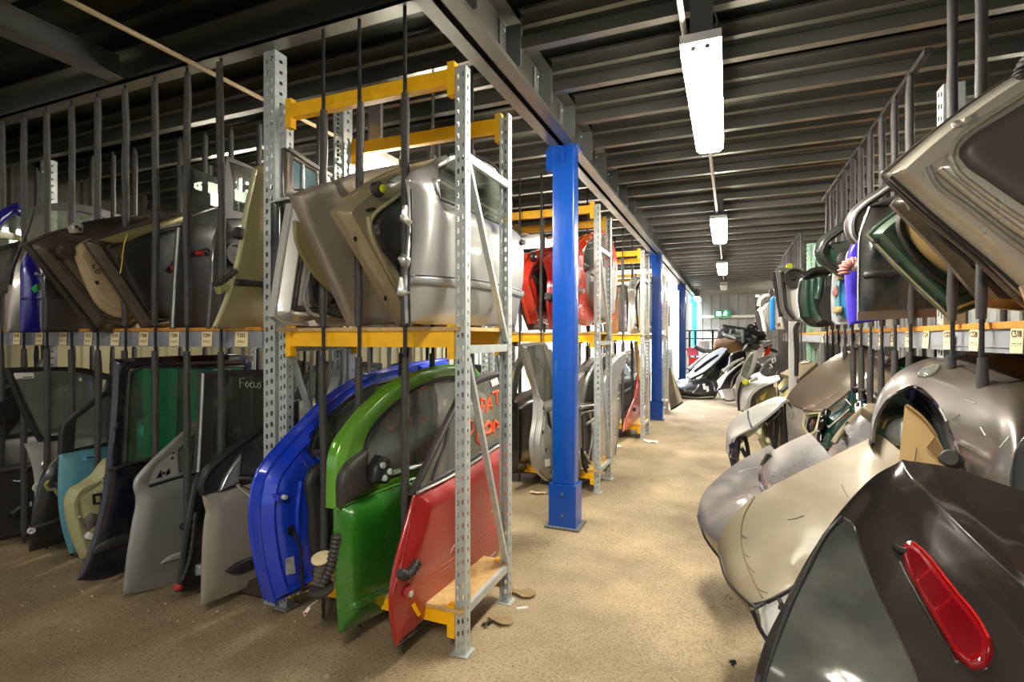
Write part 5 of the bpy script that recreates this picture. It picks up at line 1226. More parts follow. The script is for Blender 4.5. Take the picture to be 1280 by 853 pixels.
for k, (x, y, c, t) in enumerate(((-2.8, 4.8, P_BLACK, 'black door with clear glass high on the dim rack behind the post'), (-3.4, 4.8, P_BROWNBLK, 'brown black door high on the dim rack'),
        (-4.1, 4.8, P_SILVGREY, 'grey door high on the dim rack behind the tipped brown door'), (-4.9, 4.75, P_BLACK, 'black door high on the dim rack at far left'))):
    plain_door(t, x, y, 1.56, c, 'doors high on the dim rack behind the left rack')
# more stock deeper inside the front racks, seen between the near doors
for k, (x, y, z, c, t) in enumerate(((-5.1, 2.1, .1, P_SILVGREY, 'silver grey door behind the dark charcoal door at the far left floor'), (-5.4, 2.05, .1, P_BLACK, 'black door in the far left corner of the left rack floor'),
        (-5.9, 2.15, .1, P_DKGREEN, 'dark green door at the left end of the left rack floor'), (-6.3, 2.2, .1, P_BROWNBLK, 'dark brown door against the cream wall'),
        (-5.15, 2.1, 1.56, P_GREY, 'grey door beyond the blue tipped frame on the left shelf'), (-5.7, 2.1, 1.56, P_BLACK, 'black door at the left end of the left shelf'))):
    plain_door(t, x, y, z, c, 'doors at the far left end of the left rack')
GI = 'doors deep in the front racks'
pl = PX(-2.2, Y=2.5, Z=1.9)
r = door('dark door with blue tinted glass, behind the silver edged door on the yellow rack', pl, (372, 240), GI)
panel(r, 'door_panel', P_BLACK, pl, [(350, 252, 1), (440, 232, 1), (450, 380, 1), (350, 380, 1)], prof=p_skin(.02), th=.05)
hole = [(368, 200, 1), (396, 216, 1), (398, 236, 1), (368, 236, 1)]
panel(r, 'window_frame', P_BROWNBLK, pl, [(358, 184, 1), (385, 200), (412, 216, 1), (415, 236, 1), (358, 246, 1)], [hole], th=.03, prof=p_skin(.01)); panel(r, 'window_glass', mat('sky tinted pane', (96, 128, 138), rough=.2, var=.5, vcol=(130, 150, 150), scale=20), pl, hole, th=.006, off=-.01)
line(r, 'frame_rail', M_SILVERTRIM, pl, [(360, 186), (385, 203), (412, 220)], .012, .01); line(r, 'window_post', M_GALV, pl, [(379, 206), (379, 236)], .008, .0)
# ================================================================== doors on the right rack shelf
GR = 'doors on the right rack shelf'
pl = PY(2.38, lx=.05, lz=.0)
r = door('big champagne silver door seen from inside, nearest on the right rack', pl, (1230, 330), GR)
out = [(1108, 217.5, 1), (1150, 180), (1204, 137), (1264, 97), (1330, 60, 1), (1400, 110, 1), (1400, 440, 1), (1340, 412, 1), (1280, 369), (1227, 318), (1160, 263)]
panel(r, 'inner_shell', P_CHSILV, pl, out, prof=p_shell(.055, .012, .032, .014, .10), th=.03, res=.02)
panel(r, 'outer_skin', P_BROWNBLK, pl, [(1103, 214, 1), (1149, 176), (1204, 132.5), (1264, 92), (1332, 54, 1), (1404, 104, 1), (1404, 446, 1), (1338, 420, 1), (1278, 376), (1224, 324), (1156, 268), (1112, 226, 1)], th=.008, off=-.03, prof=p_skin(.006))
tr = [(1190, 203), (1193, 190), (1204, 178), (1240, 155), (1290, 127), (1390, 120, 1), (1390, 330), (1330, 300), (1270, 264), (1222, 231), (1198, 214)]
panel(r, 'trim_panel', mat('grey brown trim', (78, 70, 68), rough=.42, var=.3, vcol=(96, 88, 82)), pl, tr, th=.01, off=.05, prof=p_lump(.03, .035))
inset_line(r, 'door_seal', P_CHSILV, pl, [(1178, 203), (1184, 184), (1204, 166), (1240, 142), (1292, 112), (1396, 108, 1), (1396, 348), (1330, 318), (1262, 278), (1212, 242), (1186, 220)], .004, .012, .05)
line(r, 'shell_rib', P_SILVER, pl, [(1152, 214), (1160, 232), (1200, 264), (1250, 303), (1300, 340)], .012, .055); line(r, 'shell_rib', P_CHSILV, pl, [(1166, 218), (1200, 246), (1250, 284), (1300, 318)], .012, .055)
line(r, 'edge_lip', M_RUB, pl, [(1112, 222), (1165, 270), (1230, 324), (1290, 378)], .006, .01)
plate(r, 'maker_plate', M_SILVERTRIM, pl, [(1189, 161), (1209, 150), (1212, 156), (1192, 167)], .003, .06); disc(r, 'plate_boss', P_CHSILV, pl, (1186, 163), .014, .055, .01, 10); disc(r, 'latch_boss', P_CHSILV, pl, (1198, 159), .012, .06, .012, 10)
bellows('cable_boot', [pl.w(pl.ab(*p), .07) for p in ((1266, 108), (1270, 96), (1279, 86), (1300, 74))], .034, M_RUB, r, 7)
disc(r, 'round_cap', M_TRIM, pl, (1290, 180), .06, .08, .01, 22)
line(r, 'pull_strap', P_TAN, pl, [(1272, 358), (1278, 372), (1282, 390)], .02, .05)

pl = PY(2.72, lx=.05)
r = door('dark bronze door with pale trim tipped behind the big champagne door', pl, (1225, 372), GR)
out = [(1114, 256, 1), (1121, 247), (1150, 240, 1), (1230, 250, 1), (1300, 300, 1), (1310, 392, 1), (1232, 384, 1), (1170, 312)]
panel(r, 'inner_shell', P_BROWNBLK, pl, out, prof=p_shell(.05, .012, .035, .018, .075), th=.03)
panel(r, 'trim_panel', mat('pale grey trim', (150, 144, 128), rough=.6), pl, [(1156, 268), (1162, 262), (1200, 264, 1), (1290, 300, 1), (1290, 350), (1236, 336), (1198, 310), (1166, 284)], th=.01, off=.05, prof=p_lump(.03, .04))
inset_line(r, 'door_seal', M_BLACK, pl, [(1150, 266), (1158, 257), (1200, 258, 1), (1296, 296, 1), (1294, 362), (1232, 346), (1190, 318), (1158, 288)], .004, .012, .055)
for q in ([(1126, 256), (1133, 248), (1137, 258), (1131, 266)], [(1138, 262), (1145, 252), (1148, 264), (1142, 272)]): panel(r, 'stiffener', P_BROWNBLK, pl, q, th=.01, off=.05, prof=p_lump(.02, .02))

pl = PY(2.98, lx=.05)
r = door('dark green door with mustard inner trim, tipped on its corner on the right rack', pl, (1186, 394), GR)
out = [(1082.5, 294, 1), (1098, 279), (1119, 263, 1), (1160, 255, 1), (1230, 290, 1), (1232, 380, 1), (1196, 394), (1186, 397, 1), (1140, 354)]
panel(r, 'inner_shell', P_DKGREEN, pl, out, prof=p_shell(.05, .015, .04, .016, .10), th=.03)
panel(r, 'trim_panel', P_MUSTARD, pl, [(1125, 280), (1129, 273), (1140, 268, 1), (1200, 290, 1), (1215, 340), (1206, 354), (1192, 350), (1160, 330), (1134, 302)], th=.01, off=.05, prof=p_lump(.03, .05))
for k, dd in enumerate((.03, .055)): inset_line(r, 'trim_ridge', P_MUSTARD, pl, [(1125, 280), (1129, 273), (1140, 268, 1), (1200, 290, 1), (1215, 340), (1206, 354), (1192, 350), (1160, 330), (1134, 302)], dd, .007, .075)
inset_line(r, 'door_seal', M_RUB, pl, [(1116, 284), (1121, 270), (1140, 258, 1), (1212, 282, 1), (1224, 345), (1210, 366), (1186, 362), (1150, 340), (1126, 310)], .004, .014, .06)
for c in ((1094, 302), (1121, 327), (1171, 374), (1183, 388)): disc(r, 'shell_hole', M_BLACK, pl, c, .014, .012, .004, 10)
line(r, 'edge_lip', P_CREAM, pl, [(1083, 294), (1120, 332), (1186, 396)], .005, .012)

pl = PY(3.42, lx=.06)
r = door('plain black dusty door with a long pull groove, behind the dark green door', pl, (1120, 400), GR)
panel(r, 'door_panel', P_BLACK, pl, [(1072, 401, 1), (1073, 340), (1075, 291), (1080, 272), (1087, 259, 1), (1120, 252, 1), (1190, 252, 1), (1186, 395, 1)], prof=p_skin(.012), back=p_door(.05), bar=(.02, .6))
panel(r, 'upper_trim', M_TRIM, pl, [(1087, 258, 1), (1104, 250), (1123, 244, 1), (1126, 250, 1), (1122, 256, 1)], th=.03, off=.02, prof=p_skin(.01))
panel(r, 'side_moulding', M_BLACK, pl, [(1077, 344), (1080, 340), (1120, 338, 1), (1180, 337, 1), (1180, 345, 1), (1120, 346), (1080, 349)], th=.008, off=.006, prof=p_lump(.016, .016))
panel(r, 'dirt_patch', mat('rust brown dirt', (74, 60, 44), rough=.9, var=.6, vcol=(50, 44, 38)), pl, [(1126, 352), (1140, 350), (1142, 366), (1134, 382), (1128, 370)], th=.001, off=.004)
panel(r, 'sill_strip', mat('brown sill', (90, 74, 60), rough=.7), pl, [(1072, 390, 1), (1184, 385, 1), (1184, 396, 1), (1072, 401, 1)], th=.01, off=.01)
line(r, 'edge_lip', M_SILVERTRIM, pl, [(1072.5, 401), (1073, 340), (1075.5, 291), (1087, 259)], .005, .0)

pl = PY(3.62, lx=.06)
r = door('grey window frame with thick seals arching behind the black door on the right rack', pl, (1070, 300), GR)
for k, (m, off, rr) in enumerate(((M_TRIM, 0, .03), (P_SILVGREY, .03, .018), (M_RUB, .05, .012))):
    q = [(1072 - k * 0, 303), (1066, 296), (1062 + k, 285), (1064 + k, 273), (1075 + k, 259 + k), (1095 + k, 245 + k), (1113, 234 + k), (1126, 231)]
    line(r, ('frame_channel', 'frame_seal', 'inner_seal')[k], m, pl, q, rr, off)
panel(r, 'glass_panel', P_GREY, pl, [(1066, 288), (1070, 272), (1082, 260), (1110, 245, 1), (1120, 300, 1), (1076, 302)], th=.01, off=-.03)

pl = PY(3.78, lx=.06)
r = door('violet blue door edge showing beside the black door on the right rack', pl, (1066, 404), GR)
panel(r, 'door_panel', P_PURPLE, pl, [(1063, 406, 1), (1060, 365), (1059, 335), (1062, 315), (1068, 303), (1080, 299, 1), (1120, 299, 1), (1120, 398, 1)], prof=p_skin(.012), th=.05)
bellows('cable_boot', [pl.w(pl.ab(*p), .1) for p in ((1050, 346), (1050, 338), (1056, 332), (1064, 331))], .035, mat('dusty pink rubber', (166, 112, 108), rough=.8), r, 7)
panel(r, 'door_hinge', mat('pale casting', (196, 186, 176), rough=.6, var=.4), pl, [(1057, 331), (1063, 326), (1071, 327), (1072, 337), (1064, 341), (1058, 338)], th=.05, off=.1, prof=p_lump(.04, .05))

pl = PY(4.35, lx=.06)
r = door('teal green window frame reaching up behind the violet door on the right rack', pl, (1040, 335), GR)
q = [(1119, 238), (1090, 258), (1060, 279), (1042, 291), (1028, 303), (1023, 314), (1026, 323), (1036, 331), (1050, 340), (1064, 347)]
line(r, 'frame_channel', P_BOTTLE, pl, q, .035, 0); line(r, 'frame_seal', M_RUB, pl, [(a + 2.5, b + 2.5) for a, b in q], .02, .03)
panel(r, 'inner_shell', P_DKGREEN, pl, [(1027, 313), (1040, 304), (1062, 300, 1), (1064, 340, 1), (1046, 332)], th=.02, off=-.02, prof=p_shell(.03, .02, .05, .01, .1))
panel(r, 'upper_panel', P_BOTTLE, pl, [(1036, 306, 1), (1062, 304, 1), (1062, 318, 1), (1046, 318)], th=.02, off=.02); disc(r, 'latch', M_BLACK, pl, (1055, 326), .06, .03, .03, 14)

pl = PY(4.7, lx=.06)
r = door('pale blue and white door edge with brass hinge blocks on the right rack', pl, (1050, 405), GR)
panel(r, 'inner_shell', mat('white blue paint', (196, 202, 206), rough=.35, var=.3), pl, [(1041, 401, 1), (1040, 368), (1042, 341, 1), (1056, 345), (1066, 352, 1), (1070, 405, 1), (1046, 406)], prof=p_shell(.05, .02, .05, .02, .09), th=.04)
line(r, 'blue_seal', mat('mid blue seal', (40, 120, 180), rough=.4), pl, [(1056, 346), (1053, 372), (1056, 392), (1064, 403)], .03, .06); line(r, 'blue_seal', P_TEAL, pl, [(1047, 345), (1045, 372), (1046, 395)], .022, .06)
for q in ([(1043, 342), (1051, 341), (1051, 351), (1043, 352)], [(1039, 385), (1048, 384), (1048, 392), (1040, 392)]): panel(r, 'hinge_block', mat('brass block', (196, 176, 118), rough=.5, var=.3), pl, [(a, b, 1) for a, b in q], th=.06, off=.12, prof=p_skin(.02))
panel(r, 'bracket', mat('pink rubber', (180, 120, 112), rough=.7), pl, [(1038, 366), (1042, 358), (1044, 366), (1040, 372)], th=.04, off=.09)

pl = PY(5.15, lx=.05)
r = door('bottle green inner door shell with a dark opening, on the right rack', pl, (1020, 407), GR)
out = [(1012, 341), (1018, 339), (1042, 339, 1), (1041, 407.5, 1), (1012, 407.5), (1000, 397), (997, 368), (1002, 348)]
panel(r, 'inner_shell', P_BOTTLE, pl, out, prof=p_shell(.06, .02, .06, .02, .1), th=.05)
panel(r, 'open_cavity', M_BLACK, pl, [(1030, 360), (1041, 356, 1), (1040, 402, 1), (1028, 400), (1021, 390), (1024, 374)], th=.01, off=.06)
for pts in ([(1006, 352), (1005, 375), (1007, 396)], [(1014, 350), (1013, 370), (1016, 392), (1022, 402)], [(1022, 348), (1021, 362), (1018, 375)]): line(r, 'shell_rib', P_DKGREEN, pl, pts, .03, .06)
for c in ((1014, 395), (1019, 376), (1006, 361)): disc(r, 'shell_hole', M_BLACK, pl, c, .03, .06, .006, 10)
line(r, 'top_edge', M_BLACK, pl, [(1003, 347), (1014, 340), (1042, 339)], .03, .05)

pl = PY(6.05, lx=.05)
r = door('silver inner door with a round speaker and white insert, on the right rack', pl, (990, 402), GR)
out = [(969, 339), (974, 334), (1004, 336, 1), (1004, 402, 1), (986, 402.5), (978, 393), (973, 365)]
panel(r, 'inner_shell', P_SILVGREY, pl, out, prof=p_shell(.06, .02, .06, .025, .12), th=.05)
disc(r, 'speaker', M_TRIM, pl, (991, 349), .10, .06, .05, 24, .85); disc(r, 'speaker_ring', M_SILVERTRIM, pl, (991, 349), .105, .055, .02, 24, .9)
panel(r, 'white_insert', M_WHITE, pl, [(986, 364), (996, 361, 1), (998, 400), (992, 398), (988, 384)], th=.02, off=.07, prof=p_skin(.02)); line(r, 'door_seal', M_TRIM, pl, [(976, 341), (979, 365), (984, 390), (992, 399)], .02, .07)
line(r, 'edge_lip', M_TRIM, pl, [(967, 340), (972, 368), (977, 396)], .025, -.02); disc(r, 'green_button', mat('yellow green', (200, 215, 40)), pl, (985.5, 334), .03, .05, .03, 10)

pl = PY(7.1, lx=.05)
r = door('white door with a bright blue stripe, far along the right rack', pl, (969, 411), GR)
panel(r, 'door_panel', M_WHITE, pl, [(967, 372, 1), (973, 371), (977, 392), (981, 412, 1), (966, 412, 1)], prof=p_skin(.02), th=.06); panel(r, 'blue_stripe', mat('sign blue', (20, 126, 214), rough=.4), pl, [(962, 374, 1), (968, 370, 1), (968.5, 413, 1), (962.5, 413, 1)], th=.03, off=.03, prof=p_skin(.01))
panel(r, 'rust_patch', mat('rust', (140, 90, 50), rough=.9), pl, [(971, 405), (975, 403), (976, 408), (972, 409)], th=.004, off=.003)
pl = PY(8.0, lx=.05)
r = door('jumbled white door shell with bent silver frame at the far end of the right shelf', pl, (955, 411), GR)
panel(r, 'door_panel', P_SILVER, pl, [(946, 388, 1), (953, 382), (962, 377, 1), (963, 402), (961, 412, 1), (954, 400)], prof=p_lump(.03, .06), th=.05)
line(r, 'bent_frame', P_SILVGREY, pl, [(950, 383), (951, 376), (955, 372), (962, 371)], .05, .0); panel(r, 'lower_shell', M_TRIM, pl, [(944, 386, 1), (950, 392), (958, 413), (950, 415, 1), (946, 402)], th=.04, off=-.05)
line(r, 'frame_rail', M_WHITE, pl, [(951, 388), (954, 402), (956, 414)], .03, .02)
pl = PY(8.6, lx=.05)
r = door('small dark panel with a pale edge at the far end of the right shelf', pl, (950, 372), GR)
line(r, 'edge_frame', M_BLACK, pl, [(946, 371), (947, 384), (948, 400)], .035, 0); panel(r, 'door_panel', M_TRIM, pl, [(961, 366, 1), (963, 361, 1), (968, 363, 1), (967, 374, 1), (961, 376, 1)], th=.05); plate(r, 'white_cap', M_WHITE, pl, [(944, 369), (949, 369), (949, 372), (944, 372)], .03, .03)

o = thing('white_plank', 'tall white plank leaning against the right rack below the speaker door', 'plank', P(992, 480, 6.1))
pl = PY(5.95, lx=.0)
panel(o, 'board', M_WHITE, pl, [(986, 402, 1), (997, 402, 1), (995, 580, 1), (986, 580, 1)], th=.03, prof=p_skin(.006))
line(o, 'edge_tube', M_TRIM, pl, [(998, 404), (994.5, 409), (994, 420), (995, 440), (995, 470)], .022, .03)

# more stock under the right shelf behind the rods, dim
for k, (y, c, t) in enumerate(((2.95, P_BOTTLE, 'bottle green panel standing behind the lower rods of the right rack'), (3.6, P_BLACK, 'black panel standing behind the lower rods of the right rack'), (4.4, P_DKGREEN, 'dark green panel standing deep under the right shelf'), (5.3, P_SLATE, 'slate grey panel standing deep under the right shelf'))):
    pl = PY(y, X=1.3, Z=.7); r = thing('car_door', t, CAT, (1.35, y, .02), 'doors under the right shelf')
    def q(x, z): return tuple(float(a) for a in proj((x, y, z)))
    panel(r, 'door_panel', c, pl, [q(1.02, .03) + (1,), q(1.02, .7), q(1.08, .86) + (1,), q(1.75, .86) + (1,), q(1.75, .03) + (1,)], prof=p_skin(.02), th=.05)
    panel(r, 'window_frame', M_BLACK, pl, [q(1.08, .86) + (1,), q(1.2, 1.2), q(1.3, 1.3), q(1.75, 1.3) + (1,), q(1.75, .86) + (1,)], [[q(1.16, .89) + (1,), q(1.25, 1.16), q(1.33, 1.25), q(1.7, 1.25) + (1,), q(1.7, .89) + (1,)]], th=.03)
    panel(r, 'window_glass', M_TEALGL, pl, [q(1.16, .89) + (1,), q(1.25, 1.16), q(1.33, 1.25), q(1.7, 1.25) + (1,), q(1.7, .89) + (1,)], th=.005, off=-.01)
# ================================================================== body panels leaning in the right-hand row
CP = 'car panel'; GP = 'body panels leaning along the right of the aisle'
def gz(u, d, z=.01): return CV + (CH - z) * FPX / d      # image row of height z at depth d

# --- nearest: dark quarter panel with window and long red lamp
r = thing('quarter_panel', 'dark grey brown car rear quarter with a long red lamp and smoked window', CP, P(1120, 1300, 1.1), GP)
rows = [
 [(930, 1180, 1.28), (940, 870, 1.33), (985, 745, 1.42), (1035, 660, 1.5), (1086, 601, 1.57), (1128, 575, 1.6), (1185, 584, 1.52), (1240, 601, 1.44), (1300, 622, 1.36)],
 [(950, 1190, 1.24), (963, 885, 1.29), (1008, 772, 1.37), (1054, 696, 1.45), (1103, 638, 1.515), (1140, 597, 1.55), (1195, 611, 1.46), (1248, 633, 1.38), (1305, 660, 1.30)],
 [(985, 1230, 1.17), (1000, 905, 1.22), (1045, 815, 1.295), (1092, 745, 1.36), (1142, 684, 1.405), (1180, 638, 1.43), (1225, 655, 1.365), (1268, 677, 1.31), (1312, 702, 1.26)],
 [(1040, 1270, 1.10), (1052, 930, 1.145), (1095, 855, 1.20), (1142, 793, 1.25), (1192, 732, 1.275), (1230, 687, 1.29), (1262, 702, 1.25), (1293, 718, 1.22), (1324, 738, 1.19)],
 [(1110, 1330, 1.02), (1124, 955, 1.07), (1168, 893, 1.11), (1214, 838, 1.14), (1258, 785, 1.15), (1292, 745, 1.155), (1315, 758, 1.13), (1338, 772, 1.11), (1362, 790, 1.09)],
 [(1200, 1380, .97), (1215, 1000, 1.01), (1250, 940, 1.02), (1290, 890, 1.035), (1325, 845, 1.04), (1352, 806, 1.04), (1370, 818, 1.03), (1388, 832, 1.02), (1408, 850, 1.01)]]
win = [(1052, 648), (1061, 653), (1075, 688), (1098, 742), (1125, 800), (1152, 862), (1190, 960, 1), (975, 960, 1), (950, 880), (962, 830), (985, 765), (1012, 707), (1036, 664)]
def sharpen(rw, k, a=.16):                     # two more columns beside column k make a tight ridge there
    out = []
    for q in rw:
        f = lambda A, B: tuple(B[i] + (A[i] - B[i]) * a for i in range(3))
        out.append(q[:k] + [f(q[k - 1], q[k]), q[k], f(q[k + 1], q[k])] + q[k + 1:])
    return out
rows = [q if k == 0 else q[:5] + [(q[5][0], q[5][1], q[5][2] - .035)] + q[6:] for k, q in enumerate(rows)]; rows = sharpen(rows, 5)
QL = Loft(r, 'body_shell', P_DARKBROWN, rows, th=.008, nu=9, nv=10, cut=[[(1051, 656), (1060, 664), (1090, 734), (1143, 862), (1178, 950, 1), (985, 950, 1), (964, 880), (976, 825), (998, 765), (1020, 714), (1040, 670)]])
QL.drape(r, 'window_border', M_BLACKFRIT, win, [[(1050, 668), (1058, 676), (1086, 740), (1136, 862), (1170, 940, 1), (1000, 940, 1), (974, 880), (984, 828), (1004, 770), (1024, 722), (1040, 682)]], off=.002, th=.003, res=12)
QL.drape(r, 'window_glass', M_QGLASS, win, off=.006, th=.003, res=14)
QL.line(r, 'window_seal', M_RUB, [(975, 965), (950, 880), (962, 830), (985, 765), (1012, 707), (1036, 664), (1052, 648)], .0075, .004)
QL.line(r, 'window_trim', M_CHROME, [(1052, 648), (1060, 652), (1075, 687), (1098, 741), (1125, 799), (1152, 861), (1170, 905)], .0035, .006)
lens = [(1128, 686), (1133, 678), (1143, 677), (1154, 686), (1195, 737), (1229, 780), (1240, 800), (1241, 822), (1232, 836), (1215, 838), (1202, 829), (1180, 796), (1150, 744), (1131, 706)]
M_LENS = mat('red lens', (140, 10, 18), rough=.12, coat=.8, var=.35, vcol=(110, 6, 14), scale=30)
M_LENSD = mat('deep red lens', (104, 5, 16), rough=.15, coat=.8, var=.3, vcol=(120, 8, 20), scale=6)
lo = QL.drape(r, 'tail_lamp', M_LENS, lens, off=.002, th=.003, prof=p_lump(.016, .018), res=6)
for q in ([(1135, 700), (1141, 690), (1152, 698), (1166, 715, 1), (1147, 730, 1)], [(1150, 734, 1), (1169, 719, 1), (1193, 749, 1), (1172, 768, 1)], [(1175, 772, 1), (1196, 753, 1), (1222, 786), (1231, 804), (1228, 818), (1216, 826), (1206, 819)]):
    QL.drape(lo, 'inner_lens', M_LENSD, q, off=.0195, th=.002, res=7)
QL.line(lo, 'rim_highlight', mat('red rim highlight', (205, 40, 40), rough=.1, coat=1), [(1146, 683), (1160, 695), (1198, 742), (1232, 786), (1240, 803)], .0035, .016)  # edge highlight of the lens drawn as a brighter red line
QL.line(r, 'lamp_gasket', M_CHROME, [(1126, 703), (1146, 742), (1176, 795), (1196, 828)], .004, .003)
QL.line(r, 'wiring_grommet', M_RUB, [(1119, 687), (1126, 691), (1136, 693)], .010, .012)
for c in ((1240, 600), (1262, 612)): pass

# --- white tank and dark edge under the beige bonnet
r = thing('inner_wing', 'white plastic inner panel poking out under the beige bonnet', CP, P(965, 850, 1.8), GP)
L = Loft(r, 'shell', M_WHITE, [[(948, 760, 1.9), (970, 748, 1.86), (1000, 733, 1.8)], [(952, 790, 1.86), (972, 782, 1.8), (992, 768, 1.76)], [(950, 860, 1.78), (965, 850, 1.72), (980, 840, 1.7)], [(948, 1000, 1.7), (960, 1000, 1.66), (972, 1000, 1.64)]], th=.01)
L.line(r, 'dark_edge', M_IRON, [(941, 762), (950, 785), (966, 815), (962, 850)], .008); L.line(r, 'dark_edge', M_IRON, [(944, 761), (968, 750), (992, 737)], .006)
L.line(r, 'clip', M_IRON, [(977, 751), (980, 757), (978, 764)], .008, .01)

# --- beige bonnet
r = thing('bonnet', 'dusty beige bonnet with a scored crease, leaning behind the nearest dark quarter', CP, P(930, 800, 2.2), GP)
rows = [[(1099, 542, 2.45), (1116, 556, 2.33), (1150, 585, 2.15), (1190, 625, 1.95)],
        [(1042, 570, 2.45), (1075, 596, 2.30), (1118, 640, 2.10), (1165, 700, 1.92)],
        [(986, 597, 2.42), (1027, 631, 2.27), (1085, 690, 2.05), (1130, 760, 1.88)],
        [(944, 621, 2.40), (985, 665, 2.24), (1040, 727, 2.0), (1080, 800, 1.85)],
        [(915, 646, 2.38), (948, 698, 2.20), (994, 737, 1.97), (1040, 800, 1.83)],
        [(899, 678, 2.36), (916, 718, 2.19), (945, 757, 1.97), (990, 800, 1.84)],
        [(897, 690, 2.40), (908, 727, 2.24), (938, 765, 2.02), (975, 810, 1.90)],
        [(903, 700, 2.48), (916, 735, 2.34), (946, 775, 2.14), (985, 820, 2.0)],
        [(968, 808, 2.52), (985, 822, 2.42), (1006, 846, 2.3), (1040, 870, 2.18)]]
BL = Loft(r, 'outer_skin', P_DUSTBEIGE, rows, th=.008, nu=12, nv=9)
BL.line(r, 'crease', mat('dirty crease', (120, 100, 74), rough=.9), [(943, 621), (930, 645), (926, 668), (930, 695), (940, 722), (953, 748)], .003, .001)
BL.line(r, 'front_edge', M_TRIM, [(944, 760), (926, 745), (910, 725), (899, 692)], .007, .0)
BL.line(r, 'front_edge', M_IRON, [(936, 757), (960, 751), (994, 732)], .008, -.004)
for a in ([(926, 668), (934, 673)], [(928, 690), (937, 697)], [(933, 705), (943, 716)], [(945, 735), (960, 742)], [(985, 650), (1005, 645)], [(1030, 690), (1046, 668)], [(1052, 606), (1060, 622)]):
    BL.line(r, 'scratch', M_IRON, [a[0], ((a[0][0] + a[1][0]) / 2, (a[0][1] + a[1][1]) / 2 + 1), a[1]], .0012, .001)

# --- dark slate panel and mirror-bright bonnet under it
r = thing('bumper', 'dusty slate bumper end curving out over the floor beside the beige bonnet', CP, P(890, 680, 2.9), GP)
rows = [[(962, 556, 3.35), (975, 570, 3.2), (985, 590, 3.0)], [(918, 581, 3.3), (935, 605, 3.1), (958, 622, 2.85)], [(882, 613, 3.2), (900, 640, 2.98), (920, 648, 2.75)],
        [(872, 642, 3.12), (884, 665, 2.9), (902, 676, 2.7)], [(875, 660, 3.15), (888, 682, 2.95), (906, 696, 2.75)], [(890, 680, 3.25), (900, 698, 3.1), (912, 712, 2.9)]]
L = Loft(r, 'outer_skin', P_SLATE, rows, th=.01, nu=10); L.line(r, 'lower_edge', M_RUB, [(873, 645), (882, 672), (902, 700)], .01, .0)
for a in ([(924, 590), (952, 584)], [(905, 628), (930, 622)], [(935, 612), (955, 610)]): L.line(r, 'scratch', P_LTGREY, [a[0], ((a[0][0] + a[1][0]) / 2, a[0][1] - 4), a[1]], .0016, .001)
r = thing('bonnet', 'mirror bright grey bonnet with dust on its top, between the slate bumper and beige bonnet', CP, P(965, 620, 2.8), GP)
rows = [[(1012, 541, 3.05), (1026, 556, 2.9), (1044, 576, 2.7), (1070, 600, 2.5)], [(985, 553, 3.05), (1000, 573, 2.88), (1020, 595, 2.68), (1050, 620, 2.48)],
        [(963, 567, 3.03), (977, 592, 2.86), (998, 612, 2.66), (1025, 640, 2.47)], [(950, 587, 3.0), (958, 608, 2.84), (976, 628, 2.65), (1000, 650, 2.46)], [(949, 598, 3.06), (955, 616, 2.9), (970, 634, 2.7), (990, 655, 2.5)]]
L = Loft(r, 'outer_skin', P_MIRROR, rows, th=.01, nu=10); L.line(r, 'rolled_edge', P_SLATE, [(963, 567), (951, 586), (951, 604), (962, 624)], .01, .0); L.line(r, 'inner_edge', M_IRON, [(958, 565), (948, 582), (947, 600)], .01, -.02)

# --- strip with bright reflection and beige block
r = thing('body_strip', 'bright grey sill strip with a reflection, right of the mirror bright bonnet', CP, P(1060, 560, 3.2), GP)
L = Loft(r, 'outer_skin', P_MIRROR, [[(1078, 513, 3.4), (1086, 516, 3.3), (1100, 520, 3.2)], [(1060, 530, 3.35), (1072, 538, 3.25), (1090, 548, 3.12)], [(1042, 555, 3.3), (1055, 562, 3.18), (1076, 575, 3.05)], [(1030, 572, 3.28), (1044, 580, 3.15), (1060, 592, 3.0)]], th=.02)
L.line(r, 'dusty_edge', P_DUSTBEIGE, [(1078, 513), (1060, 530), (1042, 554)], .018, .0)
o = thing('foam_block', 'small dusty beige block lying on the sill strip beside the wheel arch', 'block', P(1088, 514, 3.2))
pl = PC(1088, 512, 3.2, (-.1, -1, .9)); panel(o, 'block', P_DUSTBEIGE, pl, [(1077, 509, 1), (1086, 503, 1), (1098, 504, 1), (1098, 515, 1), (1090, 518, 1)], th=.08, prof=p_skin(.01))

# --- slate fender with dark blue arch
r = thing('front_wing', 'dusty silver front wing with a dark blue wheel arch, standing out over the aisle', CP, P(915, 590, 4.9), GP)
rows = [[(907, 562, 4.85), (909, 540, 4.95), (916, 524, 5.0), (941, 508.5, 5.0), (968, 497, 4.95), (980, 496, 4.9)],
        [(908, 566, 4.72), (912, 547, 4.8), (925, 534, 4.82), (946, 520, 4.8), (968, 506, 4.78), (981, 498, 4.78)],
        [(912, 572, 4.6), (917, 549, 4.62), (927, 541, 4.62), (942, 534, 4.62), (966, 516, 4.62), (981, 501, 4.66)]]
L = Loft(r, 'outer_skin', P_LTGREY, rows, th=.012, nu=8); L.line(r, 'panel_gap', M_IRON, [(935, 514), (936, 524), (940, 535)], .008, .0)
L2 = Loft(r, 'arch_liner', paint('night blue paint', (30, 34, 84), dust=.3, metal=.3), [[(912, 570, 4.6), (917, 550, 4.62), (928, 542, 4.62), (942, 535, 4.62), (966, 517, 4.62), (980, 503, 4.66)], [(916, 586, 4.66), (921, 562, 4.75), (930, 552, 4.8), (944, 541, 4.8), (966, 521, 4.8), (980, 505, 4.8)]], th=.01)
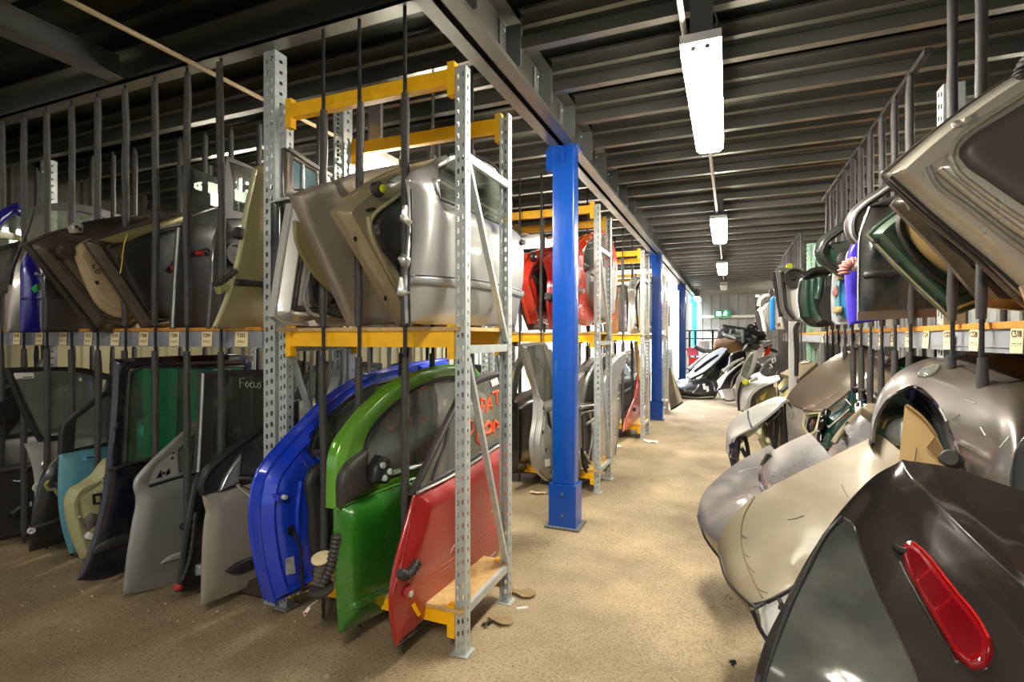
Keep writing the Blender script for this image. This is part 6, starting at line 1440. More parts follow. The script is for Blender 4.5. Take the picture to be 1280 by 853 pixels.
L3 = Loft(r, 'front_lip', paint('night blue paint', (30, 34, 84)), [[(912, 556, 4.6), (914, 570, 4.6), (918, 585, 4.62)], [(920, 552, 4.62), (920, 566, 4.64), (922, 583, 4.66)], [(926, 550, 4.7), (925, 565, 4.72), (923, 582, 4.74)]], th=.01)
L3.line(r, 'lip_rib', P_SLATE, [(913, 562), (920, 564), (925, 566)], .006); L3.line(r, 'lip_rib', P_SLATE, [(914, 572), (919, 574), (924, 575)], .006)
for pts in ([(931, 545), (934, 558), (936, 572)], [(927, 560), (932, 570), (937, 576)]): tube('stay', cr3([P(u, v, 4.75) for u, v in pts], 4), .02, M_IRON, r, 6)

# --- grey crumpled metal between wing and roof section
r = thing('engine_bay_panel', 'crumpled pale green inner panel standing behind the silver wing', CP, P(965, 570, 5.0), GP)
L = Loft(r, 'shell', P_CREAM, [[(945, 540, 5.1), (962, 524, 5.1), (980, 505, 5.1)], [(952, 548, 4.9), (960, 540, 5.15), (982, 520, 4.95)], [(956, 562, 5.0), (970, 555, 4.85), (984, 540, 5.1)], [(962, 575, 4.95), (972, 570, 5.1), (986, 562, 4.9)]], th=.02)
for pts, m in (([(970, 512), (971, 540), (966, 570)], M_IRON), ([(976, 508), (978, 540), (979, 562)], M_TRIM), ([(962, 524), (964, 545), (970, 560)], M_TRIM), ([(982, 505), (984, 530), (985, 558)], M_IRON), ([(950, 548), (955, 558), (962, 570)], P_CREAM), ([(958, 530), (968, 522), (975, 512)], P_SLATE)):
    tube('stay', cr3([P(u, v, 4.75) for u, v in pts], 4), .022, m, r, 6)
L.line(r, 'bent_sheet', M_WHITE, [(974, 542), (979, 552), (976, 562)], .03, .05)

# --- roof section with rear glass
r = thing('tailgate', 'dusty grey hatch section with arched top, triangular side window and green rear glass', CP, P(1010, 560, 4.4), GP)
rows = [[(1058, 437, 4.45), (1072, 435, 4.3), (1092, 437, 4.15), (1117, 447, 3.95)], [(1034, 451, 4.55), (1052, 454, 4.38), (1075, 462, 4.2), (1100, 463, 4.02)], [(1010, 468, 4.65), (1028, 473, 4.48), (1050, 481, 4.28), (1072, 482, 4.1)],
        [(990, 487, 4.72), (1008, 494, 4.56), (1030, 500, 4.36), (1050, 500, 4.17)], [(982, 500, 4.75), (998, 509, 4.6), (1016, 514, 4.4), (1034, 513, 4.22)]]
TL = Loft(r, 'roof_skin', P_GREYBROWN, rows, th=.012, nu=10, nv=9)
TL.line(r, 'roof_edge', P_DUSTBEIGE, [(982, 500), (998, 509), (1016, 514), (1034, 513)], .01, .0); TL.line(r, 'roof_edge', M_IRON, [(1034, 513), (1051, 499), (1073, 481), (1100, 462), (1116, 448)], .009, .0)
TL.drape(r, 'paper_label', M_WHITE, [(1093, 447, 1), (1102, 443, 1), (1112, 447, 1), (1104, 453, 1)], off=.004, th=.002, res=6)
TL.line(r, 'label_print', M_INK, [(1102, 449), (1104, 448)], .006, .006, n=4)
for pts in ([(1060, 437), (1064, 435), (1070, 437)], [(1074, 436), (1080, 434), (1086, 436)]): TL.line(r, 'roof_clip', P_BROWNBLK, pts, .014, .01)
hole = [(1009.5, 521, 1), (1025, 519, 1), (1022, 530), (1018.5, 538), (1011, 543), (1006.5, 532)]
SL = Loft(r, 'side_panel', P_GREY, [[(982, 502, 4.73), (1000, 511, 4.58), (1017, 516, 4.4), (1033, 515, 4.23)], [(983, 522, 4.62), (998, 530, 4.48), (1014, 533, 4.34), (1030, 532, 4.2)], [(985, 545, 4.55), (998, 546, 4.42), (1012, 548, 4.3), (1027, 548, 4.18)], [(986, 575, 4.5), (998, 575, 4.4), (1010, 575, 4.3), (1024, 575, 4.2)]], th=.012, nu=8, cut=[hole])
SL.drape(r, 'side_glass', M_BLACKFRIT, [(a + (a - 1015) * .06, b + (b - 530) * .06) for a, b, *_ in hole], off=-.02, th=.004, res=5)
SL.line(r, 'side_window_seal', P_CREAM, [(1007, 519), (1026, 517), (1023, 531), (1019, 541), (1011, 545), (1004, 533)], .014, .004, True)
SL.line(r, 'badge_mark', P_SLATE, [(987, 517), (990, 515), (992, 519), (990, 524), (987, 522)], .005, .0, True)
rows = [[(1034, 514, 4.2), (1050, 501, 4.12), (1068, 487, 4.02), (1084, 489, 3.9)], [(1030, 528, 4.1), (1046, 520, 3.98), (1066, 507, 3.88), (1084, 502, 3.8)], [(1027, 542, 4.05), (1040, 538, 3.92), (1058, 532, 3.82), (1078, 520, 3.72)], [(1025, 560, 4.0), (1036, 560, 3.9), (1052, 556, 3.8), (1070, 548, 3.7)]]
M_BOTGL = mat('bottle green glass', (14, 44, 36), rough=.06, coat=1, var=.25, vcol=(40, 70, 60))
GL = Loft(r, 'rear_glass', M_BOTGL, rows, th=.01, nu=8)
GL.line(r, 'glass_border', M_BLACKFRIT, [(1034, 515), (1029, 530), (1027, 552)], .03, .004); GL.line(r, 'glass_border', M_BLACKFRIT, [(1068, 488), (1083, 490), (1083, 503)], .02, .004)
GL.drape(r, 'paper_sticker', M_WHITE, [(1069, 506, 1), (1076, 500, 1), (1077, 513, 1), (1070, 517, 1)], off=.006, th=.002, res=4); GL.line(r, 'sticker_print', M_INK, [(1073, 509), (1073.5, 505)], .012, .009, n=4)
for a in ([(1036, 535), (1050, 523)], [(1048, 525), (1062, 512)], [(1058, 500), (1064, 507)]): GL.line(r, 'scratch', M_WHITE, [a[0], ((a[0][0] + a[1][0]) / 2, (a[0][1] + a[1][1]) / 2), a[1]], .003, .004)
r = thing('bonnet', 'flat beige panel lying right of the arched hatch section', CP, P(1100, 490, 3.8), GP)
L = Loft(r, 'outer_skin', P_DUSTBEIGE, [[(1116, 456, 3.9), (1118, 470, 3.75), (1116, 490, 3.6)], [(1090, 468, 3.95), (1098, 480, 3.75), (1102, 491, 3.6)], [(1069, 484, 4.0), (1084, 489, 3.8), (1098, 491, 3.62)]], th=.02)
L.line(r, 'edge', P_SLATE, [(1069, 485), (1085, 489), (1101, 491)], .01)
r = thing('plastic_cover', 'violet grey shiny cover below the flat beige panel', CP, P(1090, 500, 3.6), GP)
Loft(r, 'cover', P_MIRROR, [[(1082, 491, 3.75), (1092, 491, 3.65), (1103, 492, 3.6)], [(1084, 498, 3.7), (1092, 498, 3.6), (1100, 500, 3.55)], [(1085, 506, 3.72), (1091, 506, 3.65), (1096, 506, 3.6)]], th=.02)
r = thing('bonnet', 'dusty beige lid lying flat behind the arched hatch section', CP, P(1000, 470, 6.2), GP)
pl = PC(998, 462, 6.2, (-.2, -.6, 1)); panel(r, 'lid', P_DUSTBEIGE, pl, [(974.5, 467, 1), (1005, 449, 1), (1022, 453.5, 1), (999, 473.5, 1)], th=.04, prof=p_skin(.01))
line(r, 'chalk_mark', M_CHALK, pl, [(1002, 456), (1006, 453), (1008, 455), (1012, 452)], .012, .004)

# --- brown wing with wheel arch and cardboard
r = thing('rear_wing', 'dusty brown grey car wing with a round wheel arch and clear side lens', CP, P(1200, 640, 1.9), GP)
rows = [[(1089, 553, 2.34), (1094, 524, 2.42), (1111, 497, 2.42), (1142, 482, 2.32), (1168, 500, 2.15), (1190, 541, 1.95), (1207, 596, 1.8), (1212, 660, 1.7)],
        [(1088, 548, 2.40), (1092, 514, 2.5), (1109, 484, 2.52), (1146, 463, 2.42), (1194, 480, 2.15), (1222, 530, 1.86), (1232, 600, 1.7), (1232, 680, 1.62)],
        [(1088, 546, 2.48), (1093, 508, 2.58), (1114, 474, 2.62), (1160, 452, 2.52), (1225, 464, 2.15), (1252, 522, 1.78), (1252, 610, 1.63), (1250, 700, 1.55)],
        [(1089, 545, 2.56), (1096, 503, 2.68), (1122, 466, 2.74), (1172, 446, 2.65), (1250, 452, 2.25), (1282, 515, 1.75), (1266, 630, 1.57), (1263, 720, 1.5)],
        [(1092, 548, 2.7), (1100, 506, 2.82), (1130, 466, 2.9), (1185, 446, 2.85), (1282, 447, 2.45), (1330, 500, 1.85), (1275, 640, 1.56), (1270, 740, 1.48)]]
WL = Loft(r, 'outer_skin', P_DUSTBROWN, rows, th=.012, nu=9, nv=10)
WL.line(r, 'arch_lip', P_SLATE, [(1090, 550), (1094, 525), (1111, 498), (1142, 483), (1168, 501), (1190, 542), (1207, 594)], .006, .0)
WL.line(r, 'flap_gap', M_IRON, [(1186, 453), (1206, 461), (1236, 476), (1258, 479), (1278, 476)], .0035, .001)
WL.drape(r, 'side_lens', M_CLEAR, [(1147, 472), (1152, 463), (1166, 458), (1177, 457), (1174, 463), (1160, 472)], off=.003, th=.002, prof=p_lump(.014, .02), res=4)
WL.drape(r, 'lens_reflector', M_CHROME, [(1151, 470), (1155, 464), (1166, 460), (1172, 460), (1170, 464), (1158, 470)], off=.002, th=.002, res=4)
for a in ([(1226, 535), (1232, 545)], [(1250, 560), (1262, 546)], [(1190, 524), (1200, 518)], [(1205, 500), (1220, 505)]): WL.line(r, 'scratch', P_LTGREY, [a[0], ((a[0][0] + a[1][0]) / 2, (a[0][1] + a[1][1]) / 2), a[1]], .002, .001)
li = paint('glossy arch liner', (44, 46, 66), dust=.35, metal=.4, rough=.2)
L = Loft(r, 'arch_liner', li, [[(1089, 556, 2.36), (1095, 526, 2.44), (1112, 500, 2.44), (1142, 484, 2.34), (1166, 503, 2.18), (1188, 543, 1.98), (1205, 600, 1.83)], [(1096, 566, 2.6), (1102, 540, 2.66), (1118, 514, 2.68), (1142, 500, 2.6), (1160, 516, 2.48), (1178, 552, 2.3), (1192, 610, 2.15)], [(1104, 575, 2.85), (1110, 555, 2.9), (1124, 530, 2.9), (1142, 520, 2.85), (1156, 532, 2.75), (1170, 565, 2.6), (1180, 620, 2.4)]], th=.01, nu=8)
L.line(r, 'liner_rib', M_RUB, [(1146, 498), (1165, 520), (1182, 560), (1194, 604)], .012, .02); L.line(r, 'wire', mat('tan wire', (190, 140, 70)), [(1100, 535), (1106, 524), (1116, 520)], .006, .01)
L.line(r, 'blue_stay', mat('blue stay', (40, 60, 170), rough=.4), [(1141, 484), (1140, 494), (1139, 502)], .012, .01)
pl = PC(1120, 530, 2.55, (-.5, -1, .3)); panel(r, 'inner_disc', P_LTGREY, pl, [(1104, 542), (1110, 530), (1120, 523), (1134, 520, 1), (1134, 560, 1), (1112, 555)], th=.01, prof=p_skin(.02))
disc(r, 'rubber_bung', M_TRIM, PC(1192, 575, 1.78, (-.6, -1, .4)), (1192, 576), .03, 0, .04, 14); bellows('cable_boot', [P(1179, 572, 1.86), P(1188, 575, 1.83), P(1200, 578, 1.82)], .024, M_TRIM, r, 4)
pl = PX(1.16, ly=.0, Y=1.8, Z=1.1)
panel(r, 'black_edge', M_RUB, PC(1275, 590, 1.54, (-.3, -1, .3)), [(1263, 640, 1), (1265, 590), (1272, 560), (1290, 540, 1), (1340, 560, 1), (1340, 760, 1), (1262, 760, 1)], th=.03, prof=p_skin(.01))
line(r, 'edge_lip', M_CHROME, PC(1275, 590, 1.54, (-.3, -1, .3)), [(1263, 640), (1265, 590), (1272, 560), (1288, 541)], .004, .004)
o = thing('cardboard_sheet', 'torn folded piece of tan cardboard stuck in the brown wheel arch', 'cardboard', P(1150, 580, 2.0))
pl = PC(1150, 540, 2.2, (-.35, -1, .25))
panel(o, 'sheet', M_CARDBOARD, pl, [(1131, 507, 1), (1134, 506, 1), (1152, 520, 1), (1171, 545, 1), (1186, 576, 1), (1150, 610, 1), (1122, 590, 1), (1127, 545, 1)], th=.006)
pl2 = PC(1165, 560, 2.12, (-.1, -1, .1)); panel(o, 'folded_flap', mat('cardboard edge', (178, 140, 92), rough=.85, var=.4), pl2, [(1158, 559, 1), (1168, 546, 1), (1186, 574, 1), (1178, 580, 1)], th=.006)
line(o, 'torn_edge', mat('cardboard edge', (178, 140, 92)), pl, [(1133, 507), (1146, 516), (1160, 530), (1171, 546)], .007, .006); line(o, 'pen_mark', M_INK, pl, [(1146, 560), (1144, 575), (1142, 590)], .0015, .004)
r = thing('front_wing', 'violet grey glossy panel edge behind the brown wing at the right frame edge', CP, P(1230, 445, 2.9), GP)
Loft(r, 'outer_skin', P_MIRROR, [[(1165, 458, 3.2), (1190, 446, 3.25), (1230, 436, 3.2), (1310, 425, 3.0)], [(1170, 462, 3.0), (1196, 453, 3.05), (1235, 445, 3.0), (1310, 437, 2.8)], [(1175, 475, 2.95), (1200, 468, 3.0), (1240, 460, 2.95), (1310, 450, 2.75)]], th=.02)

# --- farther along the row
r = thing('front_wing', 'pale grey front wing with open wheel arch, far along the right of the aisle', CP, P(930, 512, 8.6), GP)
rows = [[(926, 513, 8.7), (926, 492, 8.8), (932, 482, 8.8), (950, 474, 8.7), (966, 470, 8.6), (973, 469, 8.5)], [(931, 513, 8.5), (932, 497, 8.55), (938, 488, 8.55), (952, 480, 8.5), (966, 475, 8.4), (974, 471, 8.4)], [(937, 512, 8.4), (937, 500, 8.4), (942, 491, 8.4), (953, 483, 8.35), (967, 478, 8.3), (975, 474, 8.3)]]
Loft(r, 'outer_skin', P_LTGREY, rows, th=.02, nu=6); Loft(r, 'arch_liner', M_BLACK, [[(937, 512, 8.42), (937, 500, 8.42), (942, 491, 8.42), (953, 483, 8.4), (967, 478, 8.35)], [(945, 510, 9.0), (946, 500, 9.0), (950, 494, 9.0), (957, 490, 9.0), (967, 487, 9.0)]], th=.02)
pl = PC(952, 498, 8.5, (-.3, -1, .2)); panel(r, 'yellow_bracket', mat('olive yellow', (190, 170, 80), rough=.5), pl, [(948, 497), (955, 490, 1), (958, 490, 1), (954, 500), (950, 502)], th=.04, prof=p_skin(.01)); panel(r, 'inner_tray', P_CREAM, pl, [(940, 500), (950, 488), (965, 482, 1), (968, 500, 1), (945, 506)], th=.04, off=-.2)
r = thing('car_door', 'pale grey door standing on edge at the left of the far heap on the right', CAT, P(922, 514, 8.9), GP)
pl = PC(922, 490, 8.9, (-.8, -1, .1)); hole = [(926, 470), (931, 455), (939, 444, 1), (941, 443, 1), (937, 460), (931, 473, 1)]
panel(r, 'door_panel', P_LTGREY, pl, [(919, 508, 1), (918, 490), (920, 474), (924, 467), (930, 452), (938, 441), (943, 438, 1), (941, 455), (932, 474), (926, 484), (926, 515, 1)], [hole], prof=p_skin(.02), th=.07); panel(r, 'window_glass', M_CLEAR, pl, hole, th=.02)
disc(r, 'yellow_clip', mat('yellow green', (200, 215, 40)), pl, (934, 478), .05, .02, .04, 8); line(r, 'edge_seal', M_IRON, pl, [(925, 514), (925, 490), (928, 478)], .02, .03)
r = thing('engine_bay_panel', 'pale green crumpled inner wing behind the far pale wing', CP, P(985, 500, 7.4), GP)
Loft(r, 'shell', P_CREAM, [[(972, 482, 7.6), (985, 470, 7.4), (1000, 474, 7.2)], [(975, 495, 7.3), (985, 486, 7.5), (996, 484, 7.2)], [(972, 510, 7.2), (982, 503, 7.1), (990, 496, 7.2)]], th=.03); tube('stay', cr3([P(976, 490, 7.1), P(988, 480, 7.1), P(999, 476, 7.1)], 4), .03, M_IRON, r, 6)
r = thing('front_wing', 'white crumpled wing above the far pale wing', CP, P(960, 470, 9.6), GP)
Loft(r, 'outer_skin', P_SILVER, [[(938, 470, 9.8), (948, 466, 9.7), (960, 470, 9.6)], [(938, 477, 9.5), (948, 474, 9.6), (956, 476, 9.4)]], th=.03)
r = thing('bumper', 'pale dented bumper piece below the black window frames', CP, P(950, 478, 9.3), GP)
Loft(r, 'outer_skin', P_LTGREY, [[(926, 483, 9.2), (936, 480, 9.2), (950, 477, 9.2)], [(927, 489, 9.0), (938, 486, 9.0), (950, 482, 9.0)]], th=.03)
for k, (a, t) in enumerate((([(950, 472), (958, 458), (968, 446), (974, 442, 1), (973, 455), (966, 470, 1)], 'black window frame with scribbled glass in the far heap'), ([(944, 475), (950, 462), (962, 448), (968, 446, 1), (962, 458), (955, 474, 1)], 'grey window frame left of the scribbled glass in the far heap'))):
    r = thing('window_frame_piece', t, 'window frame', P(a[0][0], 480, 9.6 + .3 * k), GP); pl = PC(960, 458, 9.6 + .3 * k, (-.5, -1, .3))
    ins_ = [(x + (961 - x) * .28, y + (459 - y) * .28) + tuple(q) for x, y, *q in a]
    panel(r, 'frame', M_BLACK if k == 0 else P_SLATE, pl, a, [ins_], th=.04); panel(r, 'glass', M_DARKGL, pl, ins_, th=.01)
    if k == 0:
        for ln in ([(966, 450), (969, 447), (970, 452), (966, 454), (966, 450)], [(963, 456), (966, 459), (962, 461)]): line(r, 'chalk_mark', M_CHALK, pl, ln, .014, .01, smooth=False)

# ================================================================== heap at the far end of the aisle
GF = 'parts heaped at the far end of the aisle'
r = thing('bumper', 'battered black bumper lying across the floor at the end of the aisle', CP, P(870, 497, 13), GF)
L = Loft(r, 'shell', M_BLACK, [[(843, 476, 13.4), (855, 474, 13.2), (878, 474, 13.0), (896, 476, 13.0)], [(842, 484, 13.0), (856, 483, 12.8), (878, 485, 12.7), (898, 486, 12.7)], [(845, 492, 12.9), (857, 492, 12.7), (878, 495, 12.6), (896, 494, 12.6)], [(850, 497, 13.1), (860, 498, 12.9), (878, 500, 12.8), (893, 498, 12.8)]], th=.03)
for q in ([(878, 481, 1), (881, 481, 1), (882, 488, 1), (879, 488, 1)], [(882, 484, 1), (885, 484, 1), (886, 490, 1), (883, 491, 1)]): L.drape(r, 'paper_tag', M_WHITE, q, off=.03, th=.01, res=3)
for a in ([(850, 478), (856, 490)], [(866, 492), (874, 482)], [(890, 478), (894, 490)]): L.line(r, 'scuff', P_SLATE, [a[0], ((a[0][0] + a[1][0]) / 2 + 1, (a[0][1] + a[1][1]) / 2), a[1]], .025, .0)
L.line(r, 'lower_lip', M_WHITE, [(851, 495), (870, 497), (892, 496)], .02, .0)
def slab(label, pts, d, m, name='bonnet', n=(.6, -1, .9), th=.03, prof=None, extra=None):
    r = thing(name, label, CP, P(pts[0][0], pts[0][1], d), GF); pl = PC(sum(p[0] for p in pts) / len(pts), sum(p[1] for p in pts) / len(pts), d, n)
    panel(r, 'outer_skin', m, pl, pts, th=th, prof=prof or p_skin(.02))
    if extra: extra(r, pl)
    return r
slab('long bright silver bonnet tipped towards the left in the far heap', [(858, 470, 1), (872, 455), (890, 440), (903, 434, 1), (911, 436, 1), (898, 450), (876, 468), (863, 474, 1)], 13.2, paint('white silver paint', (206, 210, 216), dust=.15, metal=.1, rough=.25), n=(-.2, -1, 1.2), extra=lambda r, pl: line(r, 'edge', M_IRON, pl, [(864, 474), (880, 466), (898, 451), (910, 437)], .03))
slab('narrow pale bonnet behind the silver one in the far heap', [(860, 460, 1), (874, 448), (884, 441, 1), (890, 442, 1), (876, 452), (864, 464, 1)], 13.7, P_LTGREY, extra=lambda r, pl: line(r, 'edge', M_IRON, pl, [(862, 463), (876, 453), (888, 443)], .03))
def glz(r, pl): panel(r, 'window_glass', M_TEALGL, pl, [(885, 474, 1), (889, 462), (897, 453, 1), (899, 456), (894, 468, 1)], th=.02, off=.02); line(r, 'frame', M_BLACK, pl, [(880, 474), (888, 462), (899, 450)], .05, .03)
slab('dark door frame with teal glass in the middle of the far heap', [(873, 474, 1), (886, 460), (908, 440, 1), (914, 441, 1), (906, 465), (896, 476, 1)], 13.5, P_NAVY, 'car_door', extra=glz)
slab('black door leaning in the far heap with a pale edge', [(896, 488, 1), (906, 470), (920, 458), (930, 452, 1), (926, 470), (915, 486, 1)], 12.2, P_BLACK, 'car_door', extra=lambda r, pl: (line(r, 'edge', P_LTGREY, pl, [(899, 486), (908, 471), (921, 459), (929, 453)], .025, .02), line(r, 'inner_edge', P_SLATE, pl, [(913, 486), (916, 474), (926, 462)], .02, .02)))
slab('black upright door behind the pale edged one in the far heap', [(908, 476, 1), (912, 446), (920, 440), (932, 438, 1), (934, 452, 1), (920, 460)], 13.6, P_BLACK, 'car_door', extra=lambda r, pl: (disc(r, 'latch', M_SILVERTRIM, pl, (914, 462), .1, .0, .05, 10), line(r, 'seal', M_TRIM, pl, [(914, 446), (912, 460), (910, 474)], .04, .02)))
slab('grey flap lying on the floor in front of the black doors', [(897, 489, 1), (905, 486), (918, 485, 1), (920, 500, 1), (910, 501), (902, 497, 1)], 11.6, P_SLATE, 'bumper', n=(.1, -1, .8), extra=lambda r, pl: panel(r, 'white_end', P_LTGREY, pl, [(898, 489, 1), (902, 488, 1), (906, 498, 1), (902, 499, 1)], th=.02, off=.02))
slab('white car wing on top of the far heap', [(945, 449, 1), (952, 446), (962, 445), (968, 447, 1), (958, 453), (948, 454, 1)], 12.5, P_SILVER, 'front_wing')
slab('small red painted panel in the far heap', [(955, 444, 1), (958, 438), (963, 431, 1), (963, 440), (960, 445, 1)], 13.2, P_SCARLET, 'front_wing')
slab('red and black light unit below the white wing', [(939, 455, 1), (941, 448), (947, 446, 1), (950, 456), (946, 462, 1)], 12.8, P_RED, 'front_wing', extra=lambda r, pl: disc(r, 'black_hole', M_BLACK, pl, (943, 455), .12, .01, .02, 12))
slab('black wheel arch liner in the far heap', [(938, 468, 1), (940, 460), (948, 457), (953, 462), (954, 468, 1)], 12.0, M_BLACK, 'bumper', prof=p_lump(.1, .1))
slab('pale grey long panel crossing the top of the far heap', [(914, 441, 1), (930, 437), (950, 436, 1), (951, 439, 1), (932, 441)], 14.0, P_LTGREY, 'bumper')
def lump(label, c, r3, d, m, name, cat, seed, spokes=False):
    rg = np.random.default_rng(seed); o = thing(name, label, cat, P(c[0], c[1], d), GF); k, n = 9, 14; V = []; ctr = P(c[0], c[1], d); F = []
    for i in range(k + 1):
        a = math.pi * i / k
        for j in range(n):
            b = 2 * math.pi * j / n; s = 1 + rg.normal(0, .09)
            V.append(ctr + s * (RT * r3[0] * math.sin(a) * math.cos(b) + FW * r3[1] * math.sin(a) * math.sin(b) + UPV * r3[2] * math.cos(a)))
    F = [(i * n + j, (i + 1) * n + j, (i + 1) * n + (j + 1) % n, i * n + (j + 1) % n) for i in range(k) for j in range(n)]
    mesh_obj('body', V, F, m, o, True, 70)
    if spokes:
        for a in range(5): tube('rib', [ctr - FW * (r3[1] + .02), ctr - FW * r3[1] + RT * r3[0] * .8 * math.cos(a * 1.256) + UPV * r3[2] * .8 * math.sin(a * 1.256)], .03, M_GALV, o, 6)
    return o
lump('brown padded seat cover heaped behind the far bonnets', (910, 432), (.42, .4, .2), 14.6, mat('brown cloth', (140, 108, 78), rough=.9, var=.5), 'seat_cover', 'seat cover', 1)
lump('round grey wheel cover standing on the far heap', (909, 422), (.28, .1, .3), 14.9, mat('worn grey plastic', (120, 112, 104), rough=.6, var=.5), 'wheel_cover', 'wheel cover', 2, True)
lump('pale grey wheel trim lying beside the round grey one', (922, 428), (.42, .12, .24), 14.8, P_SILVGREY, 'wheel_cover', 'wheel cover', 3, True)
lump('dark pile of hoses at the right of the far heap', (941, 424), (.34, .3, .34), 14.6, mat('dusty dark rubber', (66, 64, 62), rough=.8, var=.7, vcol=(110, 104, 96), scale=3), 'hose_bundle', 'hoses', 4)
lump('grey plastic air box under the dark hoses', (948, 433), (.35, .3, .18), 14.2, M_TRIM, 'air_box', 'car part', 5)
slab('white folded sheet at the right of the far heap', [(950, 430, 1), (956, 427), (964, 425, 1), (964, 430, 1), (954, 434)], 13.6, P_LTGREY, 'bumper')
hb_ = P(941, 424, 14.3)
for k in range(9):
    a = rng.normal(0, .16, (4, 3)); tube('hose', cr3([hb_ + q * [1.6, .8, 1.2] for q in a], 5), .035, (M_BLACK, M_TRIM, M_GALV)[k % 3], bpy.data.objects['hose_bundle'], 6)
slab('pale blue grey glass sheet standing between the silver bonnet and the teal glass', [(876, 472, 1), (884, 462), (893, 455, 1), (888, 466), (881, 474, 1)], 13.0, M_GREENGL, 'glass_sheet')
slab('narrow dark strip lying across the long silver bonnet', [(868, 462, 1), (886, 449), (898, 442, 1), (899, 444, 1), (888, 452), (870, 465, 1)], 12.9, M_BLACK, 'moulding_strip')
slab('white bent trim strip across the black doors in the far heap', [(904, 462, 1), (916, 452), (930, 446, 1), (931, 448, 1), (918, 455), (906, 465, 1)], 12.0, P_LTGREY, 'moulding_strip')
slab('grey ribbed undertray behind the brown seat cover', [(896, 441, 1), (903, 432), (918, 430, 1), (922, 438, 1), (908, 442)], 15.2, P_SLATE, 'undertray')
slab('black mirror shell resting on the pale long panel in the far heap', [(930, 437, 1), (932, 431), (939, 430), (941, 436, 1)], 13.4, M_BLACK, 'mirror_shell', th=.12, prof=p_lump(.1, .15))
slab('beige trim panel standing at the back of the far heap', [(917, 432, 1), (920, 420), (929, 419, 1), (932, 430, 1)], 15.4, P_TAN, 'lining_panel')
slab('small teal glass piece beside the black latch door', [(900, 470, 1), (904, 460), (909, 456, 1), (907, 466, 1)], 13.1, M_TEALGL, 'glass_sheet')
slab('dark grille lying in front of the red and black light unit', [(934, 474, 1), (937, 466), (944, 464, 1), (944, 472, 1)], 11.4, M_TRIM, 'grille')
slab('white and pink cover on top of the right side of the far heap', [(944, 440, 1), (950, 434), (957, 436, 1), (954, 443, 1)], 13.0, mat('pink white plastic', (206, 176, 174), rough=.5, var=.3), 'plastic_cover')
# steel shelf with bits, far left
o = thing('steel_shelf', 'small dark steel shelf unit standing before the cyan column', 'shelf', P(876, 470, 16.5))
c0 = P(862, 470, 16.8); c1 = P(891, 470, 16.0)
for q in (c0, c1, (c0 + c1) / 2 + FW * .5):
    MB().box(q[0] - .03, q[0] + .03, q[1] - .03, q[1] + .03, 0, 1.72).ob('post', M_IRON, o)
for z in (.5, 1.1, 1.45, 1.7): MB().obox((c0[0], c0[1], z), (c1[0], c1[1], z), .5, .04).ob('shelf', M_IRON, o)
for k, (u, v, m, t) in enumerate(((868, 452, P_SCARLET, 'red crate low on the dark steel shelf'), (866, 440, mat('poster pink', (220, 90, 110)), 'pink box on the dark steel shelf'), (873, 460, P_DKBLUE, 'blue box at the foot of the dark steel shelf'), (880, 432, M_WHITE, 'white tub on the dark steel shelf'))):
    o = thing('parts_box', t, 'box', P(u, v + 4, 16.3), 'boxes on the dark steel shelf'); q = P(u, v, 16.2)
    MB().box(q[0] - .16, q[0] + .16, q[1] - .12, q[1] + .12, q[2] - .12, q[2] + .12).ob('box_body', m, o); MB().box(q[0] - .17, q[0] + .17, q[1] - .13, q[1] + .13, q[2] + .10, q[2] + .13).ob('lid', m, o)
slab('black cable looped over the dark steel shelf', [(868, 430, 1), (880, 436), (892, 438, 1), (892, 441, 1), (878, 440), (868, 434, 1)], 15.6, M_BLACK, 'cable_bundle')

# ================================================================== bits on the floor
o = thing('chalk_stick', 'white stick lying on the floor beside the rear foot of the front yellow rack', 'stick', P(653, 761, 2.88)); tube('stick', [P(646, 761.5, 2.89), P(660, 760, 2.9)], .008, M_WHITE, o, 8)
def scrap(label, u, v, s, m, name, cat, seed):
    rg = np.random.default_rng(seed); d = 982.5 / (v - CV); c = P(u, v, d) + [0, 0, .012]; a = np.linspace(0, 2 * math.pi, 9, endpoint=False); rr = s * (1 + rg.normal(0, .3, 9))
    V = [c + [x * math.cos(t), x * math.sin(t) * .7, rg.normal(.006, .008)] for x, t in zip(rr, a)] + [c + [0, 0, .012]]
    V += [p - [0, 0, .004] for p in V]; F = [(i, (i + 1) % 9, 9) for i in range(9)] + [(10 + (i + 1) % 9, 10 + i, 19) for i in range(9)] + [(i, 10 + i, 10 + (i + 1) % 9, (i + 1) % 9) for i in range(9)]
    o = mesh_obj(name, V, F, m, None, False); tag(o, label, cat); return o
M_LEAF = mat('dead leaf', (150, 126, 92), rough=.9, var=.5)
scrap('crumpled tan scrap against the foot of the rear rack post', 654, 744, .07, M_LEAF, 'paper_scrap', 'scrap', 1)
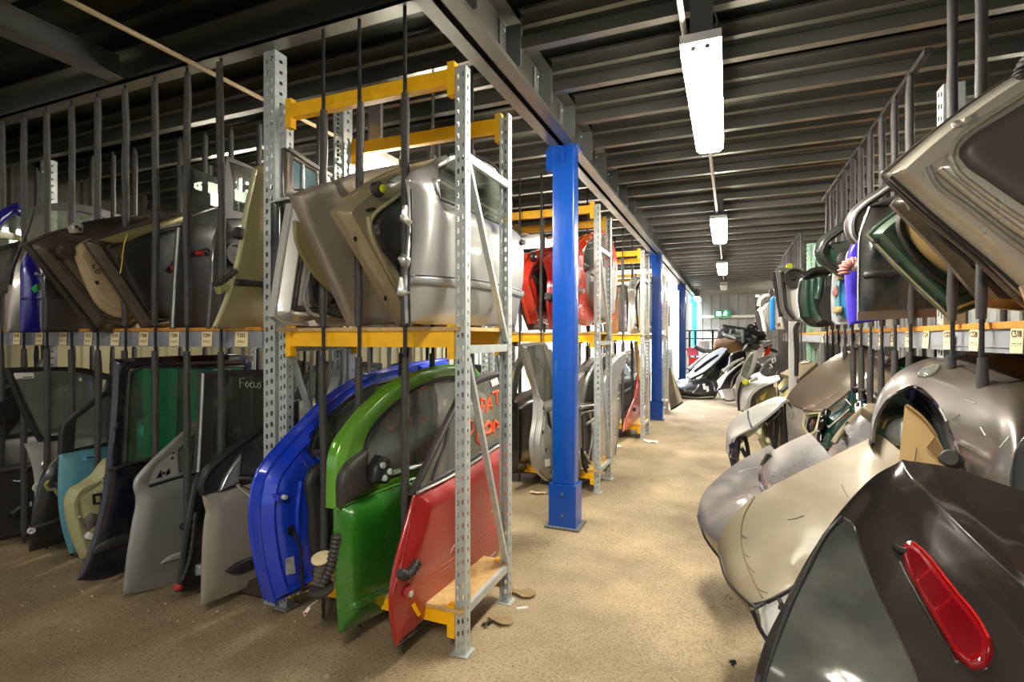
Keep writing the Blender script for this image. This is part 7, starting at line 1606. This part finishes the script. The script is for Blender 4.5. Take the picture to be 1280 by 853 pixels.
scrap('dry brown scrap in front of the yellow rack foot', 628, 778, .06, M_LEAF, 'paper_scrap', 'scrap', 2)
scrap('dark lump of dirt below the red door', 608, 784, .03, M_TRIM, 'dirt_lump', 'dirt', 3)
scrap('white paper scrap by the foot of the second yellow rack', 770, 560, .08, M_WHITE, 'paper_scrap', 'scrap', 4)
scrap('small white scrap on the aisle floor by the third rack', 815, 553, .1, M_WHITE, 'paper_scrap', 'scrap', 5)
scrap('pale scrap on the floor under the second yellow rack', 672, 618, .06, M_CARD, 'paper_scrap', 'scrap', 6)
scrap('dark chip on the aisle floor beside the beige bonnet', 915, 832, .02, M_BLACK, 'dirt_lump', 'dirt', 7)
V, F = [], []
for k in range(420):
    u = random.uniform(0, 940); v = random.uniform(560, 850)
    d = 982.5 / (v - CV); c = P(u, v, d)
    if c[0] > -1.0 and random.random() < .35: continue
    s = random.uniform(.003, .011) * (1 if random.random() < .9 else 1.8); b = len(V); h = random.uniform(.003, .01); t = random.uniform(0, 3)
    for q in range(5): V.append((c[0] + s * math.cos(t + q * 1.257) * random.uniform(.6, 1.2), c[1] + s * math.sin(t + q * 1.257) * random.uniform(.6, 1.2), -.006))
    V.append((c[0], c[1], h)); F += [(b + q, b + (q + 1) % 5, b + 5) for q in range(5)]
o = mesh_obj('debris', V, F, mat('grit', (176, 160, 130), rough=.9, var=.8, vcol=(96, 84, 66), scale=40), None, False); tag(o, 'scattered grit and chips over the dusty floor', 'debris', kind='stuff')

# ------------------------------------------------------------------ ambient light and exposure
w = bpy.data.worlds.new('hall light'); sc.world = w; w.use_nodes = True
w.node_tree.nodes['Background'].inputs['Color'].default_value = (.9, .95, 1, 1); w.node_tree.nodes['Background'].inputs['Strength'].default_value = .12
sc.view_settings.exposure = 2.65
try: sc.cycles.max_bounces = 8; sc.cycles.transparent_max_bounces = 16; sc.cycles.sample_clamp_indirect = 6; sc.cycles.caustics_reflective = False; sc.cycles.caustics_refractive = False; sc.cycles.use_denoising = True
except Exception: pass
